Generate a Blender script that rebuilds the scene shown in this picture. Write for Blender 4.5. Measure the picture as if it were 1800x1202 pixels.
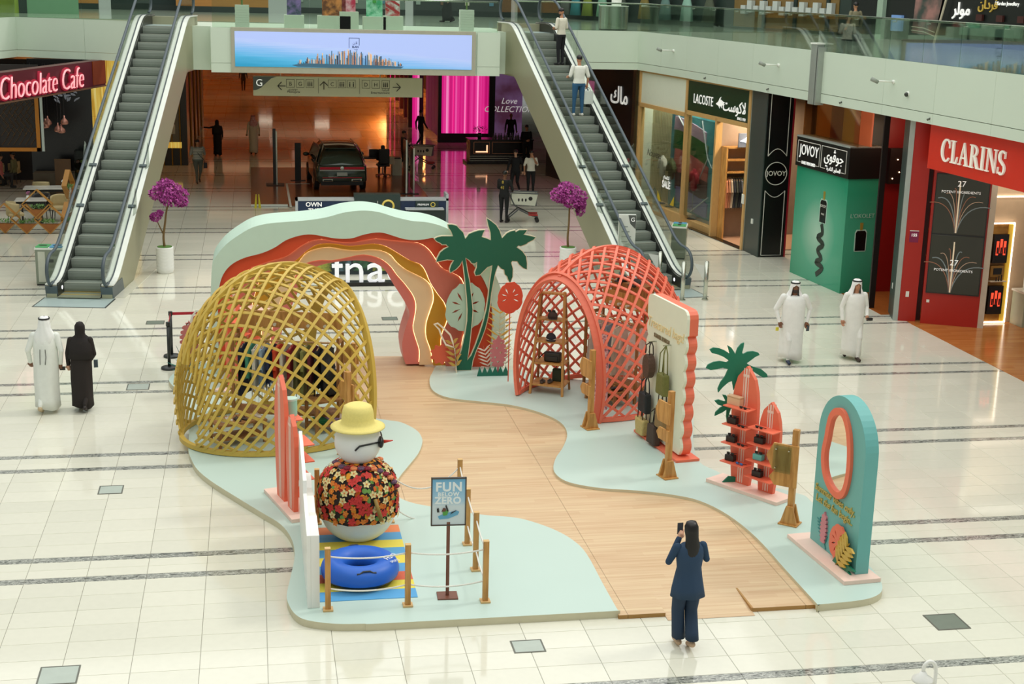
import bpy, bmesh, math, random
from mathutils import Vector, Matrix
from mathutils.geometry import tessellate_polygon
S = bpy.context.scene
C = S.collection
for o in list(bpy.data.objects): bpy.data.objects.remove(o)
random.seed(7)
V = Vector
# ------------------------------------------------------------------ camera, sky, lights, exposure
CAMH, FPX = 8.0, 2510.855
PITCH, YAW, ROLL = .2467, .1825, -.0256
_f = V((math.sin(YAW)*math.cos(PITCH), math.cos(YAW)*math.cos(PITCH), -math.sin(PITCH)))
_r = V((math.cos(YAW), -math.sin(YAW), 0))
_d = _f.cross(_r)
_r, _d = math.cos(ROLL)*_r+math.sin(ROLL)*_d, -math.sin(ROLL)*_r+math.cos(ROLL)*_d
cam = bpy.data.objects.new('camera', bpy.data.cameras.new('camera'))
cam.data.sensor_width = 36; cam.data.lens = FPX/1800*36; cam.data.clip_end = 500
cam.matrix_world = Matrix(((_r.x, -_d.x, -_f.x, 0), (_r.y, -_d.y, -_f.y, 0), (_r.z, -_d.z, -_f.z, CAMH), (0, 0, 0, 1)))
C.objects.link(cam); S.camera = cam
W = bpy.data.worlds.new('atrium_air'); S.world = W; W.use_nodes = True
W.node_tree.nodes['Background'].inputs[0].default_value = (.94, 1.0, .95, 1)
W.node_tree.nodes['Background'].inputs[1].default_value = .40
def lamp(name, kind, loc, power, col=(1, 1, 1), rot=(0, 0, 0), size=(1, 1), angle=0):
    l = bpy.data.lights.new(name, kind); l.energy = power; l.color = col
    if kind == 'AREA': l.shape = 'RECTANGLE'; l.size, l.size_y = size
    if kind == 'SUN': l.angle = angle
    if kind == 'POINT': l.shadow_soft_size = size[0]
    o = bpy.data.objects.new(name, l); o.location = loc; o.rotation_euler = [math.radians(a) for a in rot]; C.objects.link(o)
    return o
lamp('atrium_skylight', 'AREA', (4, 30, 21), 8800, (1, .99, .955), (0, 0, 0), (36, 58))
lamp('skylight_sun', 'SUN', (20, 10, 30), .75, (1, .97, .91), (0, 42, 12), angle=math.radians(9))
vs = S.view_settings; vs.view_transform = 'Standard'; vs.look = 'None'; vs.exposure = 0.0; vs.gamma = 1.0; vs.use_curve_mapping = False
# ------------------------------------------------------------------ helpers
def gp(u, v, z=0.0):
    "point of the horizontal plane at height z seen at a pixel of the survey photo"
    d = _r*((u-900)/FPX)+_d*((v-601)/FPX)+_f
    t = (z-CAMH)/d.z
    return V((d.x*t, d.y*t, z))
def onY(u, v, Y):
    d = _r*((u-900)/FPX)+_d*((v-601)/FPX)+_f
    t = Y/d.y
    return V((d.x*t, Y, CAMH+d.z*t))
def toPx(p):
    q = V(p)-V((0, 0, CAMH)); c = q.dot(_f)
    return (900+FPX*q.dot(_r)/c, 601+FPX*q.dot(_d)/c) if c > 0 else (-9e3, -9e3)
def lin(h):
    h = h.lstrip('#'); out = []
    for i in (0, 2, 4):
        c = int(h[i:i+2], 16)/255
        out.append(c/12.92 if c <= .04045 else ((c+.055)/1.055)**2.4)
    return (*out, 1)
_M = {}
def M(name, h=None, r=.5, m=0., e=0., n=.06, ns=6., b=0., bs=40., h2=None, coat=0., st=None):
    """procedural principled material: base colour h, noise variation n towards h2 (or darker), bump b, emission e; st stretches the noise"""
    if name in _M: return _M[name]
    mt = bpy.data.materials.new(name); mt.use_nodes = True; t = mt.node_tree; p = t.nodes['Principled BSDF']
    c = lin(h); p.inputs['Roughness'].default_value = r; p.inputs['Metallic'].default_value = m
    p.inputs['Coat Weight'].default_value = coat
    if n or b:
        tc = t.nodes.new('ShaderNodeTexCoord'); nz = t.nodes.new('ShaderNodeTexNoise'); nz.inputs['Scale'].default_value = ns; nz.inputs['Detail'].default_value = 3
        src = tc.outputs['Object']
        if st:
            mp = t.nodes.new('ShaderNodeMapping'); mp.inputs['Scale'].default_value = st; t.links.new(src, mp.inputs['Vector']); src = mp.outputs[0]
        t.links.new(src, nz.inputs['Vector'])
        mx = t.nodes.new('ShaderNodeMix'); mx.data_type = 'RGBA'
        c2 = lin(h2) if h2 else tuple(x*(1-3*n) for x in c[:3])+(1,)
        mx.inputs[6].default_value = c; mx.inputs[7].default_value = c2
        if h2:
            rp = t.nodes.new('ShaderNodeMapRange'); rp.inputs[1].default_value = .4; rp.inputs[2].default_value = .62
            t.links.new(nz.outputs['Fac'], rp.inputs[0]); t.links.new(rp.outputs[0], mx.inputs[0])
        else: t.links.new(nz.outputs['Fac'], mx.inputs[0])
        t.links.new(mx.outputs[2], p.inputs['Base Color'])
        if e: t.links.new(mx.outputs[2], p.inputs['Emission Color'])
        if b:
            bn = t.nodes.new('ShaderNodeTexNoise'); bn.inputs['Scale'].default_value = bs; t.links.new(src, bn.inputs['Vector'])
            bp = t.nodes.new('ShaderNodeBump'); bp.inputs['Strength'].default_value = b; bp.inputs['Distance'].default_value = .02
            t.links.new(bn.outputs['Fac'], bp.inputs['Height']); t.links.new(bp.outputs[0], p.inputs['Normal'])
    else:
        p.inputs['Base Color'].default_value = c; p.inputs['Emission Color'].default_value = c
    p.inputs['Emission Strength'].default_value = e
    _M[name] = mt
    return mt
def glass(name, tint, gl=.35):
    if name in _M: return _M[name]
    mt = bpy.data.materials.new(name); mt.use_nodes = True; t = mt.node_tree
    t.nodes.remove(t.nodes['Principled BSDF']); out = t.nodes['Material Output']
    a = t.nodes.new('ShaderNodeBsdfTransparent'); a.inputs[0].default_value = lin(tint)
    g = t.nodes.new('ShaderNodeBsdfGlossy'); g.inputs['Roughness'].default_value = .02
    fr = t.nodes.new('ShaderNodeFresnel'); fr.inputs[0].default_value = 1.45
    mu = t.nodes.new('ShaderNodeMath'); mu.operation = 'MULTIPLY'; mu.inputs[1].default_value = gl*2; t.links.new(fr.outputs[0], mu.inputs[0])
    mx = t.nodes.new('ShaderNodeMixShader'); t.links.new(mu.outputs[0], mx.inputs[0]); t.links.new(a.outputs[0], mx.inputs[1]); t.links.new(g.outputs[0], mx.inputs[2])
    t.links.new(mx.outputs[0], out.inputs[0]); _M[name] = mt
    return mt
def nodes_mat(name, fn, rough=.5, emit=0.):
    "material whose colour socket is returned by fn(tree)"
    mt = bpy.data.materials.new(name); mt.use_nodes = True; t = mt.node_tree; p = t.nodes['Principled BSDF']
    p.inputs['Roughness'].default_value = rough
    s = fn(t); t.links.new(s, p.inputs['Base Color'])
    if emit: t.links.new(s, p.inputs['Emission Color']); p.inputs['Emission Strength'].default_value = emit
    _M[name] = mt
    return mt
def nd(t, k, **kw):
    x = t.nodes.new(k)
    for a, b in kw.items(): setattr(x, a, b)
    return x
def mth(t, op, a, b=None):
    x = nd(t, 'ShaderNodeMath', operation=op)
    for i, q in enumerate((a, b)):
        if q is None: continue
        if isinstance(q, (int, float)): x.inputs[i].default_value = q
        else: t.links.new(q, x.inputs[i])
    return x.outputs[0]
def ramp(t, fac, stops, interp='LINEAR'):
    r = nd(t, 'ShaderNodeValToRGB'); r.color_ramp.interpolation = interp
    while len(r.color_ramp.elements) < len(stops): r.color_ramp.elements.new(.5)
    for el, (p, h) in zip(r.color_ramp.elements, stops): el.position = p; el.color = lin(h)
    t.links.new(fac, r.inputs[0]); return r.outputs[0]
def mixc(t, fac, a, b):
    x = nd(t, 'ShaderNodeMix', data_type='RGBA')
    for i, q in ((0, fac), (6, a), (7, b)):
        if isinstance(q, (int, float)): x.inputs[i].default_value = q
        elif isinstance(q, str): x.inputs[i].default_value = lin(q)
        else: t.links.new(q, x.inputs[i])
    return x.outputs[2]
def rotz(a): return Matrix.Rotation(a, 3, 'Z')
class MB:
    def __init__(s): s.v = []; s.f = []; s.m = []
    def add(s, vs, fs, mi=0):
        o = len(s.v); s.v += [tuple(q) for q in vs]; s.f += [tuple(i+o for i in f) for f in fs]; s.m += [mi]*len(fs); return s
    def box(s, c, d, R=None, mi=0):
        c = V(c); x, y, z = d[0]/2, d[1]/2, d[2]/2
        if isinstance(R, (int, float)): R = rotz(R)
        q = [V((a*x, b*y, e*z)) for a in (-1, 1) for b in (-1, 1) for e in (-1, 1)]
        if R is not None: q = [R @ w for w in q]
        return s.add([c+w for w in q], [(0, 1, 3, 2), (4, 6, 7, 5), (0, 4, 5, 1), (2, 3, 7, 6), (0, 2, 6, 4), (1, 5, 7, 3)], mi)
    def b2(s, a, b, mi=0): return s.box([(p+q)/2 for p, q in zip(a, b)], [abs(q-p) for p, q in zip(a, b)], None, mi)
    def frame(s, d):
        d = V(d).normalized(); u = V((0, 0, 1)) if abs(d.z) < .9 else V((1, 0, 0))
        a = d.cross(u).normalized(); return a, a.cross(d).normalized()
    def loft(s, rings, cap=True, mi=0, closed=True):
        n = len(rings[0]); vs = [p for r in rings for p in r]; fs = []
        for i in range(len(rings)-1):
            for j in range(n if closed else n-1):
                k = (j+1) % n; fs.append((i*n+j, i*n+k, (i+1)*n+k, (i+1)*n+j))
        if cap: fs += [tuple(range(n))[::-1], tuple(range((len(rings)-1)*n, len(rings)*n))]
        return s.add(vs, fs, mi)
    def cyl(s, p, q, r, r2=None, n=12, cap=True, mi=0):
        p, q = V(p), V(q); a, b = s.frame(q-p); r2 = r if r2 is None else r2
        return s.loft([[c+(a*math.cos(t)+b*math.sin(t))*k for t in [2*math.pi*i/n for i in range(n)]] for c, k in ((p, r), (q, r2))], cap, mi)
    def tube(s, path, r, n=8, closed=False, mi=0, flat=1.0):
        path = [V(p) for p in path]; N = len(path); rings = []; a = None
        for i, p in enumerate(path):
            if closed: d = path[(i+1) % N]-path[i-1]
            else: d = path[min(i+1, N-1)]-path[max(i-1, 0)]
            d.normalize()
            if a is None: a, b = s.frame(d)
            else:
                a = (a-d*a.dot(d)).normalized(); b = a.cross(d)
            k = r[i] if isinstance(r, (list, tuple)) else r
            rings.append([p+(a*math.cos(2*math.pi*j/n)+b*math.sin(2*math.pi*j/n)*flat)*k for j in range(n)])
        if closed: rings.append(rings[0])
        return s.loft(rings, not closed, mi)
    def ribbon(s, path, nrm, w, t, mi=0, closed=False):
        "rectangular section swept along a path, thickness t along the given normals"
        rings = []; N = len(path)
        for i, p in enumerate(path):
            d = (V(path[min(i+1, N-1)])-V(path[max(i-1, 0)])).normalized(); n = V(nrm[i]).normalized(); b = d.cross(n).normalized(); n = b.cross(d)
            p = V(p); rings.append([p+b*w/2+n*t/2, p-b*w/2+n*t/2, p-b*w/2-n*t/2, p+b*w/2-n*t/2])
        return s.loft(rings, True, mi)
    def lathe(s, prof, c=(0, 0, 0), n=24, mi=0, sx=1, sy=1, fn=None):
        c = V(c); rings = []
        for r, z in prof:
            ring = []
            for i in range(n):
                a = 2*math.pi*i/n; k = r*(fn(a, z) if fn else 1)
                ring.append(c+V((k*sx*math.cos(a), k*sy*math.sin(a), z)))
            rings.append(ring)
        return s.loft(rings, True, mi)
    def ell(s, c, r, n=14, k=9, R=None, mi=0):
        c = V(c); r = (r, r, r) if isinstance(r, (int, float)) else r; rings = []
        for i in range(k+1):
            t = math.pi*(i+.02)/(k+.04); ring = []
            for j in range(n):
                a = 2*math.pi*j/n; q = V((r[0]*math.sin(t)*math.cos(a), r[1]*math.sin(t)*math.sin(a), -r[2]*math.cos(t)))
                ring.append(c+(R @ q if R is not None else q))
            rings.append(ring)
        return s.loft(rings, True, mi)
    def plate(s, outer, d, F=None, holes=(), mi=0, mside=None):
        "polygon (2-d points mapped by F to 3-d) extruded by vector d"
        F = F or (lambda x, y: V((x, 0, y))); d = V(d)
        loops = [outer]+list(holes); pts = [F(*p) for l in loops for p in l]; n = len(pts)
        tri = tessellate_polygon([[V((p[0], p[1], 0)) for p in l] for l in loops])
        s.add(pts+[p+d for p in pts], [tuple(t) for t in tri]+[tuple(i+n for i in t[::-1]) for t in tri], mi)
        side = []; o = 0
        for l in loops:
            for i in range(len(l)): j = (i+1) % len(l); side.append((o+i, o+j, n+o+j, n+o+i))
            o += len(l)
        b = len(s.v)-2*n
        s.f += [tuple(i+b for i in q) for q in side]; s.m += [mi if mside is None else mside]*len(side); return s
    def mesh(s, name, mats, smooth=False):
        me = bpy.data.meshes.new(name); me.from_pydata(s.v, [], s.f)
        for m in (mats if isinstance(mats, (list, tuple)) else [mats]): me.materials.append(m)
        if any(s.m): me.polygons.foreach_set('material_index', s.m)
        bm = bmesh.new(); bm.from_mesh(me); bmesh.ops.recalc_face_normals(bm, faces=bm.faces); bm.to_mesh(me); bm.free()
        if smooth: me.shade_smooth()
        return me
    def build(s, name, mats, parent=None, smooth=False, bevel=0., loc=None, rot=None, auto=False, **props):
        me = s.mesh(name, mats, smooth or auto); o = bpy.data.objects.new(name, me); C.objects.link(o)
        if auto:
            try: me.set_sharp_from_angle(angle=math.radians(38))
            except Exception: pass
        if parent is not None: o.parent = parent
        if loc is not None: o.location = loc
        if rot is not None: o.rotation_euler = rot
        if bevel:
            md = o.modifiers.new('bevel', 'BEVEL'); md.width = bevel; md.segments = 2; md.limit_method = 'ANGLE'
        for k, v in props.items(): o['category' if k == 'cat' else k] = v
        return o
def tag(o, label=None, cat=None, group=None, kind=None):
    for k, v in (('label', label), ('category', cat), ('group', group), ('kind', kind)):
        if v: o[k] = v
    return o
def thing(name, label, cat, loc=(0, 0, 0), rz=0., group=None, kind=None):
    o = bpy.data.objects.new(name, None); o.empty_display_size = .2; C.objects.link(o); o.location = (*loc, 0)[:3]; o.rotation_euler = (0, 0, rz)
    if kind: tag(o, kind=kind)
    else: tag(o, label, cat, group)
    return o
def dup(root, loc=None, rz=None, label=None, group=None, parent=None):
    r = root.copy(); C.objects.link(r)
    if parent is not None: r.parent = parent
    if loc is not None: r.location = loc
    if rz is not None: r.rotation_euler = (0, 0, rz)
    if label: r['label'] = label
    if group: r['group'] = group
    for ch in root.children: dup(ch, parent=r)
    return r
def txt(s, size, mat, parent=None, loc=(0, 0, 0), rot=(90, 0, 0), ext=.006, name='lettering', align='CENTER', bold=0., xs=1., shear=0., sp=1.):
    cu = bpy.data.curves.new(name, 'FONT'); cu.body = s; cu.size = size; cu.extrude = ext; cu.align_x = align; cu.align_y = 'CENTER'
    cu.offset = bold; cu.shear = shear; cu.space_character = sp; cu.resolution_u = 3
    t = bpy.data.objects.new(name, cu); C.objects.link(t)
    me = bpy.data.meshes.new_from_object(t.evaluated_get(bpy.context.evaluated_depsgraph_get()))
    bpy.data.objects.remove(t)
    if xs != 1:
        for v in me.vertices: v.co.x *= xs
    me.materials.clear(); me.materials.append(mat)
    o = bpy.data.objects.new(name, me); C.objects.link(o)
    if parent is not None: o.parent = parent
    o.location = loc; o.rotation_euler = [math.radians(a) for a in rot]
    return o
def facade(A, B):
    "frame of an upright face: x from A to B as its viewer reads it, -y towards the viewer"
    A, B = V((A[0], A[1], 0)), V((B[0], B[1], 0)); d = B-A
    return A, math.atan2(d.y, d.x), d.length
def arcpts(cx, cy, r, a0, a1, n, ry=None):
    return [(cx+r*math.cos(math.radians(a0+(a1-a0)*i/n)), cy+(ry or r)*math.sin(math.radians(a0+(a1-a0)*i/n))) for i in range(n+1)]
def spline(pts, k=6, closed=False):
    "catmull-rom through 2-d or 3-d points"
    P = [V(p) for p in pts]; n = len(P); out = []
    for i in range(n if closed else n-1):
        a, b, c, d = (P[(i-1) % n], P[i], P[(i+1) % n], P[(i+2) % n]) if closed else (P[max(i-1, 0)], P[i], P[i+1], P[min(i+2, n-1)])
        for j in range(k):
            t = j/k; out.append(.5*((2*b)+(c-a)*t+(2*a-5*b+4*c-d)*t*t+(3*b-a-3*c+d)*t**3))
    if not closed: out.append(P[-1])
    return [tuple(p) for p in out]
# ------------------------------------------------------------------ levels and outlines
Z1, ZB = 6.38, 5.0            # upper gallery floor, underside of the gallery slab
ZG, ZW = .10, .055            # pale green stage tops, timber deck top
def pxpoly(l, z, k=4): return [(p[0], p[1]) for p in spline([tuple(gp(u, v, z)) for u, v in l], k, True)]
PL = pxpoly([(298, 664), (301, 675), (312, 684), (324, 700), (331, 730), (332, 765), (331, 790), (336, 806), (347, 825), (372, 846), (418, 875), (459, 900), (493, 921), (512, 946), (518, 976),
    (511, 1013), (504, 1045), (508, 1063), (520, 1080), (541, 1090), (588, 1096), (640, 1096), (680, 1095), (1000, 1078), (1084, 1073.2), (1086, 1072), (1083, 1067), (1060, 1026), (1031, 973), (1007, 949), (973, 930), (927, 914),
    (893, 908), (845, 904), (752, 889), (720, 882), (701, 873), (694, 858), (701, 840), (720, 816), (735, 797), (742, 780), (741, 768), (731, 755), (705, 742), (680, 738), (650, 732), (620, 715),
    (600, 690), (590, 665), (588, 640), (590, 623), (586, 622), (400, 632), (320, 650)], ZG)
PR = pxpoly([(775, 641), (760, 655), (755, 670), (762, 687), (790, 699), (850, 706), (900, 712), (950, 725), (985, 742), (997, 762), (990, 785), (977, 805), (973, 825), (985, 840), (1010, 850), (1060, 858),
    (1120, 862), (1180, 869), (1230, 880), (1280, 905), (1330, 945), (1380, 1000), (1434, 1059), (1437, 1062), (1442, 1062), (1510, 1055), (1540, 1047), (1551, 1035), (1545, 1015), (1520, 985), (1470, 930), (1425, 880),
    (1406, 868), (1340, 852), (1285, 843), (1262, 829), (1230, 812), (1219, 780), (1219, 740), (1215, 710), (1200, 695), (1160, 680), (1100, 668), (1030, 668), (960, 660), (900, 650), (850, 643)], ZG)
_fy = gp(1260, 1072, ZW).y
def G2(u, v, z=ZW): q = gp(u, v, z); return (q.x, q.y)
_na, _nb, _ny = gp(1170, 1077, ZW).x, gp(1322, 1068, ZW).x, gp(1297, 1033, ZW).y
# the deck fills the gap between the platforms, sharing their edges
_pr = PR[0:22*4+1]; _pl = PL[25*4:51*4+1]
DECK = [(_pl[-1][0], _pl[-1][1]), (gp(765, 622, ZG).x, gp(765, 622, ZG).y)]+_pr+[(PR[22*4+3][0], _fy), (_nb, _fy), (_nb, _ny), (_na, _ny), (_na, _fy), (_pl[0][0], _fy)]+_pl[2:-1]
def inside(p, poly):
    x, y = p; c = False; j = len(poly)-1
    for i in range(len(poly)):
        (xi, yi), (xj, yj) = poly[i], poly[j]
        if (yi > y) != (yj > y) and x < (xj-xi)*(y-yi)/(yj-yi)+xi: c = not c
        j = i
    return c
# ------------------------------------------------------------------ ground floor: polished stone tiles with grey marble bands
TX0, TW, BY0, BP = -.742, .8003, 19.083, 4.569
def tile_colour(t, kind):
    g = nd(t, 'ShaderNodeNewGeometry'); sp = nd(t, 'ShaderNodeSeparateXYZ'); t.links.new(g.outputs['Position'], sp.inputs[0])
    x = mth(t, 'DIVIDE', mth(t, 'SUBTRACT', sp.outputs[0], TX0), TW); yb = mth(t, 'DIVIDE', mth(t, 'SUBTRACT', sp.outputs[1], BY0), BP)
    row = mth(t, 'MULTIPLY', yb, 9.95)
    cb = nd(t, 'ShaderNodeCombineXYZ'); t.links.new(mth(t, 'FLOOR', x), cb.inputs[0]); t.links.new(mth(t, 'FLOOR', row), cb.inputs[1])
    wn = nd(t, 'ShaderNodeTexWhiteNoise'); t.links.new(cb.outputs[0], wn.inputs[0])
    nz = nd(t, 'ShaderNodeTexNoise'); nz.inputs['Scale'].default_value = 9; nz.inputs['Detail'].default_value = 6; t.links.new(g.outputs['Position'], nz.inputs['Vector'])
    col = mixc(t, mth(t, 'ADD', mth(t, 'MULTIPLY', wn.outputs[0], .45), mth(t, 'MULTIPLY', nz.outputs['Fac'], .5)), '#e6e4d3', '#d5d4c3')
    mp = nd(t, 'ShaderNodeMapping'); mp.inputs['Scale'].default_value = (2.2, 9, 1); t.links.new(g.outputs['Position'], mp.inputs[0])
    mn = nd(t, 'ShaderNodeTexNoise'); mn.inputs['Scale'].default_value = 2.4; mn.inputs['Detail'].default_value = 9; mn.inputs['Distortion'].default_value = 2.2; t.links.new(mp.outputs[0], mn.inputs['Vector'])
    mar = ramp(t, mn.outputs['Fac'], [(.36, '#4c4e4a'), (.47, '#83867f'), (.53, '#cfd0c5'), (.58, '#6c6f69'), (.7, '#a9aba2')])
    if kind == 'tile': return col
    if kind == 'band': return mar
    d = mth(t, 'MULTIPLY', mth(t, 'ABSOLUTE', mth(t, 'SUBTRACT', mth(t, 'FRACT', mth(t, 'ADD', yb, .5)), .5)), BP)
    isb = mth(t, 'MULTIPLY', mth(t, 'GREATER_THAN', d, .275), mth(t, 'LESS_THAN', d, .445))
    lx = mth(t, 'GREATER_THAN', mth(t, 'ABSOLUTE', mth(t, 'SUBTRACT', mth(t, 'FRACT', x), .5)), .4945)
    return mixc(t, lx, mixc(t, isb, col, mar), '#8d8c80')
MT = nodes_mat('polished_floor_tile', lambda t: tile_colour(t, 'tile'), .07)
MBD = nodes_mat('grey_marble_band', lambda t: tile_colour(t, 'band'), .07)
MFL = nodes_mat('polished_floor', lambda t: tile_colour(t, 'base'), .07)
floor = MB().add([(-60, -6, -.005), (60, -6, -.005), (60, 160, -.005), (-60, 160, -.005)], [(0, 1, 2, 3)]).build('floor', MFL, kind='structure')
rows = []
for n in range(-2, 5):
    y0 = BY0+n*BP
    for a, b, k in ((-.445, -.275, 1), (-.275, 0, 0), (0, .275, 0), (.275, .445, 1)): rows.append((y0+a, y0+b, k))
    h = (BP-.89)/8
    for i in range(8): rows.append((y0+.445+i*h, y0+.445+(i+1)*h, 0))
def tile_mesh(w, h):
    m = MB(); x, y = w/2-.0025, h/2-.0025; b = .003
    m.add([(-x, -y, -.005), (x, -y, -.005), (x, y, -.005), (-x, y, -.005), (-x+b, -y+b, 0), (x-b, -y+b, 0), (x-b, y-b, 0), (-x+b, y-b, 0)], [(0, 1, 5, 4), (1, 2, 6, 5), (2, 3, 7, 6), (3, 0, 4, 7), (4, 5, 6, 7)])
    return m
cells = []
for y0, y1, k in rows:
    for i in range(-12, 24):
        cx, cy = TX0+(i+.5)*TW, (y0+y1)/2
        if k and cx > 13.2+.25*(40-cy)/10: continue
        q = [toPx((cx+a*.4, cy+b*(y1-y0)/2, 0)) for a in (-1, 0, 1) for b in (-1, 1)]
        if not any(-4 < u < 1804 and -4 < v < 1206 for u, v in q): continue
        if all(any(inside((cx+a*.4, cy+b*(y1-y0)/2), P) for P in (PL, PR, DECK)) for a in (-1, 1) for b in (-1, 1)): continue
        if cx > 15.9: continue
        cells.append((cy, cx, y1-y0, k))
cells.sort()
tm = {}; cnt = {0: 0, 1: 0}; rest = {0: MB(), 1: MB()}
for cy, cx, h, k in cells:
    key = (round(h, 4), k)
    if key not in tm: tm[key] = tile_mesh(TW, h).mesh('marble_band_tile' if k else 'floor_tile', MBD if k else MT)
    if cnt[k] < (290 if k == 0 else 110):
        o = bpy.data.objects.new('marble_band_tile' if k else 'floor_tile', tm[key]); o.location = (cx, cy, 0); C.objects.link(o); o.parent = floor; cnt[k] += 1
    else:
        m = tile_mesh(TW, h); rest[k].add([(a+cx, b+cy, c) for a, b, c in m.v], m.f)
rest[0].build('floor_tile_field', MT, floor, kind='stuff'); rest[1].build('marble_band_field', MBD, floor, kind='stuff')
# floor inspection covers
for i, (u, v, a, b) in enumerate([(195, 861, .34, .34), (103, 1187, .42, .42), (928, 1136, .36, .3), (1664, 1093, .42, .42), (273, 567, .38, .32), (243, 680, .4, .4), (685, 560, .34, .3)]):
    p = gp(u, v); t = thing('floor_cover', ['square steel floor cover in the third tile row, nearest the gold lattice shelter', 'square steel floor cover in the near corner beside the long floor joint',
        'square steel floor cover in front of the pale green stage edge', 'dark square floor cover on the open tiles beyond the arched mirror', 'small dark floor grille near the rope barrier',
        'pale square floor cover between two marble bands behind the black-robed woman', 'small dark floor grille seen through the wavy arch'][i], 'floor cover', p)
    MB().box((0, 0, .002), (a, b, .006)).build('lid', M('cover_lid_dark' if i in (3, 4, 6) else 'cover_lid', '#7f8b7d' if i in (3, 4, 6) else '#bfcabf', .4, .3), t)
    f = MB()
    for s in (-1, 1): f.box((s*(a/2+.01), 0, .003), (.02, b+.04, .008)); f.box((0, s*(b/2+.01), .003), (a, .02, .008))
    f.build('rim', M('cover_rim', '#77796f', .4, .6), t)
# ------------------------------------------------------------------ upper gallery slab, fascia panels, ceiling
MFA = M('gallery_paint', '#d3e2cf', .42, n=.02, ns=.6)
MSO = M('soffit_paint', '#cfc9b2', .6, n=.02)
MUF = M('upper_floor_stone', '#a9b8a4', .12, n=.05, ns=1.5)
LB = [(-11.6, 40), (-10.2, 47), (-8.15, 53.8)]; RB = [(13.95, 51.5), (14.5, 47.2), (15.0, 42), (15.35, 38), (15.62, 34), (15.9, 29), (16.2, 20)]
slab = [(-60, 40)]+LB+RB+[(60, 20), (60, 150), (-60, 150)]
MB().plate(slab, (0, 0, Z1-ZB-.04), lambda x, y: V((x, y, ZB+.02))).build('ceiling', [MSO], kind='structure')
MB().plate(slab, (0, 0, .02), lambda x, y: V((x, y, Z1-.02))).build('floor_upper', [MUF], kind='structure')
nfas = [0]
def fascia(pts, plen=2.6, z0=ZB, z1=Z1):
    nfas[0] += 1
    st = thing(f'trim_{nfas[0]}', '', '', kind='structure')
    for (x0, y0), (x1, y1) in zip(pts, pts[1:]):
        d = V((x1-x0, y1-y0, 0)); L = d.length; k = max(1, round(L/plen)); d.normalize(); a = math.atan2(d.y, d.x); nrm = V((d.y, -d.x, 0))
        for i in range(k):
            c = V((x0, y0, 0))+d*(L*(i+.5)/k)+nrm*.03
            for lo, hi in ((z0, z0+.25), (z0+.26, z1)):
                MB().box((c.x, c.y, (lo+hi)/2), (L/k-.008, .06, hi-lo-.005), a).build('fascia_panel', MFA, st)
    return st
fascia(LB); fascia([LB[-1], (-3.2, 51.6)], 3.2); fascia([(9.2, 51.4), RB[0]], 2.4); fascia(RB, 2.8)
# projecting landing with the screen between the escalators
PF = 47.2
MB().b2((-1.25, PF, ZB-.02), (8.05, 52.2, Z1)).build('trim_5', MFA, kind='structure')
for x0, x1 in ((-1.25, -.62), (7.3, 8.05)):
    for lo, hi in ((ZB-.02, ZB+.27), (ZB+.28, Z1)): MB().b2((x0, PF-.05, lo), (x1, PF, hi)).build('fascia_panel', MFA, bpy.data.objects['trim_5'])
for x0, x1 in ((-2.0, -1.25), (8.05, 8.5)):
    MB().b2((x0, PF+.8, ZB), (x1, 52, Z1)).build('fascia_return', MFA, bpy.data.objects['trim_5'])
# corridor beyond: brown ceiling, side walls, end wall
MCE = M('corridor_ceiling_timber', '#c47a26', .5, n=.1, ns=.8, h2='#a0591a')
MB().b2((-14, 53.5, ZB-.06), (13.2, 142, ZB+.01)).build('ceiling_corridor', MCE, kind='structure')
MB().b2((-14, 142, 0), (22, 142.3, ZB)).build('wall_back', M('corridor_end_wall', '#a86428', .5, n=.1, ns=.5, h2='#6d3a18'), kind='structure')
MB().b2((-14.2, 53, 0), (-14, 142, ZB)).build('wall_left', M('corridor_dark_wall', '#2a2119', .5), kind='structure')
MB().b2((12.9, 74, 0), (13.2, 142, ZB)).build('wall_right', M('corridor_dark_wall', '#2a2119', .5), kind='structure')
# corridor lights, seen mirrored in the floor
ML = M('lit_diffuser', '#fff1d8', e=4, n=0)
for i, (x, y, a, b) in enumerate([(6.2, 131, 1.3, 1.6), (1.2, 134, 1.2, 1.6), (1.5, 118, .35, .35), (4.2, 96, .2, .3), (-3.0, 92, .2, .3), (7.6, 99, .2, .3), (0.5, 84, .2, .3), (5.5, 84, .2, .3), (10.0, 88, .2, .3), (3.0, 108, .25, .3), (9.0, 112, .3, .4)]):
    t = thing('ceiling_light', 'recessed ceiling light of the brown corridor, one of the scattered warm lamps', 'ceiling light', (x, y, ZB-.06), group='warm corridor ceiling lamps')
    MB().box((0, 0, -.01), (a, b, .02)).build('diffuser', ML, t)
    f = MB()
    for s in (-1, 1): f.box((s*(a/2+.02), 0, -.01), (.04, b+.08, .03)); f.box((0, s*(b/2+.02), -.01), (a, .04, .03))
    f.build('frame', M('light_frame', '#3a342b', .4), t)
for y in (62, 80, 100, 122): lamp('corridor_downlight', 'AREA', (3, y, ZB-.12), 45, (1, .74, .45), (0, 0, 0), (12, 3))
for y in (72, 98, 124):
    for x in ((-13.2, 12.3) if y > 80 else (-13.2,)): lamp('corridor_ceiling_fill', 'AREA', (x, y, 3.6), 2800, (1, .68, .30), (180, 0, 0), (.8, 24))  # unseen fill lamps added to brighten the corridor ceiling and its floor reflection
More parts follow.
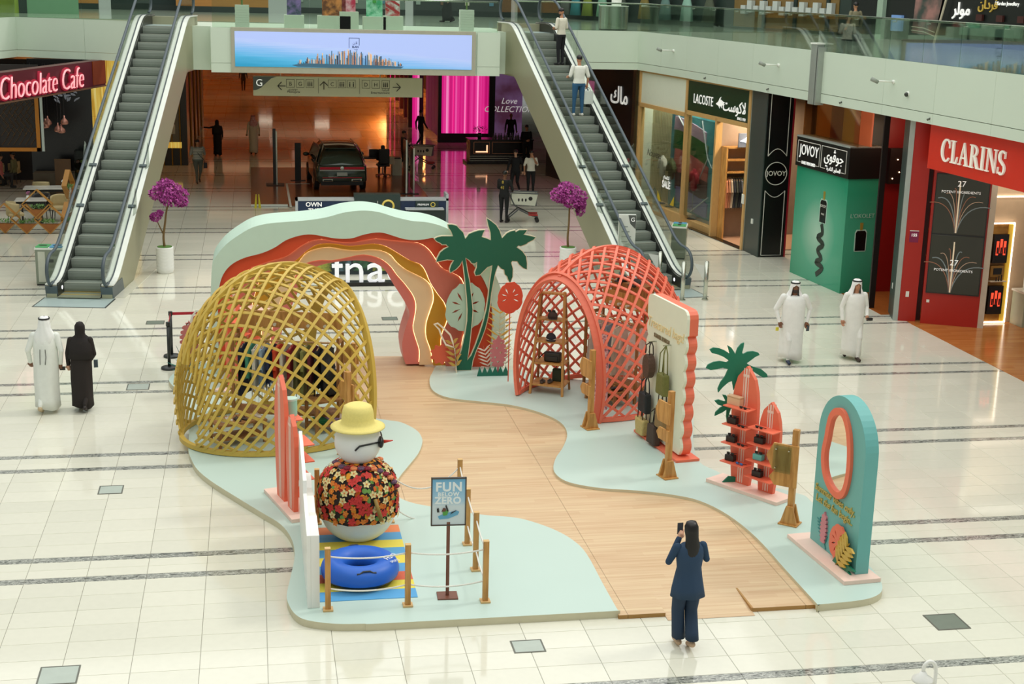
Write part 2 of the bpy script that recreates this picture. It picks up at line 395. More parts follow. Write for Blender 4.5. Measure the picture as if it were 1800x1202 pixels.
# ------------------------------------------------------------------ glass balustrades of the gallery
MGL = glass('balustrade_glass', '#eef6ef', .3); MCH = M('brushed_steel', '#c3c7bb', .25, 1, n=.03)
def balustrade(pts, label, plen=1.75, h=1.0, rail=True):
    t = thing('glass_balustrade', label, 'railing')
    path = []
    for (x0, y0), (x1, y1) in zip(pts, pts[1:]):
        d = V((x1-x0, y1-y0, 0)); L = d.length; k = max(1, round(L/plen)); d.normalize(); a = math.atan2(d.y, d.x); nrm = V((d.y, -d.x, 0))
        for i in range(k):
            c = V((x0, y0, 0))+d*(L*(i+.5)/k)
            MB().box((c.x, c.y, Z1+h/2), (L/k-.012, .018, h), a).build('glass_pane', MGL, t)
            if rail:
                b = V((x0, y0, Z1+h-.1))+d*(L*i/k)-nrm*.02
                MB().tube([b, b-nrm*.10, b-nrm*.12+V((0, 0, .07))], .014, 6).build('rail_bracket', MCH, t, smooth=True)
        path.append(V((x0, y0, Z1+h-.03))-nrm*.14)
    path.append(V((pts[-1][0], pts[-1][1], Z1+h-.03))-nrm*.14)
    if rail: MB().tube(path, .028, 8).build('handrail', MCH, t, smooth=True)
    return t
balustrade([(9.3, 51.45)]+RB, 'glass balustrade with steel handrail along the gallery above the shopfronts')
balustrade(LB+[(-3.4, 51.6)], 'glass balustrade of the gallery above the chocolate cafe', 3.2)
balustrade([(-1.2, PF+.08), (8.0, PF+.08)], 'glass balustrade above the long city screen between the escalators', 3.05)
# small fittings on the fascia: spot arms, nozzles, service pillar
MWH = M('white_paint', '#eef2e8', .4, n=.02)
for i, (u, v) in enumerate([(1185, 89), (1372, 110), (1575, 137)]):
    p = gp(u, v, 5.85); k = RB
    X = 14.2+.14*(50-p.y)*.8; p = V((min(p.x, 15.6), p.y, 5.85))
    d = V((-.9, .3, 0)).normalized()
    # find the fascia face at this bearing
    for (x0, y0), (x1, y1) in zip(RB, RB[1:]):
        for s in range(41):
            q = V((x0+(x1-x0)*s/40, y0+(y1-y0)*s/40, 5.85))
            if abs(toPx(q)[0]-u) < 3: p = q
    t = thing('wall_spotlight', ['slim white spotlight arm on the gallery fascia nearest the escalator', 'slim white spotlight arm on the gallery fascia above the green shop sign', 'slim white spotlight arm on the gallery fascia beyond the grey service pillar'][i], 'spotlight', p)
    e = V((-.55, -.05, .02))
    MB().cyl((0, 0, 0), (-.1, 0, 0), .05, .05, 12).build('mount', MWH, t, smooth=True)
    MB().tube([(-.08, 0, 0), e], .022, 8).build('arm', MWH, t, smooth=True)
    MB().cyl(e+V((.05, 0, -.03)), e+V((-.12, .02, .05)), .045, .055, 12).build('lamp_head', M('lamp_head_grey', '#9aa296', .4), t, smooth=True)
for i, (u, v) in enumerate([(1241, 133), (1352, 151), (1482, 174), (1635, 202), (22, 98)]):
    p = None
    for (x0, y0), (x1, y1) in list(zip(RB, RB[1:]))+list(zip(LB, LB[1:])):
        for s in range(41):
            q = V((x0+(x1-x0)*s/40, y0+(y1-y0)*s/40, ZB+.13))
            if abs(toPx(q)[0]-u) < 4: p = q
    if p is None: continue
    m = MB().cyl((.02, 0, 0), (-.06, 0, 0), .035, .035, 10).cyl((-.06, 0, 0), (-.12, 0, -.03), .018, .03, 8)
    o = m.build('sprinkler_nozzle', M('nozzle_grey', '#6d7268', .4, .5), smooth=True, loc=p); tag(o, 'small grey nozzle on the lower strip of the gallery fascia', 'nozzle', 'nozzles along the gallery fascia')
for (x0, y0), (x1, y1) in zip(RB, RB[1:]):
    for s in range(81):
        q = V((x0+(x1-x0)*s/80, y0+(y1-y0)*s/80, 5.6))
        if abs(toPx(q)[0]-1440) < 2.5: pil = q
t = thing('service_pillar', 'grey metal service pillar breaking the gallery fascia above the black perfume sign', 'pillar', (pil.x-.1, pil.y, ZB-.06), -1.5)
MB().b2((-.22, -.12, 0), (.12, .12, 1.62)).build('casing', M('pillar_grey', '#a9b1a8', .35, .4), t, bevel=.012)
MB().b2((.14, -.1, 0), (.2, .1, 1.55)).build('channel', M('pillar_dark', '#5f665f', .4, .4), t)
MB().b2((.2, -.12, 0), (.27, .12, 1.55)).build('edge_strip', M('pillar_grey', '#a9b1a8', .35, .4), t)
MB().b2((-.24, -.14, 1.62), (.14, .14, 1.66)).build('cap', MWH, t)
t = thing('security_camera', 'small dome camera on the gallery fascia beyond the service pillar', 'camera', gp(1598, 152, 5.72))
for (x0, y0), (x1, y1) in zip(RB, RB[1:]):
    for s in range(81):
        q = V((x0+(x1-x0)*s/80, y0+(y1-y0)*s/80, 5.62))
        if abs(toPx(q)[0]-1598) < 2.5: t.location = q
MB().cyl((.0, 0, 0), (-.08, 0, 0), .06, .06, 14).build('mount', MWH, t, smooth=True)
MB().ell((-.1, 0, -.02), .055).build('dome', M('camera_dome', '#33372f', .1), t, smooth=True)
# ------------------------------------------------------------------ escalators
MTR = M('escalator_cladding', '#a9a88a', .38, .25, n=.03, ns=.5)
MDK = M('escalator_deck', '#f1f4ec', .25, .15, n=.02)
MBK = M('black_rubber', '#4a565c', .45, n=.02)
MSK = M('escalator_skirt', '#2b2e2c', .3, .3)
MST = M('escalator_step', '#8f988d', .5, .35, n=.04, b=.0)
MGE = glass('escalator_glass', '#f5f9f5', .2)
RI, TR, NS = .2345, .39, 27
def escalator(loc, rz, label, group):
    t = thing('escalator', label, 'escalator', loc, rz, group)
    ye = .1+NS*TR; ze = NS*RI+.05
    sl = RI/TR
    def nose(y): return max(.05, min(ze, .05+(y-.1)*sl))
    def sm(y):   # softened nosing line
        return sum(nose(y+k*.12) for k in range(-3, 4))/7
    ys = [-.45+i*.2 for i in range(int((ye+1.6+.45)/.2)+1)]
    yE = ys[-1]
    # side cladding: prism between deck line and sloped underside
    low = []
    for y in ys:
        z = .05+(y-.1)*sl-1.15
        low.append(max(0, min(z, ze-1.38)))
    for s in (-1, 1):
        poly = [(y, sm(y)+.28) for y in ys]+[(y, z) for y, z in reversed(list(zip(ys, low)))]
        x0 = s*.56
        MB().plate(poly, (s*.26, 0, 0), lambda a, b: V((x0, a, b))).build('side_cladding', MTR, t)
        dk = MB(); path = [V((s*.69, y, sm(y)+.3)) for y in ys]
        dk.ribbon(path, [V((0, -sl, 1))]*len(path), .31, .03)
        dk.build('deck_strip', MDK, t)
        MB().ribbon([p+V((s*.0, 0, .02)) for p in path], [V((0, -sl, 1))]*len(path), .035, .02).build('deck_groove', MBK, t)
        MB().ribbon([V((s*.545, y, sm(y)+.16)) for y in ys], [V((1, 0, 0))]*len(ys), .34, .02).build('skirt', MSK, t)
        # handrail loop
        top = []
        for y in [-.35+i*.25 for i in range(int((yE-.15+.35)/.25)+1)]: top.append((y, sm(y)+1.08))
        y0, z0 = top[0]; y1, z1 = top[-1]
        lowc = [(-.3, .38), (-.52, .36), (-.68, .46), (-.78, .66), (-.74, .9), (-.58, 1.06)]
        upc = [(y1+.22, z1-.02), (y1+.36, z1-.14), (y1+.41, z1-.34), (y1+.36, z1-.54), (y1+.22, z1-.66), (y1+.02, z1-.7)]
        hp = spline([V((s*.69, a, b)) for a, b in lowc+top+upc], 3)
        MB().tube(hp, .045, 8, flat=.8).build('handrail', MBK, t, smooth=True)
        gp_ = [(a, b) for a, b in lowc+top+upc]+[(y, sm(y)+.3) for y in reversed(ys)]
        # glass in lengths
        g0 = MB(); g0.plate([(p[1], p[2]) for p in hp]+[(y, sm(y)+.31) for y in reversed(ys) if y > -.4], (.012, 0, 0), lambda a, b: V((s*.69-.006, a, b)))
        bm = bmesh.new(); me = g0.mesh('glass_pane', MGE); bm.from_mesh(me)
        cuts = [-2, 1.1, 2.9, 4.9, 6.9, 8.9, 10.9, 20]
        for a, b in zip(cuts, cuts[1:]):
            m2 = bm.copy()
            for yc, nn in ((a, -1), (b, 1)): bmesh.ops.bisect_plane(m2, geom=m2.verts[:]+m2.edges[:]+m2.faces[:], plane_co=(0, yc-nn*.006, 0), plane_no=(0, nn, 0), clear_outer=True)
            me2 = bpy.data.meshes.new('glass_pane'); m2.to_mesh(me2); m2.free(); me2.materials.append(MGE)
            o = bpy.data.objects.new('glass_pane', me2); C.objects.link(o); o.parent = t
        bm.free()
        MB().plate([(-.42, 0), (-.5, .3), (-.3, .36), (.1, .33), (.6, .34), (.75, 0)], (s*.3, 0, 0), lambda a, b: V((s*.54, a, b))).build('newel_base', M('newel_grey', '#59666a', .35, .3), t)
        MB().cyl((s*.53, -.05, .2), (s*.545, -.05, .2), .05, .05, 10).build('sensor_light', M('sensor_white', '#ffffff', e=1.5, n=0), t)
        for yk in (2.6, 4.1): MB().box((s*.69, yk, sm(yk)+.335), (.2, .1, .04), Matrix.Rotation(math.atan(sl), 3, 'X')).build('anti_slide_knob', M('newel_grey', '#59666a', .35, .3), t)
        for yk in (1.9, 3.6):
            q = [(yk, sm(yk)+.6), (yk+.5, sm(yk)+.62), (yk+.52, sm(yk)+1.2), (yk+.38, sm(yk)+1.3)]
            MB().plate(q, (.01, 0, 0), lambda a, b: V((s*.86, a, b))).build('guard_wedge', MGE, t)
    MB().plate(list(zip(ys, [z+.02 for z in low]))+[(y, z-.03) for y, z in reversed(list(zip(ys, low)))], (1.6, 0, 0), lambda a, b: V((-.8, a, b))).build('underside', MTR, t)
    MB().b2((-.82, ye+1.1, ze-1.36), (.82, ye+1.6, ze+.26)).build('end_cladding', MTR, t)
    sm_me = None
    for k in range(NS):
        if sm_me is None:
            m = MB(); pr = [(0, -.005), (-.012, -.06), (-.015, -.15), (0, -.22), (.03, -.2345), (.42, -.2345), (.42, 0)]
            m.plate(pr, (1.06, 0, 0), lambda a, b: V((-.53, a, b))); sm_me = m.mesh('step', [MST]); 
        o = bpy.data.objects.new('step', sm_me); o.location = (0, .1+k*TR, .05+(k+1)*RI); C.objects.link(o); o.parent = t
        MB().b2((-.53, .1+k*TR-.004, .045+(k+1)*RI), (.53, .1+k*TR+.03, .056+(k+1)*RI)).build('nosing', M('step_nosing', '#c3c8ba', .35, .5), t)
    for a in (-.55, -.2): MB().b2((-.53, a, .035), (.53, a+.33, .052)).build('flat_step', M('flat_step', '#8d927a', .5, .3), t)
    for a in (-.23, .1): MB().b2((-.53, a-.02, .045), (.53, a+.01, .058)).build('yellow_line', M('step_yellow', '#c9a93c', .5), t)
    MB().b2((-.86, -1.45, 0), (.86, -.42, .012)).build('landing_plate', M('landing_plate', '#bccfcc', .35, .3, n=.02), t)
    MB().b2((-.9, -1.48, 0), (.9, -.42, .006)).build('plate_edge', M('plate_edge', '#3d443f', .5), t)
    MB().b2((-.53, ye, ze-.02), (.53, ye+1.9, ze+.012)).build('upper_landing', M('landing_plate', '#bccfcc', .35, .3, n=.02), t)
    MB().b2((.84, -.3, 0), (1.1, 4.6, .012)).build('floor_trim', M('stone_trim', '#d9d8c6', .2), t)
    return t
LE = escalator((-4.3, 36.95, 0), -math.radians(8.4), 'escalator beside the chocolate cafe, with empty grey steps', 'pair of escalators')
RE = escalator((10.78, 37.0, 0), math.radians(8.1), 'escalator beside the green-signed clothes shop, carrying two men', 'pair of escalators')
# ------------------------------------------------------------------ stage: pale green platforms and timber deck
MPG = M('stage_mint', '#c3d9cf', .38, n=.015, ns=1); MPE = M('stage_edge', '#d9d3b4', .5, n=.04)
FXY = lambda z: (lambda x, y: V((x, y, z)))
o = MB().plate(PL, (0, 0, ZG), FXY(0), mside=1).build('stage_platform', [MPG, MPE]); tag(o, 'pale mint wavy stage platform under the gold lattice shelter and the snowman', 'platform', 'pale mint stage platforms')
o = MB().plate(PR, (0, 0, ZG), FXY(0), mside=1).build('stage_platform', [MPG, MPE]); tag(o, 'pale mint wavy stage platform under the coral lattice shelter and the arched mirror', 'platform', 'pale mint stage platforms')
def wood_colour(t, a='#dcc49c', b='#c4a078', pw=.115, mid='#d2b48e'):
    g = nd(t, 'ShaderNodeNewGeometry'); sp = nd(t, 'ShaderNodeSeparateXYZ'); t.links.new(g.outputs['Position'], sp.inputs[0])
    row = mth(t, 'FLOOR', mth(t, 'DIVIDE', sp.outputs[1], pw)); cb = nd(t, 'ShaderNodeCombineXYZ')
    t.links.new(mth(t, 'MULTIPLY', sp.outputs[0], .55), cb.inputs[0]); t.links.new(mth(t, 'MULTIPLY', sp.outputs[1], 14), cb.inputs[1]); t.links.new(mth(t, 'MULTIPLY', row, 3.1), cb.inputs[2])
    nz = nd(t, 'ShaderNodeTexNoise'); nz.inputs['Scale'].default_value = 1.3; nz.inputs['Detail'].default_value = 5; t.links.new(cb.outputs[0], nz.inputs['Vector'])
    w = nd(t, 'ShaderNodeTexWhiteNoise'); c2 = nd(t, 'ShaderNodeCombineXYZ'); t.links.new(row, c2.inputs[1]); t.links.new(mth(t, 'FLOOR', mth(t, 'MULTIPLY', mth(t, 'ADD', sp.outputs[0], mth(t, 'MULTIPLY', row, .37)), .8)), c2.inputs[0]); t.links.new(c2.outputs[0], w.inputs[0])
    f = mth(t, 'ADD', mth(t, 'MULTIPLY', nz.outputs['Fac'], .8), mth(t, 'MULTIPLY', w.outputs[0], .16))
    ln = mth(t, 'LESS_THAN', mth(t, 'FRACT', mth(t, 'DIVIDE', sp.outputs[1], pw)), .035)
    return mixc(t, mth(t, 'MULTIPLY', ln, .45), ramp(t, f, [(.26, a), (.5, mid), (.74, b)]), '#b08a5c')
MDW = nodes_mat('deck_timber', wood_colour, .42); MWE = M('deck_edge', '#b98a4a', .5, n=.08, ns=12, st=(1, 1, 8))
deck = thing('timber_deck', 'pale timber deck path winding between the two mint platforms', 'deck')
bm0 = bmesh.new(); bm0.from_mesh(MB().plate(DECK, (0, 0, ZW), FXY(0), mside=1).mesh('deck_panel', [MDW, MWE]))
sx = gp(1015, 930, ZW).x; cuts = [-9, sx-2.44, sx, sx+2.44, 30]
for a, b in zip(cuts, cuts[1:]):
    m2 = bm0.copy()
    for xc, nn in ((a, -1), (b, 1)): bmesh.ops.bisect_plane(m2, geom=m2.verts[:]+m2.edges[:]+m2.faces[:], plane_co=(xc-nn*.002, 0, 0), plane_no=(nn, 0, 0), clear_outer=True)
    left = set(m2.faces)
    while left:
        isl = set(); todo = [next(iter(left))]
        while todo:
            f_ = todo.pop()
            if f_ in isl: continue
            isl.add(f_); todo += [g_ for e_ in f_.edges for g_ in e_.link_faces if g_ not in isl]
        left -= isl; mm = MB(); ix = {}
        for f_ in isl:
            for v_ in f_.verts: ix.setdefault(v_.index if v_.index >= 0 else id(v_), None)
        vs_ = list({v_ for f_ in isl for v_ in f_.verts}); pos = {v_: i_ for i_, v_ in enumerate(vs_)}
        mm.v = [tuple(v_.co) for v_ in vs_]; mm.f = [tuple(pos[v_] for v_ in f_.verts) for f_ in isl]; mm.m = [f_.material_index for f_ in isl]
        mm.build('deck_panel', [MDW, MWE], deck)
    m2.free()
MB().add([(_na, _ny, ZW), (_nb, _ny, ZW), (_nb, _fy-.12, .004), (_na, _fy-.12, .004), (_na, _ny, 0), (_nb, _ny, 0)], [(0, 1, 2, 3), (0, 3, 4), (1, 5, 2)]).build('ramp', [MDW], deck)
MB().b2((_nb-.01, _fy, .001), (_nb+.015, _ny, ZW+.002)).build('ramp_cheek', MWE, deck)
# ------------------------------------------------------------------ wavy layered arch
ARC = {'mint': [(372, 648), (371, 600), (370, 540), (371, 500), (373, 467), (380, 450), (397, 430), (420, 413), (443, 400), (470, 393), (503, 390), (540, 387), (573, 382), (607, 373), (640, 370), (667, 373), (693, 381), (723, 388), (753, 391), (783, 400), (815, 418), (845, 445), (868, 478), (884, 520), (888, 560), (886, 600), (884, 648)],
 'red': [(386, 648), (384, 600), (383, 540), (385, 507), (392, 483), (407, 465), (430, 453), (460, 445), (483, 435), (503, 422), (527, 414), (547, 412), (567, 415), (590, 419), (617, 419), (637, 413), (657, 409), (673, 409), (690, 414), (710, 420), (730, 422), (750, 420), (765, 418), (790, 428), (815, 447), (835, 470), (852, 495), (862, 525), (866, 560), (864, 600), (862, 648)],
 'salmon': [(418, 648), (414, 600), (415, 550), (418, 507), (423, 490), (437, 473), (470, 460), (503, 450), (527, 433), (547, 423), (567, 420), (590, 424), (617, 426), (640, 422), (660, 419), (690, 422), (715, 424), (737, 427), (753, 437), (765, 453), (777, 470), (803, 483), (813, 492), (822, 520), (824, 560), (816, 590), (812, 615), (814, 647)],
 'mustard': [(440, 646), (436, 600), (440, 550), (450, 510), (460, 487), (483, 473), (507, 465), (523, 455), (540, 440), (560, 429), (587, 428), (613, 432), (637, 430), (657, 428), (677, 432), (697, 443), (720, 457), (740, 465), (750, 480), (757, 497), (770, 517), (782, 533), (788, 553), (786, 568), (778, 587), (776, 610), (782, 635), (784, 645)],
 'cream': [(462, 644), (458, 610), (462, 560), (475, 520), (490, 495), (507, 482), (520, 470), (527, 457), (540, 443), (560, 436), (580, 434), (603, 438), (627, 440), (650, 438), (670, 440), (687, 448), (697, 460), (713, 473), (733, 483), (750, 493), (760, 507), (763, 527), (757, 547), (750, 570), (750, 593), (758, 617), (762, 642)],
 'rose': [(478, 643), (474, 610), (480, 570), (492, 530), (508, 505), (518, 487), (525, 475), (537, 463), (560, 457), (583, 457), (607, 453), (630, 448), (647, 448), (670, 455), (687, 468), (698, 483), (713, 500), (727, 520), (732, 537), (730, 557), (727, 577), (732, 597), (738, 617), (737, 641)],
 'open': [(492, 641), (490, 610), (498, 575), (512, 540), (525, 510), (535, 487), (547, 473), (567, 465), (587, 461), (613, 458), (637, 458), (660, 463), (677, 475), (690, 497), (703, 517), (715, 537), (720, 553), (715, 570), (710, 587), (707, 607), (710, 630), (713, 640)]}
def resample(pts, n):
    P = [V((*p, 0)) for p in pts]; L = [0]
    for a, b in zip(P, P[1:]): L.append(L[-1]+(b-a).length)
    out = []; j = 0
    for i in range(n):
        s = L[-1]*i/(n-1)
        while j < len(P)-2 and L[j+1] < s: j += 1
        q = P[j].lerp(P[j+1], (s-L[j])/max(1e-9, L[j+1]-L[j])); out.append((q.x, q.y))
    return out
AY = {'mint': 28.70, 'red': 28.80, 'salmon': 28.89, 'mustard': 28.97, 'cream': 29.05, 'rose': 29.13}
AC = {'mint': '#cbe6d3', 'red': '#dd4f2b', 'salmon': '#cf7360', 'mustard': '#c9911f', 'cream': '#efcfa2', 'rose': '#d97a70'}
keys = list(AC); prof = {}
for i, k in enumerate(list(ARC)):
    Y = AY[k] if k in AY else 29.13
    Yv = AY[keys[max(0, i-1)]]          # a visible edge belongs to the sheet in front of it
    w = [onY(u, v, Yv) for u, v in ARC[k]]; w = [(p.x, max(p.z, ZG)) for p in w]; w[0] = (w[0][0], ZG); w[-1] = (w[-1][0], ZG)
    prof[k] = resample(spline([(*p,) for p in w], 5), 130)
arch = thing('wavy_arch', 'large walk-through arch of wavy mint, red, mustard, cream and rose layers', 'arch', (0, 0, 0))
order = list(ARC)
MLED = M('arch_led', '#ffd9a0', e=2.2, n=0)
for i, k in enumerate(keys):
    inner = prof[order[i+1]]; own = prof[k]
    outer = own if i == 0 else [(.5*(a[0]+b[0]), .5*(a[1]+b[1])) for a, b in zip(prof[keys[i-1]], own)]
    y0 = AY[k]; y1 = 29.95 if k in ('mint', 'rose') else y0+.06
    MB().plate(outer+inner[::-1], (0, y1-y0, 0), lambda a, b: V((a, y0, b))).build(k+'_layer', M('arch_'+k, AC[k], .45, n=.02), arch)
    if k in ('red', 'salmon', 'mustard', 'cream'):
        MB().tube([V((a, y0+.07, b)) for a, b in inner[::2]], .011, 6).build('led_strip', MLED, arch, smooth=True)
# ------------------------------------------------------------------ cut-out plants
def offset_poly(p, d):
    n = len(p); A = sum(p[i][0]*p[(i+1) % n][1]-p[(i+1) % n][0]*p[i][1] for i in range(n)); s = 1 if A > 0 else -1; out = []
    for i in range(n):
        a, b, c = V(p[i-1]), V(p[i]), V(p[(i+1) % n]); e1 = (b-a); e2 = (c-b)
        n1 = V((-e1.y, e1.x)); n2 = V((-e2.y, e2.x))
        if n1.length > 0: n1.normalize()
        if n2.length > 0: n2.normalize()
        m = n1+n2
        if m.length < .3: m = n1
        m = m/max(.45, m.length)*1.0
        out.append((b.x+m.x*d*s, b.y+m.y*d*s))
    return out
def cutout(name, label, cat, outline, hex_, t=.03, holes=(), border=None, F=None, d=(0, .03, 0), group=None, base=None):
    "flat painted board figure standing on the stage; outline in metres in its own plane"
    th = thing(name, label, cat, (0, 0, 0), 0, group) if True else None
    if border:
        MB().plate(outline, d, F, holes).build('backing_board', M('cutout_border', '#efe6c4', .5), th)
        dd = V(d).normalized()*-.008; F2 = lambda a, b: F(a, b)
        MB().plate(offset_poly(outline, border), dd, F2, [offset_poly(h, -border) for h in holes]).build('painted_face', M('paint_'+hex_, hex_, .5, n=.03), th)
    else:
        MB().plate(outline, d, F, holes).build('board', M('paint_'+hex_, hex_, .5, n=.03), th)
    if base:
        MB().b2(*base).build('foot_block', M('paint_'+hex_, hex_, .5, n=.03), th)
    return th
def crop(Y, u0, v0, k): return lambda l: [(p.x, p.z) for p in (onY(u0+x*k, v0+y*k, Y) for x, y in l)]
FY = lambda Y: (lambda a, b: V((a, Y, b)))
def fixbase(l, z=ZG): return [(a, max(b, z)) for a, b in l]
pc = crop(28.55, 740, 370, .2412)
palm = fixbase(pc([(248, 1165), (265, 1085), (290, 1010), (305, 945), (318, 880), (330, 800), (332, 720), (328, 640), (320, 560), (312, 480), (305, 420), (300, 365), (285, 400), (255, 430), (210, 455), (203, 425), (215, 390), (235, 362), (190, 360), (150, 368), (108, 375), (112, 345), (135, 300), (165, 275), (195, 262), (180, 250), (150, 250), (140, 240), (110, 225), (92, 203), (115, 188), (150, 180), (200, 180), (228, 182), (212, 150), (195, 125), (190, 97), (225, 95), (262, 105), (285, 130), (310, 155), (322, 200), (345, 165), (380, 150), (420, 138), (468, 137), (455, 165), (445, 188), (475, 195), (505, 210), (500, 160), (485, 110), (475, 50), (510, 68), (550, 100), (575, 140), (590, 195), (620, 160), (650, 145), (685, 138), (690, 150), (715, 135), (775, 137), (765, 160), (750, 172), (800, 178), (838, 192), (820, 215), (780, 235), (770, 245), (725, 262), (708, 258), (700, 265), (740, 290), (768, 330), (775, 380), (772, 430), (740, 420), (710, 395), (697, 372), (665, 370), (660, 378), (672, 420), (670, 480), (648, 530), (630, 505), (622, 480), (605, 465), (600, 432), (580, 425), (560, 400), (545, 450), (530, 520), (515, 600), (505, 690), (490, 780), (470, 860), (440, 940), (405, 1020), (380, 1090), (368, 1165)]))
gap = pc([(337, 1085), (350, 1020), (365, 900), (375, 800), (380, 720), (370, 620), (358, 520), (340, 430), (325, 345), (350, 365), (365, 385), (390, 390), (405, 375), (400, 410), (385, 450), (395, 475), (430, 470), (455, 445), (485, 415), (515, 400), (505, 450), (495, 520), (485, 620), (470, 720), (450, 800), (425, 880), (390, 980), (360, 1050)])
cutout('palm_cutout', 'tall dark green twin palm board figure with cream edge beside the wavy arch', 'palm figure', palm, '#14654a', holes=[gap], border=.018, F=FY(28.52), d=(0, .05, 0))
def leaf_slits(cx, cy, w, h, n=4):
    out = []
    for s in (-1, 1):
        for i in range(n):
            a = math.radians(55-i*38); r0, r1 = .25, .72; dx, dy = s*math.cos(a), math.sin(a)
            p0 = V((cx+dx*w*r0, cy+dy*h*r0)); p1 = V((cx+dx*w*r1, cy+dy*h*r1)); e = (p1-p0).normalized(); q = V((-e.y, e.x))*min(w, h)*.055
            out.append([tuple(p0), tuple(p0.lerp(p1, .6)-q), tuple(p1), tuple(p0.lerp(p1, .6)+q)])
    return out
def monstera(cx, cy, w, h, n=30):
    out = []
    for i in range(n):
        a = 2*math.pi*i/n; k = 1-.05*(i % 5 == 0)+.04*math.sin(a*2)
        if abs(a-math.pi/2) < .25: k *= .93
        out.append((cx+w*k*math.cos(a), cy+h*k*math.sin(a)-.12*h*abs(math.cos(a))*math.cos(a)**2))
    return out
def frond(bx, bz, tip, n=6, wl=.12, ll=.22, stem=.012):
    "pinnate leaf as one outline: stem from (bx,bz) to tip with paired leaflets"
    b = V((bx, bz)); t = V(tip); d = (t-b); L = d.length; d.normalize(); q = V((-d.y, d.x)); left = []; right = []
    for i in range(n):
        s = .18+.78*i/n; p = b+d*L*s; l = ll*(1-.45*abs(s-.45))
        for side, arr in ((1, left), (-1, right)):
            out = (q*side*.82+d*.57).normalized(); e = p+out*l; m = p+out*l*.5
            w = d*wl*.5
            arr += [tuple(p-d*stem), tuple(m-w*.9), tuple(e), tuple(m+w*.9), tuple(p+d*wl*.25)]
    return [tuple(b-q*stem)]+right+[tuple(t)]+left[::-1]+[tuple(b+q*stem)]
def bumps(cx, z0, z1, w, n=6):
    l = []
    for i in range(n):
        z = z0+(z1-z0)*(i+.5)/n; k = w*(.55+.45*math.sin(math.pi*(i+.7)/(n+.4)))
        l += [(cx+k*math.cos(math.radians(a)), z+(z1-z0)/n*.62*math.sin(math.radians(a))) for a in (-50, -20, 20, 50)]
    top = [(cx+w*.25, z1), (cx, z1+w*.5), (cx-w*.25, z1)]
    return [(cx+.02, ZG), (cx+.02, z0)]+l+top+[(2*cx-a, b) for a, b in l[::-1]]+[(cx-.02, z0), (cx-.02, ZG)]
def P(u, v, Y): q = onY(u, v, Y); return (q.x, q.z)
c, z = P(818, 539, 28.62); ml = monstera(c, z, .42, .52)
cutout('monstera_cutout', 'pale mint monstera leaf board figure behind the palm trunks', 'leaf figure', ml, '#b7d3bd', holes=leaf_slits(c, z, .42, .52), F=FY(28.62), base=((c-.02, 28.63, ZG), (c+.02, 28.66, z)))
c, z = P(897, 523, 27.6); ml = monstera(c, z, .26, .33)
cutout('monstera_cutout', 'coral red monstera leaf board figure between the palm and the coral shelter', 'leaf figure', ml, '#e2583c', holes=leaf_slits(c, z, .26, .33, 3), F=FY(27.6), base=((c-.009, 27.61, ZG), (c+.009, 27.63, z)))
b = P(868, 620, 28.3)
cutout('fern_cutout', 'yellow fern frond board figure beside the right palm trunk', 'leaf figure', frond(b[0]+.1, ZG, P(880, 535, 28.3), 9, .05, .34), '#e3bd55', F=FY(28.3))
b = P(785, 640, 28.45)
cutout('flower_cutout', 'round coral flower board figure at the foot of the arch', 'flower figure', [(P(775, 623, 28.5)[0]+.2*(1+.14*math.cos(9*a))*math.cos(a), max(ZG, P(775, 623, 28.5)[1]+.2*(1+.14*math.cos(9*a))*math.sin(a))) for a in [2*math.pi*i/54 for i in range(54)]], '#e0603f', F=FY(28.5))
cutout('fern_cutout', 'mustard frond board figure at the foot of the arch', 'leaf figure', frond(P(803, 640, 28.4)[0], ZG, P(793, 592, 28.4), 5, .09, .2), '#cba24a', F=FY(28.4))
lo = [P(u, v, 28.35) for u, v in [(800, 612), (783, 607), (775, 592), (771, 580), (762, 570), (770, 567), (782, 577), (793, 588), (797, 600)]]
cutout('leaf_outline_cutout', 'white outline leaf board figure in front of the arch foot', 'leaf figure', [(P(802, 640, 28.35)[0], ZG)]+lo+[(P(804, 640, 28.35)[0], ZG)], '#f3e7cf', holes=[offset_poly(lo, .035)], F=FY(28.35))
px_ = P(876, 625, 28.1)[0]
cutout('plant_cutout', 'dusty pink berry spike board figure between palm and coral shelter', 'plant figure', bumps(px_, .28, .86, .19), '#cf7d80', F=FY(28.1), holes=[[(px_+dx, zz), (px_+dx+.03, zz+.05), (px_+dx-.03, zz+.05)] for dx, zz in ((-.06, .45), (.05, .55), (-.03, .65), (.06, .75), (0, .35))])
cutout('fern_cutout', 'white fern board figure low beside the palm foot', 'leaf figure', frond(P(862, 640, 28.2)[0], ZG, P(850, 608, 28.2), 6, .04, .2), '#f1e4d2', F=FY(28.2))
cutout('fern_cutout', 'white curled fern board figure behind the pink berry spike', 'leaf figure', frond(P(890, 640, 28.4)[0], ZG, P(884, 578, 28.4), 7, .04, .2), '#f1eedd', F=FY(28.4))
cutout('grass_cutout', 'low dark green grass board strip between palm and coral shelter', 'plant figure', [(P(839, 640, 28.05)[0], ZG), (P(894, 640, 28.05)[0], ZG)]+[(P(894-i*4.6, 640, 28.05)[0], ZG+(.2 if i % 2 else .06)) for i in range(12)], '#11705a', F=FY(28.05))
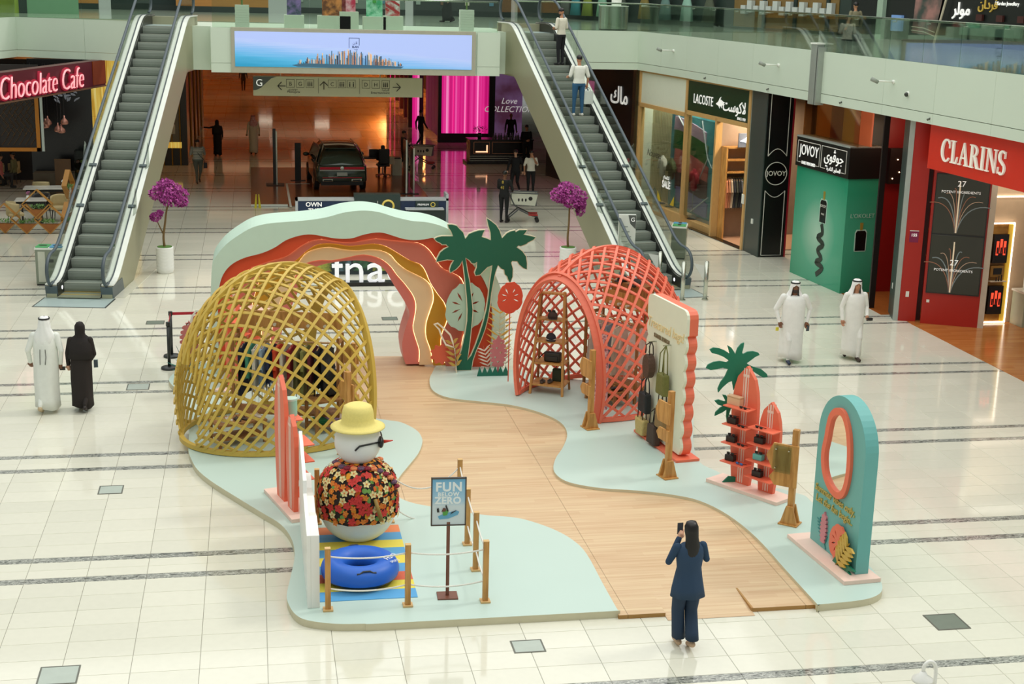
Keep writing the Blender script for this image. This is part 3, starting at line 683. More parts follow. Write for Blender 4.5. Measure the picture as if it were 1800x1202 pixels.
# cluster at the far side of the gold shelter
px_ = P(333, 600, 29.2)[0]
cutout('plant_cutout', 'tall dusty pink berry spike board figure beside the rope barrier', 'plant figure', bumps(px_, P(333, 622, 29.2)[1], P(326, 572, 29.2)[1], .21), '#c9716d', F=FY(29.2), holes=[[(px_+dx, zz), (px_+dx+.04, zz+.06), (px_+dx-.04, zz+.06)] for dx, zz in ((-.06, .75), (.05, .88), (-.03, 1.0), (.07, .62))])
g = P(330, 657, 29.0)
cutout('grass_cutout', 'spiky dark teal grass board figure beside the gold shelter', 'plant figure', [q for i in range(9) for q in [(g[0]+.08*math.cos(math.radians(180-i*20+5)), ZG+.08*math.sin(math.radians(180-i*20+5))), (g[0]+(.3+.14*(i % 2)+.1*(i == 4))*math.cos(math.radians(180-i*20)), ZG+.02+(.34+.14*(i % 2)+.12*(i > 2))*math.sin(math.radians(180-i*20)))]]+[(g[0]+.1, ZG)], '#1b7f6c', F=FY(29.0))
c, z = P(349, 568, 29.4)
cutout('leaf_outline_cutout', 'white outline leaf board figure behind the tall pink berry spike', 'leaf figure', monstera(c, z, .17, .3), '#f3efe0', holes=[monstera(c, z, .13, .26)], F=FY(29.4), base=((c-.012, 29.41, ZG), (c+.012, 29.43, z-.26)))
cutout('leaf_cutout', 'small coral leaf board figure behind the tall pink berry spike', 'leaf figure', monstera(P(346, 563, 29.5)[0], P(346, 563, 29.5)[1], .12, .11), '#e65c37', F=FY(29.5), base=((P(346, 563, 29.5)[0]-.015, 29.51, ZG), (P(346, 563, 29.5)[0]+.015, 29.54, P(346, 563, 29.5)[1])))
# ------------------------------------------------------------------ lattice shelters
def shelter(label, loc, rz, hexc, hexd):
    t = thing('lattice_shelter', label, 'shelter', loc, rz, 'cocoon-shaped lattice shelters')
    mt = M('lattice_'+hexc, hexc, .5, n=.03)
    A, B_, Cc, sc, zc = 1.94, 1.5, 2.3, 1.16, .7
    smax = sc+A*math.sqrt(1-(zc/Cc)**2)
    def k(s): return math.sqrt(max(1e-6, 1-((s-sc)/A)**2))
    def pt(s, q):
        kk = k(s); cg = max(-1, min(1, -zc/(Cc*kk))); tg = math.acos(cg); th = q*tg
        return V((s, B_*kk*math.sin(th), max(0, zc+Cc*kk*math.cos(th))))
    def nrm(p): return V(((p.x-sc)/A**2, p.y/B_**2, (p.z-zc)/Cc**2)).normalized()
    # ridge arclength
    ss = [smax*math.sin(math.pi/2*i/72) for i in range(73)]; sg = [0]
    for a, b in zip(ss, ss[1:]): sg.append(sg[-1]+(pt(b, 0)-pt(a, 0)).length)
    S_ = sg[-1]
    # lattice strips: spacing follows the arch length, tightening a little towards the closed end
    half = []
    for s in ss:
        tb = [(0., 0.)]; pv = pt(s, 0)
        for i in range(1, 25): q_ = pt(s, i/24); tb.append((tb[-1][0]+(q_-pv).length, i/24)); pv = q_
        half.append(tb)
    amax = max(tb[-1][0] for tb in half)
    def at_arc(i, a_):
        tb = half[i]; m_ = abs(a_)*(tb[-1][0]/amax)**.7
        if m_ > tb[-1][0]: return None
        for (l0, q0_), (l1, q1_) in zip(tb, tb[1:]):
            if m_ <= l1: return math.copysign(q0_+(q1_-q0_)*(m_-l0)/max(1e-9, l1-l0), a_)
    kap = .92; step = .30
    nst = int((2*amax+kap*S_)/step)+1
    for fam in (1, -1):
        for j in range(nst):
            a0 = -amax-kap*S_+step*(j+.5); path = []; nn = []
            for i, (s, g_) in enumerate(zip(ss, sg)):
                q = at_arc(i, a0+kap*g_) if s < smax-.02 else None
                if q is not None:
                    p = pt(s, q*fam); n = nrm(p); path.append(p+n*(.016*fam)); nn.append(n)
            if len(path) > 2: MB().ribbon(path, nn, .047, .03).build('lattice_strip', mt, t)
    for q in (-1, 1):
        path = [pt(s, q) for s in ss[:-1]]+[V((smax, 0, 0))]
        MB().ribbon([p+V((0, 0, .04)) for p in path], [V((0, 0, 1))]*len(path), .08, .08).build('base_rail', mt, t)
    op = [pt(0.0, -1+2*i/48) for i in range(49)]
    MB().ribbon(op, [nrm(p) for p in op], .17, .06).build('opening_arch', mt, t)
    op = [pt(0.05, -1+2*i/48)*1.0 for i in range(49)]
    MB().ribbon([p+nrm(p)*.03 for p in op], [nrm(p) for p in op], .05, .08).build('arch_lip', mt, t)
    sp = [pt(s, 0)+nrm(pt(s, 0))*.01 for s in ss if s < smax-.01]
    MB().ribbon(sp, [nrm(p) for p in sp], .075, .07).build('ridge_spine', mt, t)
    return t
shelter('gold lattice shelter of crossed strips, closed side towards the plaza, clothes inside', (1.5, 25.35, ZG+.012), math.atan2(-.42, -.9), '#d2b24f', '#a88c36')
shelter('coral lattice shelter of crossed strips, open arch facing the timber deck', (5.62, 25.65, ZG+.012), math.atan2(.5, .86), '#f27a5e', '#d25037')
# ------------------------------------------------------------------ stage props
WD = M('honey_timber', '#cf9a55', .45, n=.12, ns=3, h2='#b57f3e', st=(6, 6, .8)); WDB = M('brown_timber', '#a8763f', .5, n=.12, ns=3, h2='#8c5d2d', st=(6, 6, 1))
WHT = M('white_gloss', '#f4f4ee', .3, n=.01); ROPE = M('white_rope', '#f4f1e6', .7, n=.08, ns=60)
COR = M('coral_paint', '#f27758', .45, n=.02); PNK = M('pale_pink_paint', '#f6d6c6', .5, n=.02); BLK = M('black_plastic', '#1d1e1e', .35, n=.03)
def g3(u, v, z=ZG): return gp(u, v, z)
# --- rope fence around the snowman
FP = [(.84, 17.12), (1.87, 17.13), (2.89, 17.13), (2.92, 18.17), (2.94, 19.1), (3.01, 20.4), (1.92, 20.11), (.84, 20.17)]
FL = ['timber fence post at the near corner by the white wavy panel', 'timber fence post in front of the blue snow tube', 'timber fence post at the near corner beside the poster stand', 'second timber fence post behind the poster corner',
    'third timber fence post behind the poster corner', 'farthest timber fence post, on the edge of the deck behind the poster', 'timber fence post beside the floral snowman at its nose side', 'timber fence post between the snowman and the white wavy panel']
post0 = None
for i, (x, y) in enumerate(FP):
    if post0 is None:
        post0 = thing('fence_post', FL[0], 'post', (x, y, ZG), 0, 'timber rope-fence posts')
        MB().b2((-.036, -.036, .02), (.036, .036, .85)).build('shaft', WD, post0, bevel=.004)
        MB().b2((-.065, -.065, 0), (.065, .065, .025)).build('base_plate', M('pale_timber', '#e2ba7d', .5), post0, bevel=.003)
        MB().b2((-.037, -.037, .85), (.037, .037, .858)).build('end_grain', M('pale_timber', '#e2ba7d', .5), post0)
    else: dup(post0, (x, y, ZG), 0, FL[i])
def rope(a, b, z, sag, label):
    a, b = V((*FP[a], ZG+z)), V((*FP[b], ZG+z)); pts = []
    for i in range(17):
        t = i/16; p = a.lerp(b, t); p.z -= sag*4*t*(1-t); pts.append(p)
    o = MB().tube(pts, .011, 7).build('fence_rope', ROPE, smooth=True); tag(o, label, 'rope', 'white fence ropes')
for a, b, s, nm in ((0, 1, .05, 'in front of the snow tube'), (1, 2, .05, 'in front of the poster stand'), (2, 3, .04, 'between the two nearest posts by the poster'), (3, 4, .04, 'between the second and third posts behind the poster'), (4, 5, .05, 'to the farthest fence post'), (5, 6, .28, 'sagging behind the poster')):
    rope(a, b, .74, s, 'upper white rope '+nm); rope(a, b, .3, s*1.2, 'lower white rope '+nm)
# --- striped mat
t = thing('striped_mat', 'striped orange, blue, yellow and red mat under the snowman and tube', 'mat', (1.38, 18.65, ZG))
cols = ['#f0905c', '#5fa6d6', '#f0dc58', '#5fa6d6', '#f0dc58', '#5fa6d6', '#e06a4a', '#ecdc50', '#5aa8dc']
for i, c in enumerate(cols):
    y1 = 1.32-i*2.6/9; MB().b2((-.65, y1-2.6/9, 0), (.65, y1, .008)).build('stripe', M('mat_'+c, c, .7, n=.03), t)
# --- snowman
SX, SY = 1.40, 19.55
def zat(v, Y=SY): return onY(620, v, Y).z
sn = thing('snowman', 'white snowman statue with floral shirt, yellow hat and black sunglasses', 'statue', (SX, SY, ZG), 0)
SNW = M('snow_white', '#f2f2ea', .45, n=.015)
zb, zm, zh = .46, zat(858)-ZG, zat(775)-ZG
MB().ell((0, 0, zb), (.545, .5, .5), 32, 20).build('base_ball', SNW, sn, smooth=True)
hd = MB().ell((0, 0, zh), (.335, .33, .35), 32, 20).build('head', SNW, sn, smooth=True)
def shirt_colour(tr):
    tc = nd(tr, 'ShaderNodeTexCoord'); v = nd(tr, 'ShaderNodeTexVoronoi'); v.inputs['Scale'].default_value = 16; tr.links.new(tc.outputs['Object'], v.inputs['Vector'])
    sp = nd(tr, 'ShaderNodeSeparateColor'); tr.links.new(v.outputs['Color'], sp.inputs[0])
    c = ramp(tr, sp.outputs[0], [(0, '#2a1a12'), (.2, '#d8661d'), (.4, '#f0a12c'), (.55, '#1f150e'), (.72, '#c23a1e'), (.85, '#6f9a4a')], 'CONSTANT')
    return mixc(tr, mth(tr, 'GREATER_THAN', v.outputs['Distance'], .62), c, '#241610')
sh = MB()
def shirt_r(a, z): return 1+.03*math.sin(7*a+z*6)+.02*math.sin(13*a)
pf = []
def shr(q):   # half-width of the loose shirt against height q above its middle
    return .575-.03*(q+.36) if q < 0 else .564*math.sqrt(max(0, 1-(q/.47)**2))
for i in range(17):
    q = -.36+.80*i/16; pf.append((shr(q), zm+q))
sh.lathe(pf, (0, 0, 0), 40, fn=shirt_r); sh.build('floral_shirt', nodes_mat('floral_print', shirt_colour, .8), sn, smooth=True)
fl = [MB(), MB(), MB()]; rnd = random.Random(3); pts = []
for _ in range(2600):
    q = rnd.uniform(-.34, .4); a = rnd.uniform(0, 2*math.pi); r = shr(q)*1.015; p = V((r*math.cos(a), r*math.sin(a), zm+q))
    if any((p-o_).length < .088 for o_ in pts): continue
    pts.append(p); n = V((p.x, p.y, max(0, (p.z-zm))*1.4)).normalized(); u_, w_ = MB().frame(n); k = len(pts) % 3
    R_ = (.062, .07, .05)[k]; a0 = rnd.random()*6
    for j in range(5):
        aa = a0+j*2*math.pi/5; d = u_*math.cos(aa)+w_*math.sin(aa); e = u_*-math.sin(aa)+w_*math.cos(aa); c0 = p+n*.012
        fl[k].add([c0, c0+d*R_*.55-e*R_*.36+n*.006, c0+d*R_+n*.001, c0+d*R_*.55+e*R_*.36+n*.006], [(0, 1, 2, 3)])
    if k == 0: fl[2].add([p+n*.02+u_*.014*math.cos(b)+w_*.014*math.sin(b) for b in (0, 1.6, 3.1, 4.7)], [(0, 1, 2, 3)])
for m_, c, nm in zip(fl, ('#f3df9e', '#d8362f', '#e9862b'), ('cream', 'red', 'orange')): m_.build(nm+'_blossoms', M('blossom_'+nm, c, .7, n=.1, ns=30), sn, kind='stuff')
GF = [(-140, .405), (-122, .405), (-104, .405), (-86, .405), (-70, .40), (-55, .385), (-44, .35), (-37, .30), (-32, .24), (-28, .17), (-25, .10), (-160, .405), (180, .405), (60, .405), (20, .39)]
for j, (a, q) in enumerate(GF):
    a = math.radians(a); r = shr(q)+.028; c = (r*math.cos(a), r*math.sin(a), zm+q)
    fm = MB()
    for q in range(6):
        b = q*math.pi/3; fm.ell((c[0]+.028*math.cos(b), c[1]+.028*math.sin(b), c[2]), (.03, .03, .026), 8, 5)
    fm.ell((c[0], c[1], c[2]+.018), (.022, .022, .02), 8, 5)
    fm.build('garland_flower', M('garland_'+str(j % 3), ('#6b4a63', '#8e1f33', '#ec8a55')[j % 3], .7), sn, smooth=True)
MB().cyl((.2, -.57, zm+.03), (.29, -.62, zm-.28), .026, .032, 10).build('stick_arm', M('bamboo', '#a9873c', .55, n=.15, ns=20), sn, smooth=True)
hat = MB().lathe([(.06, zh+.555), (.15, zh+.548), (.2, zh+.52), (.222, zh+.45), (.23, zh+.36), (.238, zh+.285), (.27, zh+.262), (.33, zh+.245), (.39, zh+.228), (.39, zh+.213), (.3, zh+.225), (.2, zh+.24)], n=40)
hat.build('hat', M('straw_yellow', '#f1e084', .7, n=.05, ns=40, b=.1, bs=120), sn, smooth=True)
MB().cyl((.32, -.02, zh-.02), (.50, -.06, zh+.01), .035, .006, 12).build('carrot_nose', M('nose_red', '#e2402e', .5), sn, smooth=True)
sg = MB()
for s in (-1, 1): sg.ell((.315, .125*s-.02, zh+.02), (.045, .11, .085), 14, 8)
sg.tube([(.33, -.09, zh+.04), (.33, .06, zh+.04)], .012, 6); sg.build('sunglass_lenses', BLK, sn, smooth=True)
for s in (-1, 1): MB().tube([(.30, .19*s-.02, zh+.04), (.18, .29*s, zh+.045), (.0, .345*s, zh+.03), (-.05, .342*s, zh-.02), (-.06, .338*s, zh-.035)], .014, 7).build('sunglass_temple', BLK, sn, smooth=True)
# --- blue snow tube
tb = thing('snow_tube', 'blue inflatable snow tube with black handle in front of the snowman', 'snow tube', (1.32, 18.05, ZG+.008), .2)
prof_t = []
def torus(R_, r, z, sq=.85, a0=0, a1=360, n=48, k=14):
    m = MB(); rings = []
    for i in range(n):
        a = 2*math.pi*i/n; ring = []
        for j in range(k+1):
            b = math.radians(a0+(a1-a0)*j/k); ring.append(V(((R_+r*math.cos(b))*math.cos(a), (R_+r*math.cos(b))*math.sin(a), z+r*sq*math.sin(b))))
        rings.append(ring)
    rings.append(rings[0]); m.loft(rings, False, closed=False); return m
torus(.365, .165, .16, 1.0, -25, 205).build('blue_cover', M('tube_blue', '#2468d0', .45, n=.04), tb, smooth=True)
torus(.365, .16, .16, 1.0, 200, 340).build('black_bottom', BLK, tb, smooth=True)
MB().lathe([(.2, .1), (.2, .11)], n=24).build('inner_floor', BLK, tb)
for a in (-95, 85):
    r = math.radians(a); c, s = math.cos(r), math.sin(r)
    h = MB().tube([V((c*.47+s*.1*q, s*.47-c*.1*q, .27+(.03 if abs(q) < .9 else 0))) for q in (-1.3, -.9, -.45, 0, .45, .9, 1.3)], .012, 6); h.build('handle', M('webbing', '#3a3f43', .6), tb, smooth=True)
txt('H2O', .11, WHT, tb, (.38, -.16, .335), (8, 0, 35), .001, name='printed_logo'); txt('SPORTS', .06, WHT, tb, (.42, -.24, .3), (20, 10, 40), .001, name='printed_logo')
# --- white wavy panel
t = thing('snow_backdrop', 'white stepped wavy backdrop standing edge-on beside the striped mat', 'backdrop', (.58, 17.2, ZG))
MB().plate([(0, 0), (0, 1.0), (.35, 1.03), (.8, 1.08), (1.2, 1.13), (1.25, 1.3), (1.9, 1.36), (2.5, 1.45), (2.95, 1.46), (2.95, 0)], (.05, 0, 0), lambda a, b: V((0, a, b))).build('back_board', WHT, t, bevel=.004)
MB().plate([(0, 0), (0, 1.0), (.3, .98), (.7, 1.0), (1.1, .9), (1.6, .95), (2.2, .85), (2.7, .9), (2.7, 0)], (.11, 0, 0), lambda a, b: V((.05, a, b))).build('snow_drift', WHT, t, bevel=.004)
for k in range(6): MB().box((.163, .35+.35*k, .8-.03*k), (.006, .16, .05)).build('drift_slot', M('pale_grey', '#cfd3cf', .5), t)
# --- poster stand FUN BELOW ZERO
t = thing('poster_stand', 'poster on a brown pole stand inside the rope fence, girl on a snow tube', 'poster stand', (2.42, 17.36, ZG), -.05)
MB().b2((-.135, -.12, 0), (.135, .12, .018)).build('base', M('brown_metal', '#7d4c3a', .45), t, bevel=.004)
MB().b2((-.022, -.015, .018), (.022, .015, 1.05)).build('pole', M('brown_metal', '#7d4c3a', .45), t)
fr = MB()
for a, b in (((-.23, -.02, 1.0), (-.214, .02, 1.66)), ((.214, -.02, 1.0), (.23, .02, 1.66)), ((-.23, -.02, 1.0), (.23, .02, 1.016)), ((-.23, -.02, 1.644), (.23, .02, 1.66))): fr.b2(a, b)
pn = fr.build('frame', M('dark_frame', '#4a4038', .4), t)
def poster_sky(tr):
    tc = nd(tr, 'ShaderNodeTexCoord'); sp = nd(tr, 'ShaderNodeSeparateXYZ'); tr.links.new(tc.outputs['Generated'], sp.inputs[0])
    return ramp(tr, sp.outputs[2], [(0, '#cfdde0'), (.4, '#d2e0e4'), (.52, '#a9cfe4'), (1, '#6fb2d8')])
MB().b2((-.215, -.012, 1.015), (.215, .01, 1.645)).build('poster', nodes_mat('poster_print', poster_sky, .35), t)
PW = M('poster_white', '#eaf2f2', .5, n=0)
txt('FUN', .17, PW, t, (0, -.014, 1.53), ext=.002, bold=.006, sp=1.1); txt('BELOW', .075, PW, t, (-.005, -.014, 1.432), ext=.002, bold=.003, sp=1.15); txt('ZERO', .13, PW, t, (-.01, -.014, 1.345), ext=.002, bold=.005, sp=1.05)
pb = MB(); pb.plate([(-.14, 1.13), (-.12, 1.09), (0, 1.1), (.12, 1.15), (.14, 1.19), (.1, 1.21), (-.1, 1.15)], (0, .004, 0), lambda a, b: V((a, -.017, b))); pb.build('printed_tube', M('print_blue', '#6aaed0', .5), t)
MB().plate([(-.07, 1.14), (-.02, 1.15), (0, 1.2), (-.03, 1.22), (-.08, 1.19)], (0, .004, 0), lambda a, b: V((a, -.021, b))).build('printed_rider', M('print_green', '#59a548', .5), t)
MB().plate([(-.095, 1.2), (-.07, 1.25), (-.035, 1.24), (-.04, 1.2)], (0, .003, 0), lambda a, b: V((a, -.024, b))).build('printed_hair', M('print_brown', '#6b4233', .5), t)
for q in ([(-.02, 1.2), (0, 1.21), (-.03, 1.29), (-.045, 1.28)], [(-.15, 1.19), (-.12, 1.19), (-.13, 1.25), (-.155, 1.24)], [(.02, 1.16), (.09, 1.2), (.1, 1.215), (.04, 1.19)]):
    MB().plate(q, (0, .003, 0), lambda a, b: V((a, -.024, b))).build('printed_limb', BLK, t)
# --- surfboard displays
def board_outline(w, h, k=10):
    r = [(w*.5*math.sin(math.pi*min(1, (.25+.75*(i/k)))**1.0)**.75 if i else w*.30, h*i/k) for i in range(k+1)]
    r = [(w*(.34+.16*math.sin(math.pi*(i/k)*.8))*(1 if i/k < .62 else math.sqrt(max(0, 1-((i/k-.62)/.38)**2.2))), h*i/k) for i in range(k+1)]
    return [(a, b) for a, b in r]+[(-a, b) for a, b in r[::-1]]
def surf_display(label, loc, rz, flip=1):
    t = thing('surfboard_display', label, 'display stand', loc, rz, 'surfboard shelf displays')
    MB().b2((-.72, -.28, 0), (.72, .16, .06)).build('base', PNK, t, bevel=.004)
    for x, w, h, nsh in ((-.22*flip, .52, 1.98, 4), (.3*flip, .42, 1.5, 4)):
        b = MB().plate(board_outline(w, h), (0, .07, 0), lambda a, c: V((x+a, -.03, c+.06))).build('surfboard', COR, t, bevel=.01)
        for dx in (-.045, 0, .045):
            for yf in (-.034, .041):
                MB().b2((x+dx-(.016 if dx == 0 else .008), yf, .08), (x+dx+(.016 if dx == 0 else .008), yf+.003, h+.02)).build('pale_stripe', PNK, b)
        MB().b2((x-.06, -.036, h-.12), (x+.06, .046, h-.08)).build('nose_band', PNK, b)
        for i in range(nsh):
            zz = (.42, .74, 1.05, 1.36)[i] if h > 1.7 else (.3, .58, .86, 1.12)[i]
            MB().b2((x-.26, -.26, zz), (x+.24, -.03, zz+.018)).build('shelf', COR, t, bevel=.003)
    return t
SD1 = (7.86, 20.86, ZG); SR1 = math.atan2(-1.15, .73)
surf_display('coral surfboard shelf display beside the arched mirror, black cases on its shelves', SD1, SR1)
SD2 = (.42, 20.95, ZG); SR2 = math.atan2(1.25, -.36)
surf_display('coral surfboard shelf display seen from its striped back beside the white wavy panel', SD2, SR2, -1)
surf_display('coral surfboard display far behind the gold lattice shelter', (-.35, 27.9, ZG), math.radians(62), 1)
MB().box((-.05, 28.2, ZG+1.35), (.5, .5, .25), .6).build('display_box', PNK, label='pale pink box on top of the display behind the gold shelter', cat='box')
def on_disp(sd, sr, x, y, z): q = rotz(sr) @ V((x, y, z)); return V(sd)+q
MC = M('case_black', '#23211f', .4, n=.05); cases = []
def case(loc, rz, label, mat, w=.17, h=.1):
    t = thing('sunglasses_case', label, 'glasses case', loc, rz, 'cases and sunglasses on the coral shelves')
    MB().b2((-w/2, -.05, 0), (w/2, .05, h)).build('case', mat, t, bevel=.012)
    g = MB()
    for s in (-1, 1): g.ell((s*.04, -.01, h+.022), (.032, .008, .022), 10, 6)
    g.tube([(-.075, 0, h+.03), (-.04, -.01, h+.035), (.04, -.01, h+.035), (.075, 0, h+.03)], .005, 5); g.tube([(-.075, 0, h+.03), (-.07, .07, h+.012)], .004, 5); g.tube([(.075, 0, h+.03), (.07, .07, h+.012)], .004, 5)
    g.build('sunglasses', BLK, t, smooth=True)
for x, z, lb, m in ((-.36, .438+.0, 'black case with sunglasses, tall board, bottom shelf', MC), (-.36, .758, 'black case with sunglasses, tall board, second shelf from the bottom', MC), (-.36, 1.068, 'black case with sunglasses, tall board, third shelf from the bottom', MC),
        (.2, .318, 'black case with sunglasses, short board, bottom shelf', MC), (.2, .598, 'turquoise case with sunglasses, short board, second shelf', M('case_teal', '#6cc7c0', .5)), (.2, .878, 'black case with sunglasses, short board, third shelf', MC)):
    case(on_disp(SD1, SR1, x, -.13, z), SR1+.1, lb, m)
for x, z, lb in ((-.14, 1.068, 'loose black sunglasses on the tall board, third shelf'), (-.12, .758, 'loose black sunglasses on the tall board, second shelf'), (.22, 1.138, 'loose black sunglasses on the top shelf of the short board'), (-.12, 1.378, 'thin sunglasses on the top shelf of the tall board'), (-.12, .438, 'blue sunglasses on the bottom shelf of the tall board')):
    t = thing('sunglasses', lb, 'sunglasses', on_disp(SD1, SR1, x, -.19, z), SR1)
    g = MB()
    for s in (-1, 1): g.ell((s*.04, -.01, .022), (.034, .01, .022), 10, 6)
    g.build('lenses', M('blue_lens', '#3f77c4', .2) if 'blue' in lb else BLK, t, smooth=True)
    g = MB().tube([(-.08, 0, .03), (-.04, -.01, .035), (.04, -.01, .035), (.08, 0, .03)], .006, 5)
    for s in (-1, 1): g.tube([(s*.08, 0, .03), (s*.075, .08, .006)], .005, 5)
    g.build('frame', BLK, t, smooth=True)
t = thing('cream_box', 'cream wooden block on the top shelf of the tall surfboard', 'box', on_disp(SD1, SR1, -.36, -.1, 1.378), SR1)
MB().b2((-.13, -.05, 0), (.13, .05, .15)).build('block', M('cream_block', '#ecc79e', .5), t, bevel=.004); MB().b2((-.132, -.052, .12), (.132, .052, .13)).build('lid_seam', M('cream_seam', '#c79c70', .5), t)
t = thing('gift_tin', 'mint round tin on the upper shelf of the display beside the snowman', 'tin', on_disp(SD2, SR2, .25, -.15, 1.378), SR2)
MB().cyl((0, 0, 0), (0, 0, .24), .1, .1, 24).build('tin_body', M('tin_mint', '#9ed8c2', .35), t, smooth=False, auto=True); MB().cyl((0, 0, .24), (0, 0, .27), .104, .104, 24).build('tin_lid', M('tin_lid', '#c4e6d8', .35), t, auto=True)
t = thing('gift_box', 'tall kraft gift box on a low shelf beside the snowman', 'box', on_disp(SD2, SR2, .25, -.15, .758), SR2)
MB().b2((-.1, -.09, 0), (.1, .09, .26)).build('carton', M('kraft', '#c59458', .6), t, bevel=.003); MB().b2((-.101, -.092, .2), (.101, .092, .22)).build('printed_band', M('kraft_band', '#7d96b4', .6), t)
# palms behind the display
pc5 = crop(21.0, 1230, 600, .2747)
big = pc5([(282, 340), (285, 300), (275, 262), (262, 300), (250, 340), (240, 280), (215, 290), (180, 320), (150, 355), (148, 330), (165, 290), (195, 250), (215, 205), (180, 195), (140, 205), (100, 210), (72, 198), (85, 175), (120, 158), (160, 152), (205, 160), (220, 150), (185, 125), (150, 110), (110, 100), (95, 78), (120, 65), (160, 70), (195, 85), (225, 105), (218, 75), (210, 50), (235, 65), (255, 95), (262, 110), (275, 70), (300, 40), (318, 33), (315, 60), (305, 95), (310, 108), (340, 92), (375, 88), (410, 98), (418, 112), (390, 125), (350, 155), (335, 165), (345, 175), (380, 190), (430, 205), (465, 235), (470, 255), (440, 258), (400, 235), (370, 215), (340, 205), (320, 215), (310, 260), (305, 320), (302, 420), (300, 920), (280, 920), (280, 420)])
cutout('palm_cutout', 'green palm board figure rising behind the tall coral surfboard', 'palm figure', fixbase(big), '#15795a', F=FY(21.25), d=(0, .03, 0))
sml = pc5([(262, 530), (255, 480), (245, 470), (235, 500), (220, 560), (215, 520), (218, 475), (190, 495), (140, 518), (145, 495), (175, 465), (195, 455), (160, 445), (138, 420), (165, 412), (205, 425), (210, 420), (190, 380), (215, 385), (232, 415), (238, 375), (252, 378), (248, 415), (280, 375), (290, 390), (265, 430), (262, 440), (282, 530), (284, 920), (266, 920)])
cutout('palm_cutout', 'small green palm board figure low behind the coral surfboards', 'palm figure', fixbase(sml), '#15795a', F=FY(21.35), d=(0, .03, 0))
cutout('grass_cutout', 'dark green leaf strip on the pink base of the surfboard display', 'leaf figure', [(7.45, ZG+.06), (7.55, ZG+.16), (7.75, ZG+.13), (7.9, ZG+.06)], '#15795a', F=FY(21.1), d=(0, .03, 0))
# --- arrow sign posts
def arrow_sign(label, u, v, rz, boards, h=1.48):
    p = gp(u, v, ZG); t = thing('arrow_signpost', label, 'signpost', p, rz, 'timber arrow signposts')
    MB().b2((-.15, -.13, 0), (.15, .13, .02)).build('base_plate', WD, t, bevel=.003)
    for y0 in (-.09, .05): MB().plate([(-.13, .02), (.13, .02), (.05, .3), (-.05, .3)], (.04, 0, 0) if abs(rz) > 1.2 else (0, .04, 0), (lambda a, b: V((y0, a, b))) if abs(rz) > 1.2 else (lambda a, b: V((a, y0, b)))).build('foot_gusset', WD, t, bevel=.003)
    MB().b2((-.045, -.045, .02), (.045, .045, h)).build('post', WD, t, bevel=.004)
    for (z, w, hh, s, kind) in boards:
        o = [(-.08*s, -hh/2), (w*s*.75, -hh/2), (w*s, 0), (w*s*.75, hh/2), (-.08*s, hh/2)]
        MB().plate(o, (0, -.035, 0), lambda a, b: V((a, -.047, b+z))).build('arrow_board', WD, t, bevel=.003)
        if kind:
            MB().b2((s*.02, -.115, z-hh*.55), (s*(w*.72), -.107, z+hh*.45)).build('acrylic_pane', glass('acrylic', '#e9f2ee', .25), t)
            for q in ((.06, .3), (w*.62, .3), (w*.62, -.4)): MB().cyl((s*q[0], -.08, z+q[1]*hh), (s*q[0], -.118, z+q[1]*hh), .012, .012, 8).build('standoff', MCH, t)
arrow_sign('timber arrow signpost in front of the coral shelter opening', 1037, 752, math.radians(-76), [(1.12, .36, .34, -1, 0), (.72, .3, .2, -1, 0)])
arrow_sign('timber arrow signpost in front of the scalloped bag wall', 1173, 838, math.radians(-76), [(1.1, .36, .36, -1, 0), (.72, .3, .2, -1, 0)])
arrow_sign('timber arrow signpost with clear pane between surfboards and arched mirror', 1388, 920, math.radians(-40), [(1.05, .42, .42, -1, 1), (.72, .36, .24, -1, 0)], 1.5)
arrow_sign('timber arrow signpost behind the snowman hat', 612, 800, math.radians(120), [(1.1, .4, .3, 1, 0), (.72, .3, .2, 1, 0)])
arrow_sign('timber arrow signpost inside the far side of the gold shelter', 622, 720, math.radians(160), [(1.05, .4, .34, 1, 0)], 1.3)
# --- scalloped bag wall
A, rz, L = facade((6.88, 24.0), (7.12, 22.42))
bw = thing('bag_wall', 'cream scalloped display wall with coral edge and hanging bags', 'display wall', (A.x, A.y, ZG), rz)
def scallop(L, H, x0=0, n=7):
    hs = (H-.5)/n; o = []
    for i in range(n):
        z0 = .04+i*hs; o += [(L-.06+.07*math.sin(math.pi*j/6), z0+hs*j/6) for j in range(7)]
    o += [(L, H-.42)]+[(L-.14+.14*math.cos(math.radians(a)), H-.14+.14*math.sin(math.radians(a))) for a in (0, 30, 60, 90)]
    return [(a, b) for a, b in o]+[(x0+L-a, b) for a, b in o[::-1]]
so = scallop(L, 2.58)
MB().plate(so, (0, .16, 0), lambda a, b: V((a, .05, b+.04))).build('coral_core', COR, bw)
MB().plate(so, (0, .05, 0), lambda a, b: V((a, 0, b+.04))).build('cream_face', M('bagwall_cream', '#eef0d8', .5, n=.02), bw, bevel=.01)
MB().b2((-.1, -.12, 0), (L+.12, .32, .045)).build('base', COR, bw, bevel=.004)
GOLD = M('gold_letter', '#f3dfae', .4, .1, n=.02)
txt('Treasured bags!', .25, GOLD, bw, (L*.48, -.004, 2.12), ext=.008, shear=.2, xs=.92); txt('SUMMER EDITION', .1, M('bronze_letter', '#8a7a5c', .5), bw, (L*.4, -.004, 1.92), ext=.006, bold=.003, xs=.8)
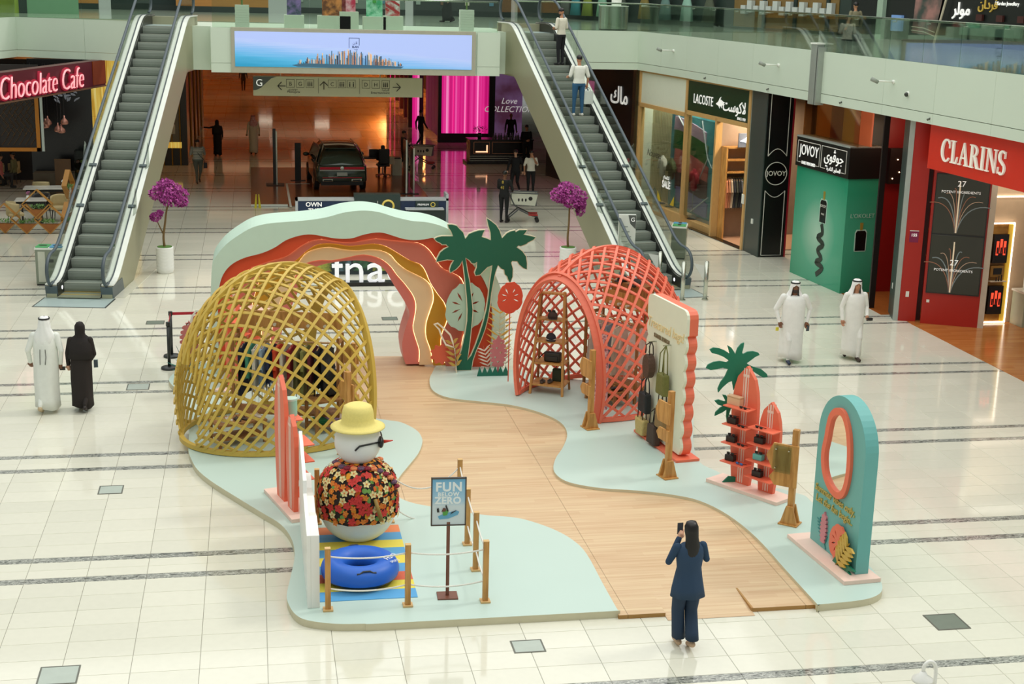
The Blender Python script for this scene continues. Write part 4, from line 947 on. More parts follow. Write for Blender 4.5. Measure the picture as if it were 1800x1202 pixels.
def bag(label, x, z, hexc, w, h, strap, style=0, flap=None):
    q = rotz(rz) @ V((x, -.06, 0)); t = thing('hanging_bag', label, 'bag', (A.x+q.x, A.y+q.y, ZG+z), rz, 'bags on the scalloped wall')
    mt = M('bag_'+hexc, hexc, .65, n=.12, ns=25, b=.2, bs=60)
    o = {0: [(-w/2, 0), (w/2, 0), (w*.42, h), (-w*.42, h)], 1: [(-w*.4, 0), (w*.4, 0), (w*.55, h), (-w*.55, h)], 2: arcpts(0, h/2, w/2, 0, 360, 18, h/2)[:-1]}[style]
    MB().plate(o, (0, -.13, 0), lambda a, b: V((a, .0, b-h))).build('bag_body', mt, t, bevel=.03)
    for dy in (-.03, -.1): MB().tube([V((-w*.3, dy, 0)), V((-w*.22, dy, strap*.7)), V((0, -.03, strap)), V((w*.22, dy, strap*.7)), V((w*.3, dy, 0))], .011, 6).build('handle', M('bagstrap_'+hexc, '#3b2f26' if flap is None else flap, .6), t, smooth=True)
    MB().cyl((0, .06, strap), (0, -.09, strap-.0), .012, .012, 8).build('hook', MCH, t)
bag('dark brown crescent bag on the scalloped wall, upper row', .42, 1.6, '#5e4436', .3, .44, .22, 2)
bag('olive green shopper bag on the scalloped wall, upper row', 1.02, 1.4, '#7b7a3c', .34, .38, .5, 0, '#7b7a3c')
bag('black tote bag on the scalloped wall, middle row', .32, .86, '#26282b', .36, .36, .3, 0, '#26282b')
bag('khaki and brown tote on the scalloped wall, middle row', 1.05, .82, '#9a7a4c', .34, .4, .3, 0)
bag('straw basket bag with dark handles low on the scalloped wall', .24, .36, '#d9c17c', .36, .3, .34, 1)
bag('dark brown tote bag low on the scalloped wall', .75, .40, '#4b3a30', .36, .36, .3, 0)
# --- arched mirror stand
A2, rz2, L2 = facade((7.98, 18.62), (8.1, 17.25))
mr = thing('mirror_stand', 'tall teal arched mirror stand with coral mirror frame on a pink base', 'mirror', (A2.x, A2.y, ZG), rz2)
MB().b2((-.22, -.26, 0), (L2+.18, .3, .06)).build('base', PNK, mr, bevel=.004)
TEA = M('teal_paint', '#6fb7b2', .45, n=.02); r_ = L2/2; Hm = 2.42
ol = [(0, .06), (L2, .06)]+arcpts(r_, Hm-r_, r_, 0, 180, 24)
MB().plate(ol, (0, .2, 0), lambda a, b: V((a, 0, b))).build('arched_panel', TEA, mr, bevel=.004)
mo = spline([(.30, 1.9), (.27, 1.72), (.22, 1.5), (.25, 1.28), (.36, 1.1), (.56, .98), (.8, .96), (.98, 1.1), (1.06, 1.4), (1.04, 1.75), (.94, 2.05), (.75, 2.24), (.52, 2.22), (.36, 2.08)], 4, True)
mi_ = offset_poly(mo, .1)
MB().plate(mo, (0, -.05, 0), lambda a, b: V((a, 0, b)), [mi_]).build('mirror_frame', COR, mr, bevel=.012)
MB().plate(offset_poly(mo, .09), (0, -.012, 0), lambda a, b: V((a, 0, b))).build('mirror_glass', M('mirror_silver', '#f2f5f2', .02, 1, n=0), mr)
GL2 = M('gold_script', '#c6b465', .4, .3, n=.02)
txt('Summer vibes only,', .15, GL2, mr, (L2*.47, -.004, .9), ext=.012, shear=.15, bold=.002); txt('Let the fun begin..', .15, GL2, mr, (L2*.47, -.004, .75), ext=.012, shear=.15, bold=.002)
LF = lambda y: (lambda a, b: V((a, y, b)))
MB().plate(bumps(.42, .16, .58, .1, 7)[1:-1], (0, -.03, 0), LF(0)).build('pink_spike', M('paint_#d98a93', '#d98a93', .5), mr)
ml = monstera(.92, .36, .25, .27); MB().plate(ml, (0, -.03, 0), LF(-.03), leaf_slits(.92, .36, .25, .27, 4)).build('coral_leaf', COR, mr)
fo = frond(.98, .04, (1.3, .5), 5, .11, .26); MB().plate(fo, (0, -.03, 0), LF(-.075)).build('gold_frond', M('paint_gold', '#d6b04c', .5, n=.03), mr)
MB().plate([(.85, .06), (1.12, .0), (1.45, .03), (1.3, .09), (1.5, .16), (1.28, .17), (1.35, .27), (1.15, .2), (1.0, .26)], (0, -.03, 0), LF(-.05)).build('green_leaf', M('paint_#15795a', '#15795a', .5), mr)
fo = frond(.5, .08, (.28, .5), 7, .035, .17); MB().plate(fo, (0, -.012, 0), LF(0)).build('teal_fern', M('paint_teal_dark', '#3f8f8e', .5), mr)
# --- rope barrier posts
def stanchion(u, v, label):
    t = thing('barrier_post', label, 'barrier post', gp(u, v, 0), 0, 'black belt barrier posts')
    MB().lathe([(.17, 0), (.175, .02), (.165, .045), (.05, .06)], n=28).build('base', M('stanchion_black', '#2c302f', .4), t, smooth=True)
    MB().cyl((0, 0, .05), (0, 0, .92), .034, .034, 14).build('pole', M('stanchion_black', '#2c302f', .4), t, smooth=True)
    MB().cyl((0, 0, .92), (0, 0, 1.0), .045, .045, 14).build('belt_head', M('stanchion_black', '#2c302f', .4), t, auto=True)
stanchion(298, 648, 'nearer of the two black barrier posts beside the gold shelter'); stanchion(302, 627, 'farther of the two black barrier posts beside the gold shelter')
a = gp(302, 627, 0)+V((0, 0, .95)); b = gp(384, 624, 0)+V((0, 0, .95))
o = MB().add([a+V((0, 0, .03)), b+V((0, 0, .03)), b-V((0, 0, .03)), a-V((0, 0, .03)), a+V((0, .006, .03)), b+V((0, .006, .03)), b+V((0, .006, -.03)), a+V((0, .006, -.03))], [(0, 1, 2, 3), (4, 5, 6, 7), (0, 1, 5, 4), (3, 2, 6, 7)]).build('barrier_belt', M('belt_red', '#c22435', .6)); tag(o, 'red belt stretched from the barrier post to the gold shelter', 'barrier belt')
c = gp(298, 648, 0)+V((0, 0, .95))
d_ = (c-a); n_ = V((0, 0, .03))
o = MB().add([a+n_, c+n_, c-n_, a-n_, a+n_+V((.006, 0, 0)), c+n_+V((.006, 0, 0)), c-n_+V((.006, 0, 0)), a-n_+V((.006, 0, 0))], [(0, 1, 2, 3), (4, 5, 6, 7), (0, 1, 5, 4), (3, 2, 6, 7)]).build('barrier_belt', M('belt_red', '#c22435', .6)); tag(o, 'short red belt between the two black barrier posts', 'barrier belt')
# ------------------------------------------------------------------ clothes racks and shelves inside the shelters
MHG = M('hanger_wood', '#b98a55', .5)
def garment(label, loc, rz, hexc, L_=.75, w=.42, sleeve=.35, group='clothes in the gold shelter', hex2=None):
    t = thing('garment', label, 'garment', loc, rz, group)
    mt = M('cloth_'+hexc+(hex2 or ''), hexc, .85, n=.1, ns=9, h2=hex2, b=.25, bs=14)
    o = [(-w/2, -.1), (-.07, -.02), (.07, -.02), (w/2, -.1)]
    if sleeve: o += [(w/2+.05, -.1-sleeve), (w/2-.05, -.12-sleeve), (w/2-.06, -.25)]
    o += [(w/2+.02, -L_), (w*.1, -L_-.015), (-w*.1, -L_+.01), (-w/2-.02, -L_)]
    if sleeve: o += [(-w/2+.06, -.25), (-w/2+.05, -.12-sleeve), (-w/2-.05, -.1-sleeve)]
    m = MB(); m.plate(o, (0, .06, 0), lambda a, b: V((a, -.03+.014*math.sin(a*22+b*5), b))); m.build('cloth', mt, t, bevel=.012)
    h = MB().tube([(-w*.42, 0, -.075), (0, 0, -.005), (w*.42, 0, -.075)], .011, 6); h.build('hanger', MHG, t)
    MB().tube([(0, 0, 0), (0, 0, .04), (.02, 0, .06), (.03, 0, .045)], .004, 5).build('hanger_hook', MCH, t)
def rack(label, loc, rz, w, h, rail_y=0):
    t = thing('clothes_rack', label, 'clothes rack', loc, rz, 'timber clothes racks')
    for s in (-1, 1):
        for y in (-.22, .22): MB().b2((s*w/2-.025, y-.025, 0), (s*w/2+.025, y+.025, h+.15)).build('upright', WDB, t, bevel=.004)
        MB().b2((s*w/2-.02, -.22, .28), (s*w/2+.02, .22, .33)).build('cross_bar', WDB, t)
        MB().b2((s*w/2-.02, -.22, h+.02), (s*w/2+.02, .22, h+.08)).build('cross_bar', WDB, t)
    MB().cyl((-w/2, 0, h), (w/2, 0, h), .017, .017, 10).build('rail', M('rail_timber', '#c79a63', .45), t, smooth=True)
    MB().b2((-w/2, -.24, .24), (w/2, .24, .28)).build('shelf', WDB, t, bevel=.003)
    MB().b2((-w/2, .2, h+.2), (w/2, .24, h+.5)).build('header_board', WD, t, bevel=.004)
    for k in range(5): MB().cyl((-w*.3+k*w*.16, .195, h+.27), (-w*.3+k*w*.16, .12, h+.27), .022, .03, 8).build('peg', M('peg_white', '#e9e4d2', .5), t)
    return t
RK = (.55, 25.15, ZG); rr = math.radians(-14)
rack('timber clothes rack with colourful garments inside the gold shelter', RK, rr, 1.9, 1.55)
GC = [('#1d2740', 'navy long coat', .95), ('#4fa187', 'green shirt', .62), ('#e6e2d4', 'white linen shirt', .8), ('#a9c3d9', 'pale blue striped shirt', .78), ('#223055', 'dark blue shirt', .7), ('#e2502c', 'orange red shirt', .62), ('#ddd6c6', 'long cream dress', 1.0), ('#a5242e', 'crimson top', .6),
    ('#7f7b4b', 'olive jacket', .85), ('#8f9254', 'khaki dress', .95), ('#6d2432', 'maroon patterned shirt', .7), ('#1b1c20', 'black shirt', .8), ('#2b2d33', 'charcoal jacket', .75)]
for i, (hx, nm, l_) in enumerate(GC):
    x = -.78+i*1.5/12; q = rotz(rr) @ V((x, 0, 0)); garment(f'{nm} hanging on the rack in the gold shelter', (RK[0]+q.x, RK[1]+q.y, ZG+1.515), rr+math.radians(78), hx, l_)
# bench, backpack and folded clothes
def low_table(label, loc, rz, w, d, h):
    t = thing('timber_bench', label, 'bench', loc, rz, 'low timber benches')
    MB().b2((-w/2, -d/2, h-.04), (w/2, d/2, h)).build('top', WDB, t, bevel=.004)
    for sx in (-1, 1):
        for sy in (-1, 1): MB().b2((sx*(w/2-.04)-.025, sy*(d/2-.04)-.025, 0), (sx*(w/2-.04)+.025, sy*(d/2-.04)+.025, h-.04)).build('leg', WDB, t)
    MB().b2((-w/2+.04, -d/2+.04, .12), (w/2-.04, d/2-.04, .15)).build('lower_shelf', WDB, t)
low_table('low timber bench by the opening of the gold shelter', (1.25, 24.75, ZG), .4, .75, .5, .62); low_table('low timber bench at the closed back of the gold shelter', (-.35, 24.2, ZG), .4, .9, .5, .42)
t = thing('backpack', 'black backpack on the timber bench in the gold shelter', 'backpack', (1.3, 24.85, ZG+.62), .4)
MB().plate([(-.17, 0), (.17, 0), (.19, .2), (.15, .42), (.06, .5), (-.06, .5), (-.15, .42), (-.19, .2)], (0, .2, 0), lambda a, b: V((a, -.1, b))).build('body', M('backpack_black', '#17191a', .6, n=.1), t, bevel=.05)
MB().b2((-.13, -.17, .04), (.13, -.1, .24)).build('front_pocket', M('backpack_black', '#17191a', .6, n=.1), t, bevel=.025); MB().tube([(-.05, 0, .49), (-.03, 0, .55), (.03, 0, .55), (.05, 0, .49)], .012, 6).build('top_handle', BLK, t)
for i, (hx, nm) in enumerate((('#1f7a4c', 'green folded top'), ('#a68bb8', 'lilac folded top'), ('#d9c7b2', 'beige folded top'))):
    t = thing('folded_top', f'{nm} on the lower shelf of the bench in the gold shelter', 'garment', (1.08+i*.2, 24.68+.06*i, ZG+.15), .4)
    for k in range(3): MB().b2((-.1, -.14, k*.03), (.1+.005*k, .14, k*.03+.028)).build('fold', M('fold_'+hx, hx, .85, n=.1), t, bevel=.012)
for i, (x, y, hx, nm) in enumerate(((-.55, 24.1, '#e6ddd0', 'pair of white sandals'), (-.3, 24.15, '#4d4237', 'pair of dark sandals'), (-.05, 24.25, '#d8cdbb', 'pair of cream slippers'))):
    t = thing('sandals', f'{nm} on the low bench at the back of the gold shelter', 'sandals', (x, y, ZG+.42), .5)
    for s in (-1, 1):
        MB().plate([(s*.06+a, b) for a, b in arcpts(0, 0, .045, 0, 360, 12, .12)[:-1]], (0, 0, .025), lambda a, b: V((a, b, 0))).build('sole', M('sole_'+hx, hx, .7), t)
        MB().tube([(s*.06-.045, .02, .02), (s*.06, .03, .07), (s*.06+.045, .02, .02)], .014, 6, flat=.5).build('strap', M('sole_'+hx, hx, .7), t)
# coral shelter
RK2 = (7.05, 26.55, ZG); rr2 = math.radians(-62)
rack('timber clothes rack with pale garments inside the coral shelter', RK2, rr2, 1.5, 1.5)
for i, (hx, nm, l_, h2) in enumerate((('#efe0cf', 'ivory blouse', .8, None), ('#d9b3a8', 'pink printed dress', 1.05, '#8d6a74'), ('#8f9aa6', 'grey blue trousers', .95, None), ('#e9ddc8', 'cream dress', 1.05, None), ('#e2c7b6', 'peach blouse', .8, None), ('#efe6da', 'white shirt', .75, None))):
    q = rotz(rr2) @ V((-.55+i*.22, 0, 0)); garment(f'{nm} hanging on the rack in the coral shelter', (RK2[0]+q.x, RK2[1]+q.y, ZG+1.465), rr2+math.radians(75), hx, l_, group='clothes in the coral shelter', hex2=h2)
p = gp(1053, 735, ZG)
t = thing('garment', 'long pink floral robe hanging just inside the coral shelter opening', 'garment', (6.32, 25.15, ZG+1.62), math.radians(-30), 'clothes in the coral shelter')
MB().plate([(-.1, 0), (.1, 0), (.16, -.5), (.17, -1.5), (.0, -1.52), (-.17, -1.5), (-.15, -.5)], (0, .07, 0), lambda a, b: V((a, .015*math.sin(a*40), b))).build('cloth', M('cloth_floral_pink', '#efd3d3', .85, ns=22, h2='#a9687c', n=.1), t, bevel=.012); MB().tube([(-.12, .03, 0), (0, .03, .04), (.12, .03, 0)], .01, 6).build('hanger', MHG, t)
MB().tube([(0, .03, .04), (0, .03, .6)], .006, 6).build('hanger_hook', MCH, t)
low_table('low timber bench with shoes inside the coral shelter', (6.7, 26.0, ZG), rr2, .9, .4, .3)
for i, (x, hx, nm) in enumerate(((-.3, '#4a2f22', 'brown loafers'), (0, '#8a5b38', 'tan sandals'), (.3, '#2a2522', 'black slippers'))):
    q = rotz(rr2) @ V((x, 0, 0)); t = thing('shoes', f'{nm} on the low bench in the coral shelter', 'shoes', (6.7+q.x, 26.0+q.y, ZG+.3), rr2)
    for s in (-1, 1): MB().ell((s*.06, 0, .035), (.045, .12, .035), 10, 6).build('shoe', M('shoe_'+hx, hx, .5), t, smooth=True)
t = thing('timber_crate', 'brown timber box high on the back of the coral shelter', 'box', (7.35, 26.8, ZG+1.75), rr2)
MB().b2((-.45, -.16, 0), (.45, .16, .42)).build('box', WDB, t, bevel=.006); MB().b2((-.47, -.17, .42), (.47, .17, .45)).build('lid', WDB, t)
for s in (-1, 1): MB().b2((s*.4-.02, -.02, -1.75), (s*.4+.02, .02, 0)).build('stand_leg', WDB, t)
for i, (x, hx, nm) in enumerate(((-.2, '#26211f', 'black cap'), (.2, '#3a3a36', 'dark grey cap'))):
    q = rotz(rr2) @ V((x, -.1, 0)); t = thing('cap', f'{nm} on the timber box in the coral shelter', 'cap', (7.35+q.x, 26.8+q.y, ZG+2.2), rr2)
    MB().ell((0, 0, .03), (.1, .12, .1), 14, 8).build('crown', M('cap_'+hx, hx, .8), t, smooth=True); MB().plate(arcpts(0, -.08, .09, 180, 360, 12, .12), (0, 0, .012), lambda a, b: V((a, b, .01))).build('peak', M('cap_'+hx, hx, .8), t)
# ladder shelf
pl = gp(966, 688, ZG); lz = math.radians(-27)
t = thing('ladder_shelf', 'timber ladder shelf with hats inside the coral shelter opening', 'shelf', pl, lz)
for s in (-1, 1):
    m = MB(); m.add([(s*.33-.022, -.3, 0), (s*.33+.022, -.3, 0), (s*.33+.022, -.24, 0), (s*.33-.022, -.24, 0), (s*.24-.022, -.02, 2.05), (s*.24+.022, -.02, 2.05), (s*.24+.022, .04, 2.05), (s*.24-.022, .04, 2.05)], [(0, 1, 2, 3), (4, 5, 6, 7), (0, 1, 5, 4), (1, 2, 6, 5), (2, 3, 7, 6), (3, 0, 4, 7)]); m.build('front_rail', WD, t, bevel=.003)
    m = MB(); m.add([(s*.33-.02, .27, 0), (s*.33+.02, .27, 0), (s*.33+.02, .31, 0), (s*.33-.02, .31, 0), (s*.24-.02, .05, 2.0), (s*.24+.02, .05, 2.0), (s*.24+.02, .09, 2.0), (s*.24-.02, .09, 2.0)], [(0, 1, 2, 3), (4, 5, 6, 7), (0, 1, 5, 4), (1, 2, 6, 5), (2, 3, 7, 6), (3, 0, 4, 7)]); m.build('back_rail', WDB, t, bevel=.003)
LS = []
for i, z in enumerate((.2, .63, 1.06, 1.5, 2.02)):
    k = 1-z/2.05; w = .26+.09*k; d = .06+.23*k
    MB().b2((-w, -d+.02 if i < 4 else -.05, z-.035), (w, d+.02 if i < 4 else .1, z)).build('shelf_board', WD, t, bevel=.003); LS.append((z, w, d))
def onshelf(i, x, y=-.02): q = rotz(lz) @ V((x, y, LS[i][0])); return pl+q
def capobj(i, x, hexc, label, stripes=False):
    t = thing('cap', label, 'hat', onshelf(i, x), lz+.3, 'goods on the ladder shelf')
    MB().ell((0, 0, .05), (.1, .11, .1), 16, 9).build('crown', M('cap_'+hexc, hexc, .8, n=.1), t, smooth=True)
    MB().plate(arcpts(0, -.08, .09, 180, 360, 12, .1), (0, 0, .012), lambda a, b: V((a, b, .012))).build('peak', M('cap_'+hexc, hexc, .8), t)
    if stripes:
        for k in range(4): MB().lathe([(.108-.018*k, .03+k*.028), (.104-.018*k, .042+k*.028)], n=20).build('stripe', M('stripe_white', '#d9d6cc', .8), t)
capobj(3, .02, '#4a3f38', 'dark brown cap on the highest filled rung of the ladder shelf'); capobj(1+1, .0, '#33363a', 'black and white striped bucket hat on the ladder shelf', True)
t = thing('glasses_rack', 'clear rack of sunglasses on the ladder shelf', 'glasses rack', onshelf(2+0, -.0)+V((0, 0, .44)), lz)
for k in range(2): MB().b2((-.12, -.02, k*.12), (.12, .0, k*.12+.01)).build('tier', glass('acrylic', '#e9f2ee', .25), t)
for k, hx in ((0, '#e0b9a8'), (1, '#26221f')):
    g = MB()
    for s in (-1, 1): g.ell((s*.045, -.02, k*.12+.035), (.038, .012, .03), 10, 6)
    g.build('sunglasses', M('lens_'+hx, hx, .3), t, smooth=True)
t = thing('crossbody_bag', 'black boxy crossbody bag on the ladder shelf', 'bag', onshelf(1, .05), lz)
MB().b2((-.17, -.07, 0), (.17, .07, .2)).build('bag_body', BLK, t, bevel=.03); MB().b2((-.12, -.09, .02), (.12, -.07, .12)).build('pocket', BLK, t, bevel=.01); MB().tube([(-.16, 0, .18), (-.28, .02, .05), (-.3, .03, .02)], .012, 6).build('strap', BLK, t)
t = thing('sandals', 'dark sandals on the lowest rung of the ladder shelf', 'sandals', onshelf(0, -.05, -.08), lz)
for s in (-1, 1): MB().ell((s*.07, .03*s, .025), (.05, .13, .025), 10, 6).build('sole', M('sandal_dark', '#4a4036', .6), t, smooth=True); MB().tube([(s*.07-.05, .03*s-.02, .03), (s*.07, .03*s, .08), (s*.07+.05, .03*s-.02, .03)], .016, 6).build('strap', M('sandal_dark', '#4a4036', .6), t)
t = thing('shopper_bag', 'dark green bag behind the sandals on the ladder shelf', 'bag', onshelf(0, .14, .12), lz)
MB().b2((-.12, -.06, 0), (.12, .06, .26)).build('bag_body', M('bag_darkgreen', '#33402c', .7, n=.1), t, bevel=.03); MB().tube([(-.06, 0, .25), (-.04, 0, .34), (.04, 0, .34), (.06, 0, .25)], .01, 6).build('handle', BLK, t)
# ------------------------------------------------------------------ people
import numpy as np
SKIN = {'l': M('skin_light', '#d9a88a', .55, n=.04), 'm': M('skin_tan', '#b98463', .55, n=.04), 'd': M('skin_brown', '#7d5238', .55, n=.04)}
HAIR = M('hair_black', '#15110f', .4, n=.1, ns=40, st=(8, 8, 1))
def capsule(m, p, q, r0, r1, n=10):
    p, q = V(p), V(q); d = (q-p).normalized() if (q-p).length > 1e-6 else V((0, 0, 1)); a, b = m.frame(d); rings = []
    for k in range(4):
        t = math.pi/2*(1-k/3)*.96; rings.append((p-d*r0*math.sin(t), r0*math.cos(t)))
    for k in range(4):
        t = math.pi/2*k/3*.96; rings.append((q+d*r1*math.sin(t), r1*math.cos(t)))
    m.loft([[c+(a*math.cos(2*math.pi*j/n)+b*math.sin(2*math.pi*j/n))*r for j in range(n)] for c, r in rings])
def person(label, loc, rz, h=1.75, pose='stand', skin='m', top='#ffffff', bottom='#222222', shoe='#1a1a1a', sleeves='short', arms=None, hair='short', build=1.0, robe=None, head=None, vox=.014, cat='person', tilt=0., turn=0., beard=None, group=None, legs=None, zoff=0., collar=None, hairmat=None):
    t = thing('person', label, cat, (loc[0], loc[1], (loc[2] if len(loc) > 2 else 0)+zoff), rz, group)
    k = h/1.75; B = build; prims = []            # (tag, p, q, r0, r1)
    def P_(tag, p, q, r0, r1): prims.append((tag, V(p)*k, V(q)*k, r0*k, r1*k))
    sit = pose == 'sit'; hz = .50 if sit else .93
    dz = hz-.93
    # legs
    if legs is None:
        legs = {'stand': [((.10, .02, .50), (.10, 0, .08), 0), ((-.10, .02, .50), (-.10, 0, .08), 0)],
                'walk': [((.09, .17, .52), (.08, .16, .09), 0), ((-.09, .02, .50), (-.08, -.27, .16), -.5)],
                'walk2': [((.09, .02, .50), (.08, -.27, .16), -.5), ((-.09, .17, .52), (-.08, .16, .09), 0)],
                'sit': [((.13, .42, .50), (.13, .40, .08), 0), ((-.13, .42, .50), (-.13, .40, .08), 0)]}[pose]
    lb = 'robe' if robe else 'bottom'
    for s, (kn, an, pt) in zip((1, -1), legs):
        hp = V((s*.095*B, 0, hz-.02)); P_(lb, hp, kn, .093*B, .066); P_(lb, kn, V(an)+V((0, 0, .02)), .062, .043)
        toe = V(an)+V((0, .14*math.cos(pt), -.045+.14*math.sin(pt))); P_('shoe', V(an)+V((0, -.03, -.035)), toe, .043, .036)
    # torso
    tor = [(hz-.06, .15, .105), (hz+.03, .172, .118), (hz+.16, .148, .108), (hz+.33, .165, .118), (hz+.45, .178, .108), (hz+.515, .14, .085)]
    # arms
    if arms is None:
        sw = .12 if pose.startswith('walk') else 0
        arms = [((.255, -.03+sw*.5, 1.16), (.275, .06+sw, .93)), ((-.255, -.03-sw*.5, 1.16), (-.275, .06-sw, .93))]
    hands = []
    for s, (el, wr) in zip((1, -1), arms):
        sh = V((s*.185*B, 0, 1.415+dz)); el = V(el)+V((0, 0, dz)); wr = V(wr)+V((0, 0, dz))
        el.x *= 1 if abs(el.x) < .22 else (1+(B-1)*.8)
        P_('top', sh, el, .062*B, .047*B if sleeves != 'short' else .05*B)
        P_('top' if sleeves == 'long' else 'skin', el, wr, .046 if sleeves == 'long' else .04, .04 if sleeves == 'long' else .028)
        hands.append((el, wr, s))
    P_('skin', (0, 0, 1.44+dz), (0, .02, 1.55+dz), .056, .052)
    m = MB(); tp = []
    for tag_, p, q, r0, r1 in prims: capsule(m, p, q, r0, r1)
    m.loft([[V((rx*B*math.cos(a), ry*B*math.sin(a), z))*k for a in [2*math.pi*j/20 for j in range(20)]] for z, rx, ry in tor])
    for z, rx, ry in tor: pass
    # head
    R = Matrix.Rotation(turn, 3, 'Z') @ Matrix.Rotation(tilt, 3, 'X'); hc = V((0, .025, 1.635+dz))
    def hp_(x, y, z): return (hc+R @ V((x, y, z)))*k
    Rk = R*1.0
    m.ell(hp_(0, -.005, .02), (.076*k, .094*k, .1*k), 16, 10, R); m.ell(hp_(0, .022, -.045), (.058*k, .066*k, .072*k), 14, 8, R)
    m.ell(hp_(0, .093, -.012), (.014*k, .02*k, .024*k), 8, 6, R)
    for s in (-1, 1): m.ell(hp_(s*.078, -.005, -.002), (.011*k, .022*k, .032*k), 8, 6, R)
    headp = (hp_(0, 0, .03), hp_(0, .02, -.05))
    # hands: palm, four fingers of different length, thumb from the side of the palm
    hprim = []
    for el, wr, s in hands:
        d = (wr-el).normalized(); side = d.cross(V((0, 1, 0)))
        if side.length < .2: side = d.cross(V((0, 0, 1)))
        side.normalize(); pn = side.cross(d).normalized()      # side: thumb-to-little axis, pn: palm normal
        pc_ = wr+d*.055
        hprim.append((pc_*k, .045*k))
        m.ell(pc_*k, (.04*k, .04*k, .048*k), 10, 6)
        for j, (o_, ln) in enumerate(((-.03, .07), (-.01, .082), (.011, .077), (.03, .06))):
            b0 = wr+d*.085+side*o_; b1 = b0+d*ln*.5+pn*.008; b2 = b1+d*ln*.38+pn*.03
            capsule(m, b0*k, b1*k, .0105*k, .0095*k, 6); capsule(m, b1*k, b2*k, .0095*k, .008*k, 6); hprim.append((b1*k, .03*k))
        b0 = wr+d*.035+side*-.035; b1 = b0+d*.03-side*.022+pn*.01; b2 = b1+d*.03+pn*.012
        capsule(m, b0*k, b1*k, .0125*k, .011*k, 6); capsule(m, b1*k, b2*k, .011*k, .009*k, 6); hprim.append((b1*k, .03*k))
    me = m.mesh('body', SKIN[skin]); o = bpy.data.objects.new('body', me); C.objects.link(o)
    md = o.modifiers.new('remesh', 'REMESH'); md.mode = 'VOXEL'; md.voxel_size = vox
    ms = o.modifiers.new('smooth', 'SMOOTH'); ms.factor = .5; ms.iterations = 2
    me2 = bpy.data.meshes.new_from_object(o.evaluated_get(bpy.context.evaluated_depsgraph_get())); bpy.data.objects.remove(o); bpy.data.meshes.remove(me)
    me2.materials.clear()
    mt = M('wear_'+top, top, .85, n=.05, ns=8, b=.15, bs=12); mb = M('wear_'+bottom, bottom, .85, n=.05, ns=8, b=.15, bs=12); msh = M('shoe_'+shoe, shoe, .5)
    rm = M('wear_'+robe, robe, .85, n=.04, ns=8, b=.15, bs=12) if robe else mb
    for q in (SKIN[skin], mt, mb, msh, rm): me2.materials.append(q)
    n = len(me2.polygons); cen = np.empty(n*3); me2.polygons.foreach_get('center', cen); cen = cen.reshape(-1, 3)
    best = np.full(n, 1e9); idx = np.zeros(n, int); code = {'skin': 0, 'top': 1, 'bottom': 2, 'shoe': 3, 'robe': 4}
    def seg(p, q, r0, r1, c):
        p = np.array(p); q = np.array(q); d = q-p; tt = np.clip(((cen-p) @ d)/max(1e-9, d @ d), 0, 1); ds = np.linalg.norm(cen-(p+tt[:, None]*d), axis=1)-(r0+(r1-r0)*tt)
        s_ = ds < best; best[s_] = ds[s_]; idx[s_] = c
    for tag_, p, q, r0, r1 in prims: seg(p, q, r0, r1, 4 if robe and tag_ == 'top' else code[tag_])
    seg(headp[0], headp[1], .09*k, .07*k, 0)
    for c, r in hprim: seg(c, c+V((0, 0, 1e-4)), r, r, 0)
    z = cen[:, 2]/k; core = (np.abs(cen[:, 0]) < .185*B*k) & (z > hz-.08) & (z < hz+.52) & (best > -.005) & (idx != 0)
    tin = (np.abs(cen[:, 0]) < .17*B*k) & (np.abs(cen[:, 1]) < .14*B*k) & (z > hz+.02) & (z < hz+.53) & ((cen[:, 2] < (1.47+dz)*k)) & ~((idx == 0) & (best < .02) & (z < hz+.4))
    idx[tin & (idx != 3)] = 4 if robe else 1
    if sleeves == 'long' or robe: pass
    low = (z <= hz+.02) & (idx == 1) & (np.abs(cen[:, 0]) < .2*k) & (np.abs(cen[:, 1]) < .14*k); idx[low] = 4 if robe else 2
    me2.polygons.foreach_set('material_index', idx.astype(np.int32)); me2.shade_smooth()
    body = bpy.data.objects.new('body', me2); C.objects.link(body); body.parent = t
    hm = hairmat or HAIR
    if hair == 'short':
        MB().ell(hp_(0, -.01, .045), (.085*k, .1*k, .09*k), 16, 9, R).build('hair', hm, t, smooth=True)
    elif hair == 'long':
        hr = MB(); rings = []
        for zz, rx, ry, yo in ((.125, .03, .04, -.01), (.115, .065, .08, -.012), (.06, .09, .105, -.016), (0, .092, .1, -.025), (-.08, .09, .07, -.055), (-.2, .105, .055, -.085), (-.35, .1, .045, -.105), (-.5, .07, .03, -.115), (-.56, .03, .015, -.11)):
            rings.append([(hc+R @ V((rx*(1+.05*math.sin(5*a))*math.cos(a), yo+ry*math.sin(a)*(1 if math.sin(a) < 0 else .55), zz)))*k for a in [2*math.pi*j/20 for j in range(20)]])
        hr.loft(rings).build('hair', hm, t, smooth=True)
    if beard: MB().ell(hp_(0, .035, -.075), (.062*k, .062*k, .055*k), 14, 8, R).build('beard', M('beard_'+beard, beard, .7), t, smooth=True)
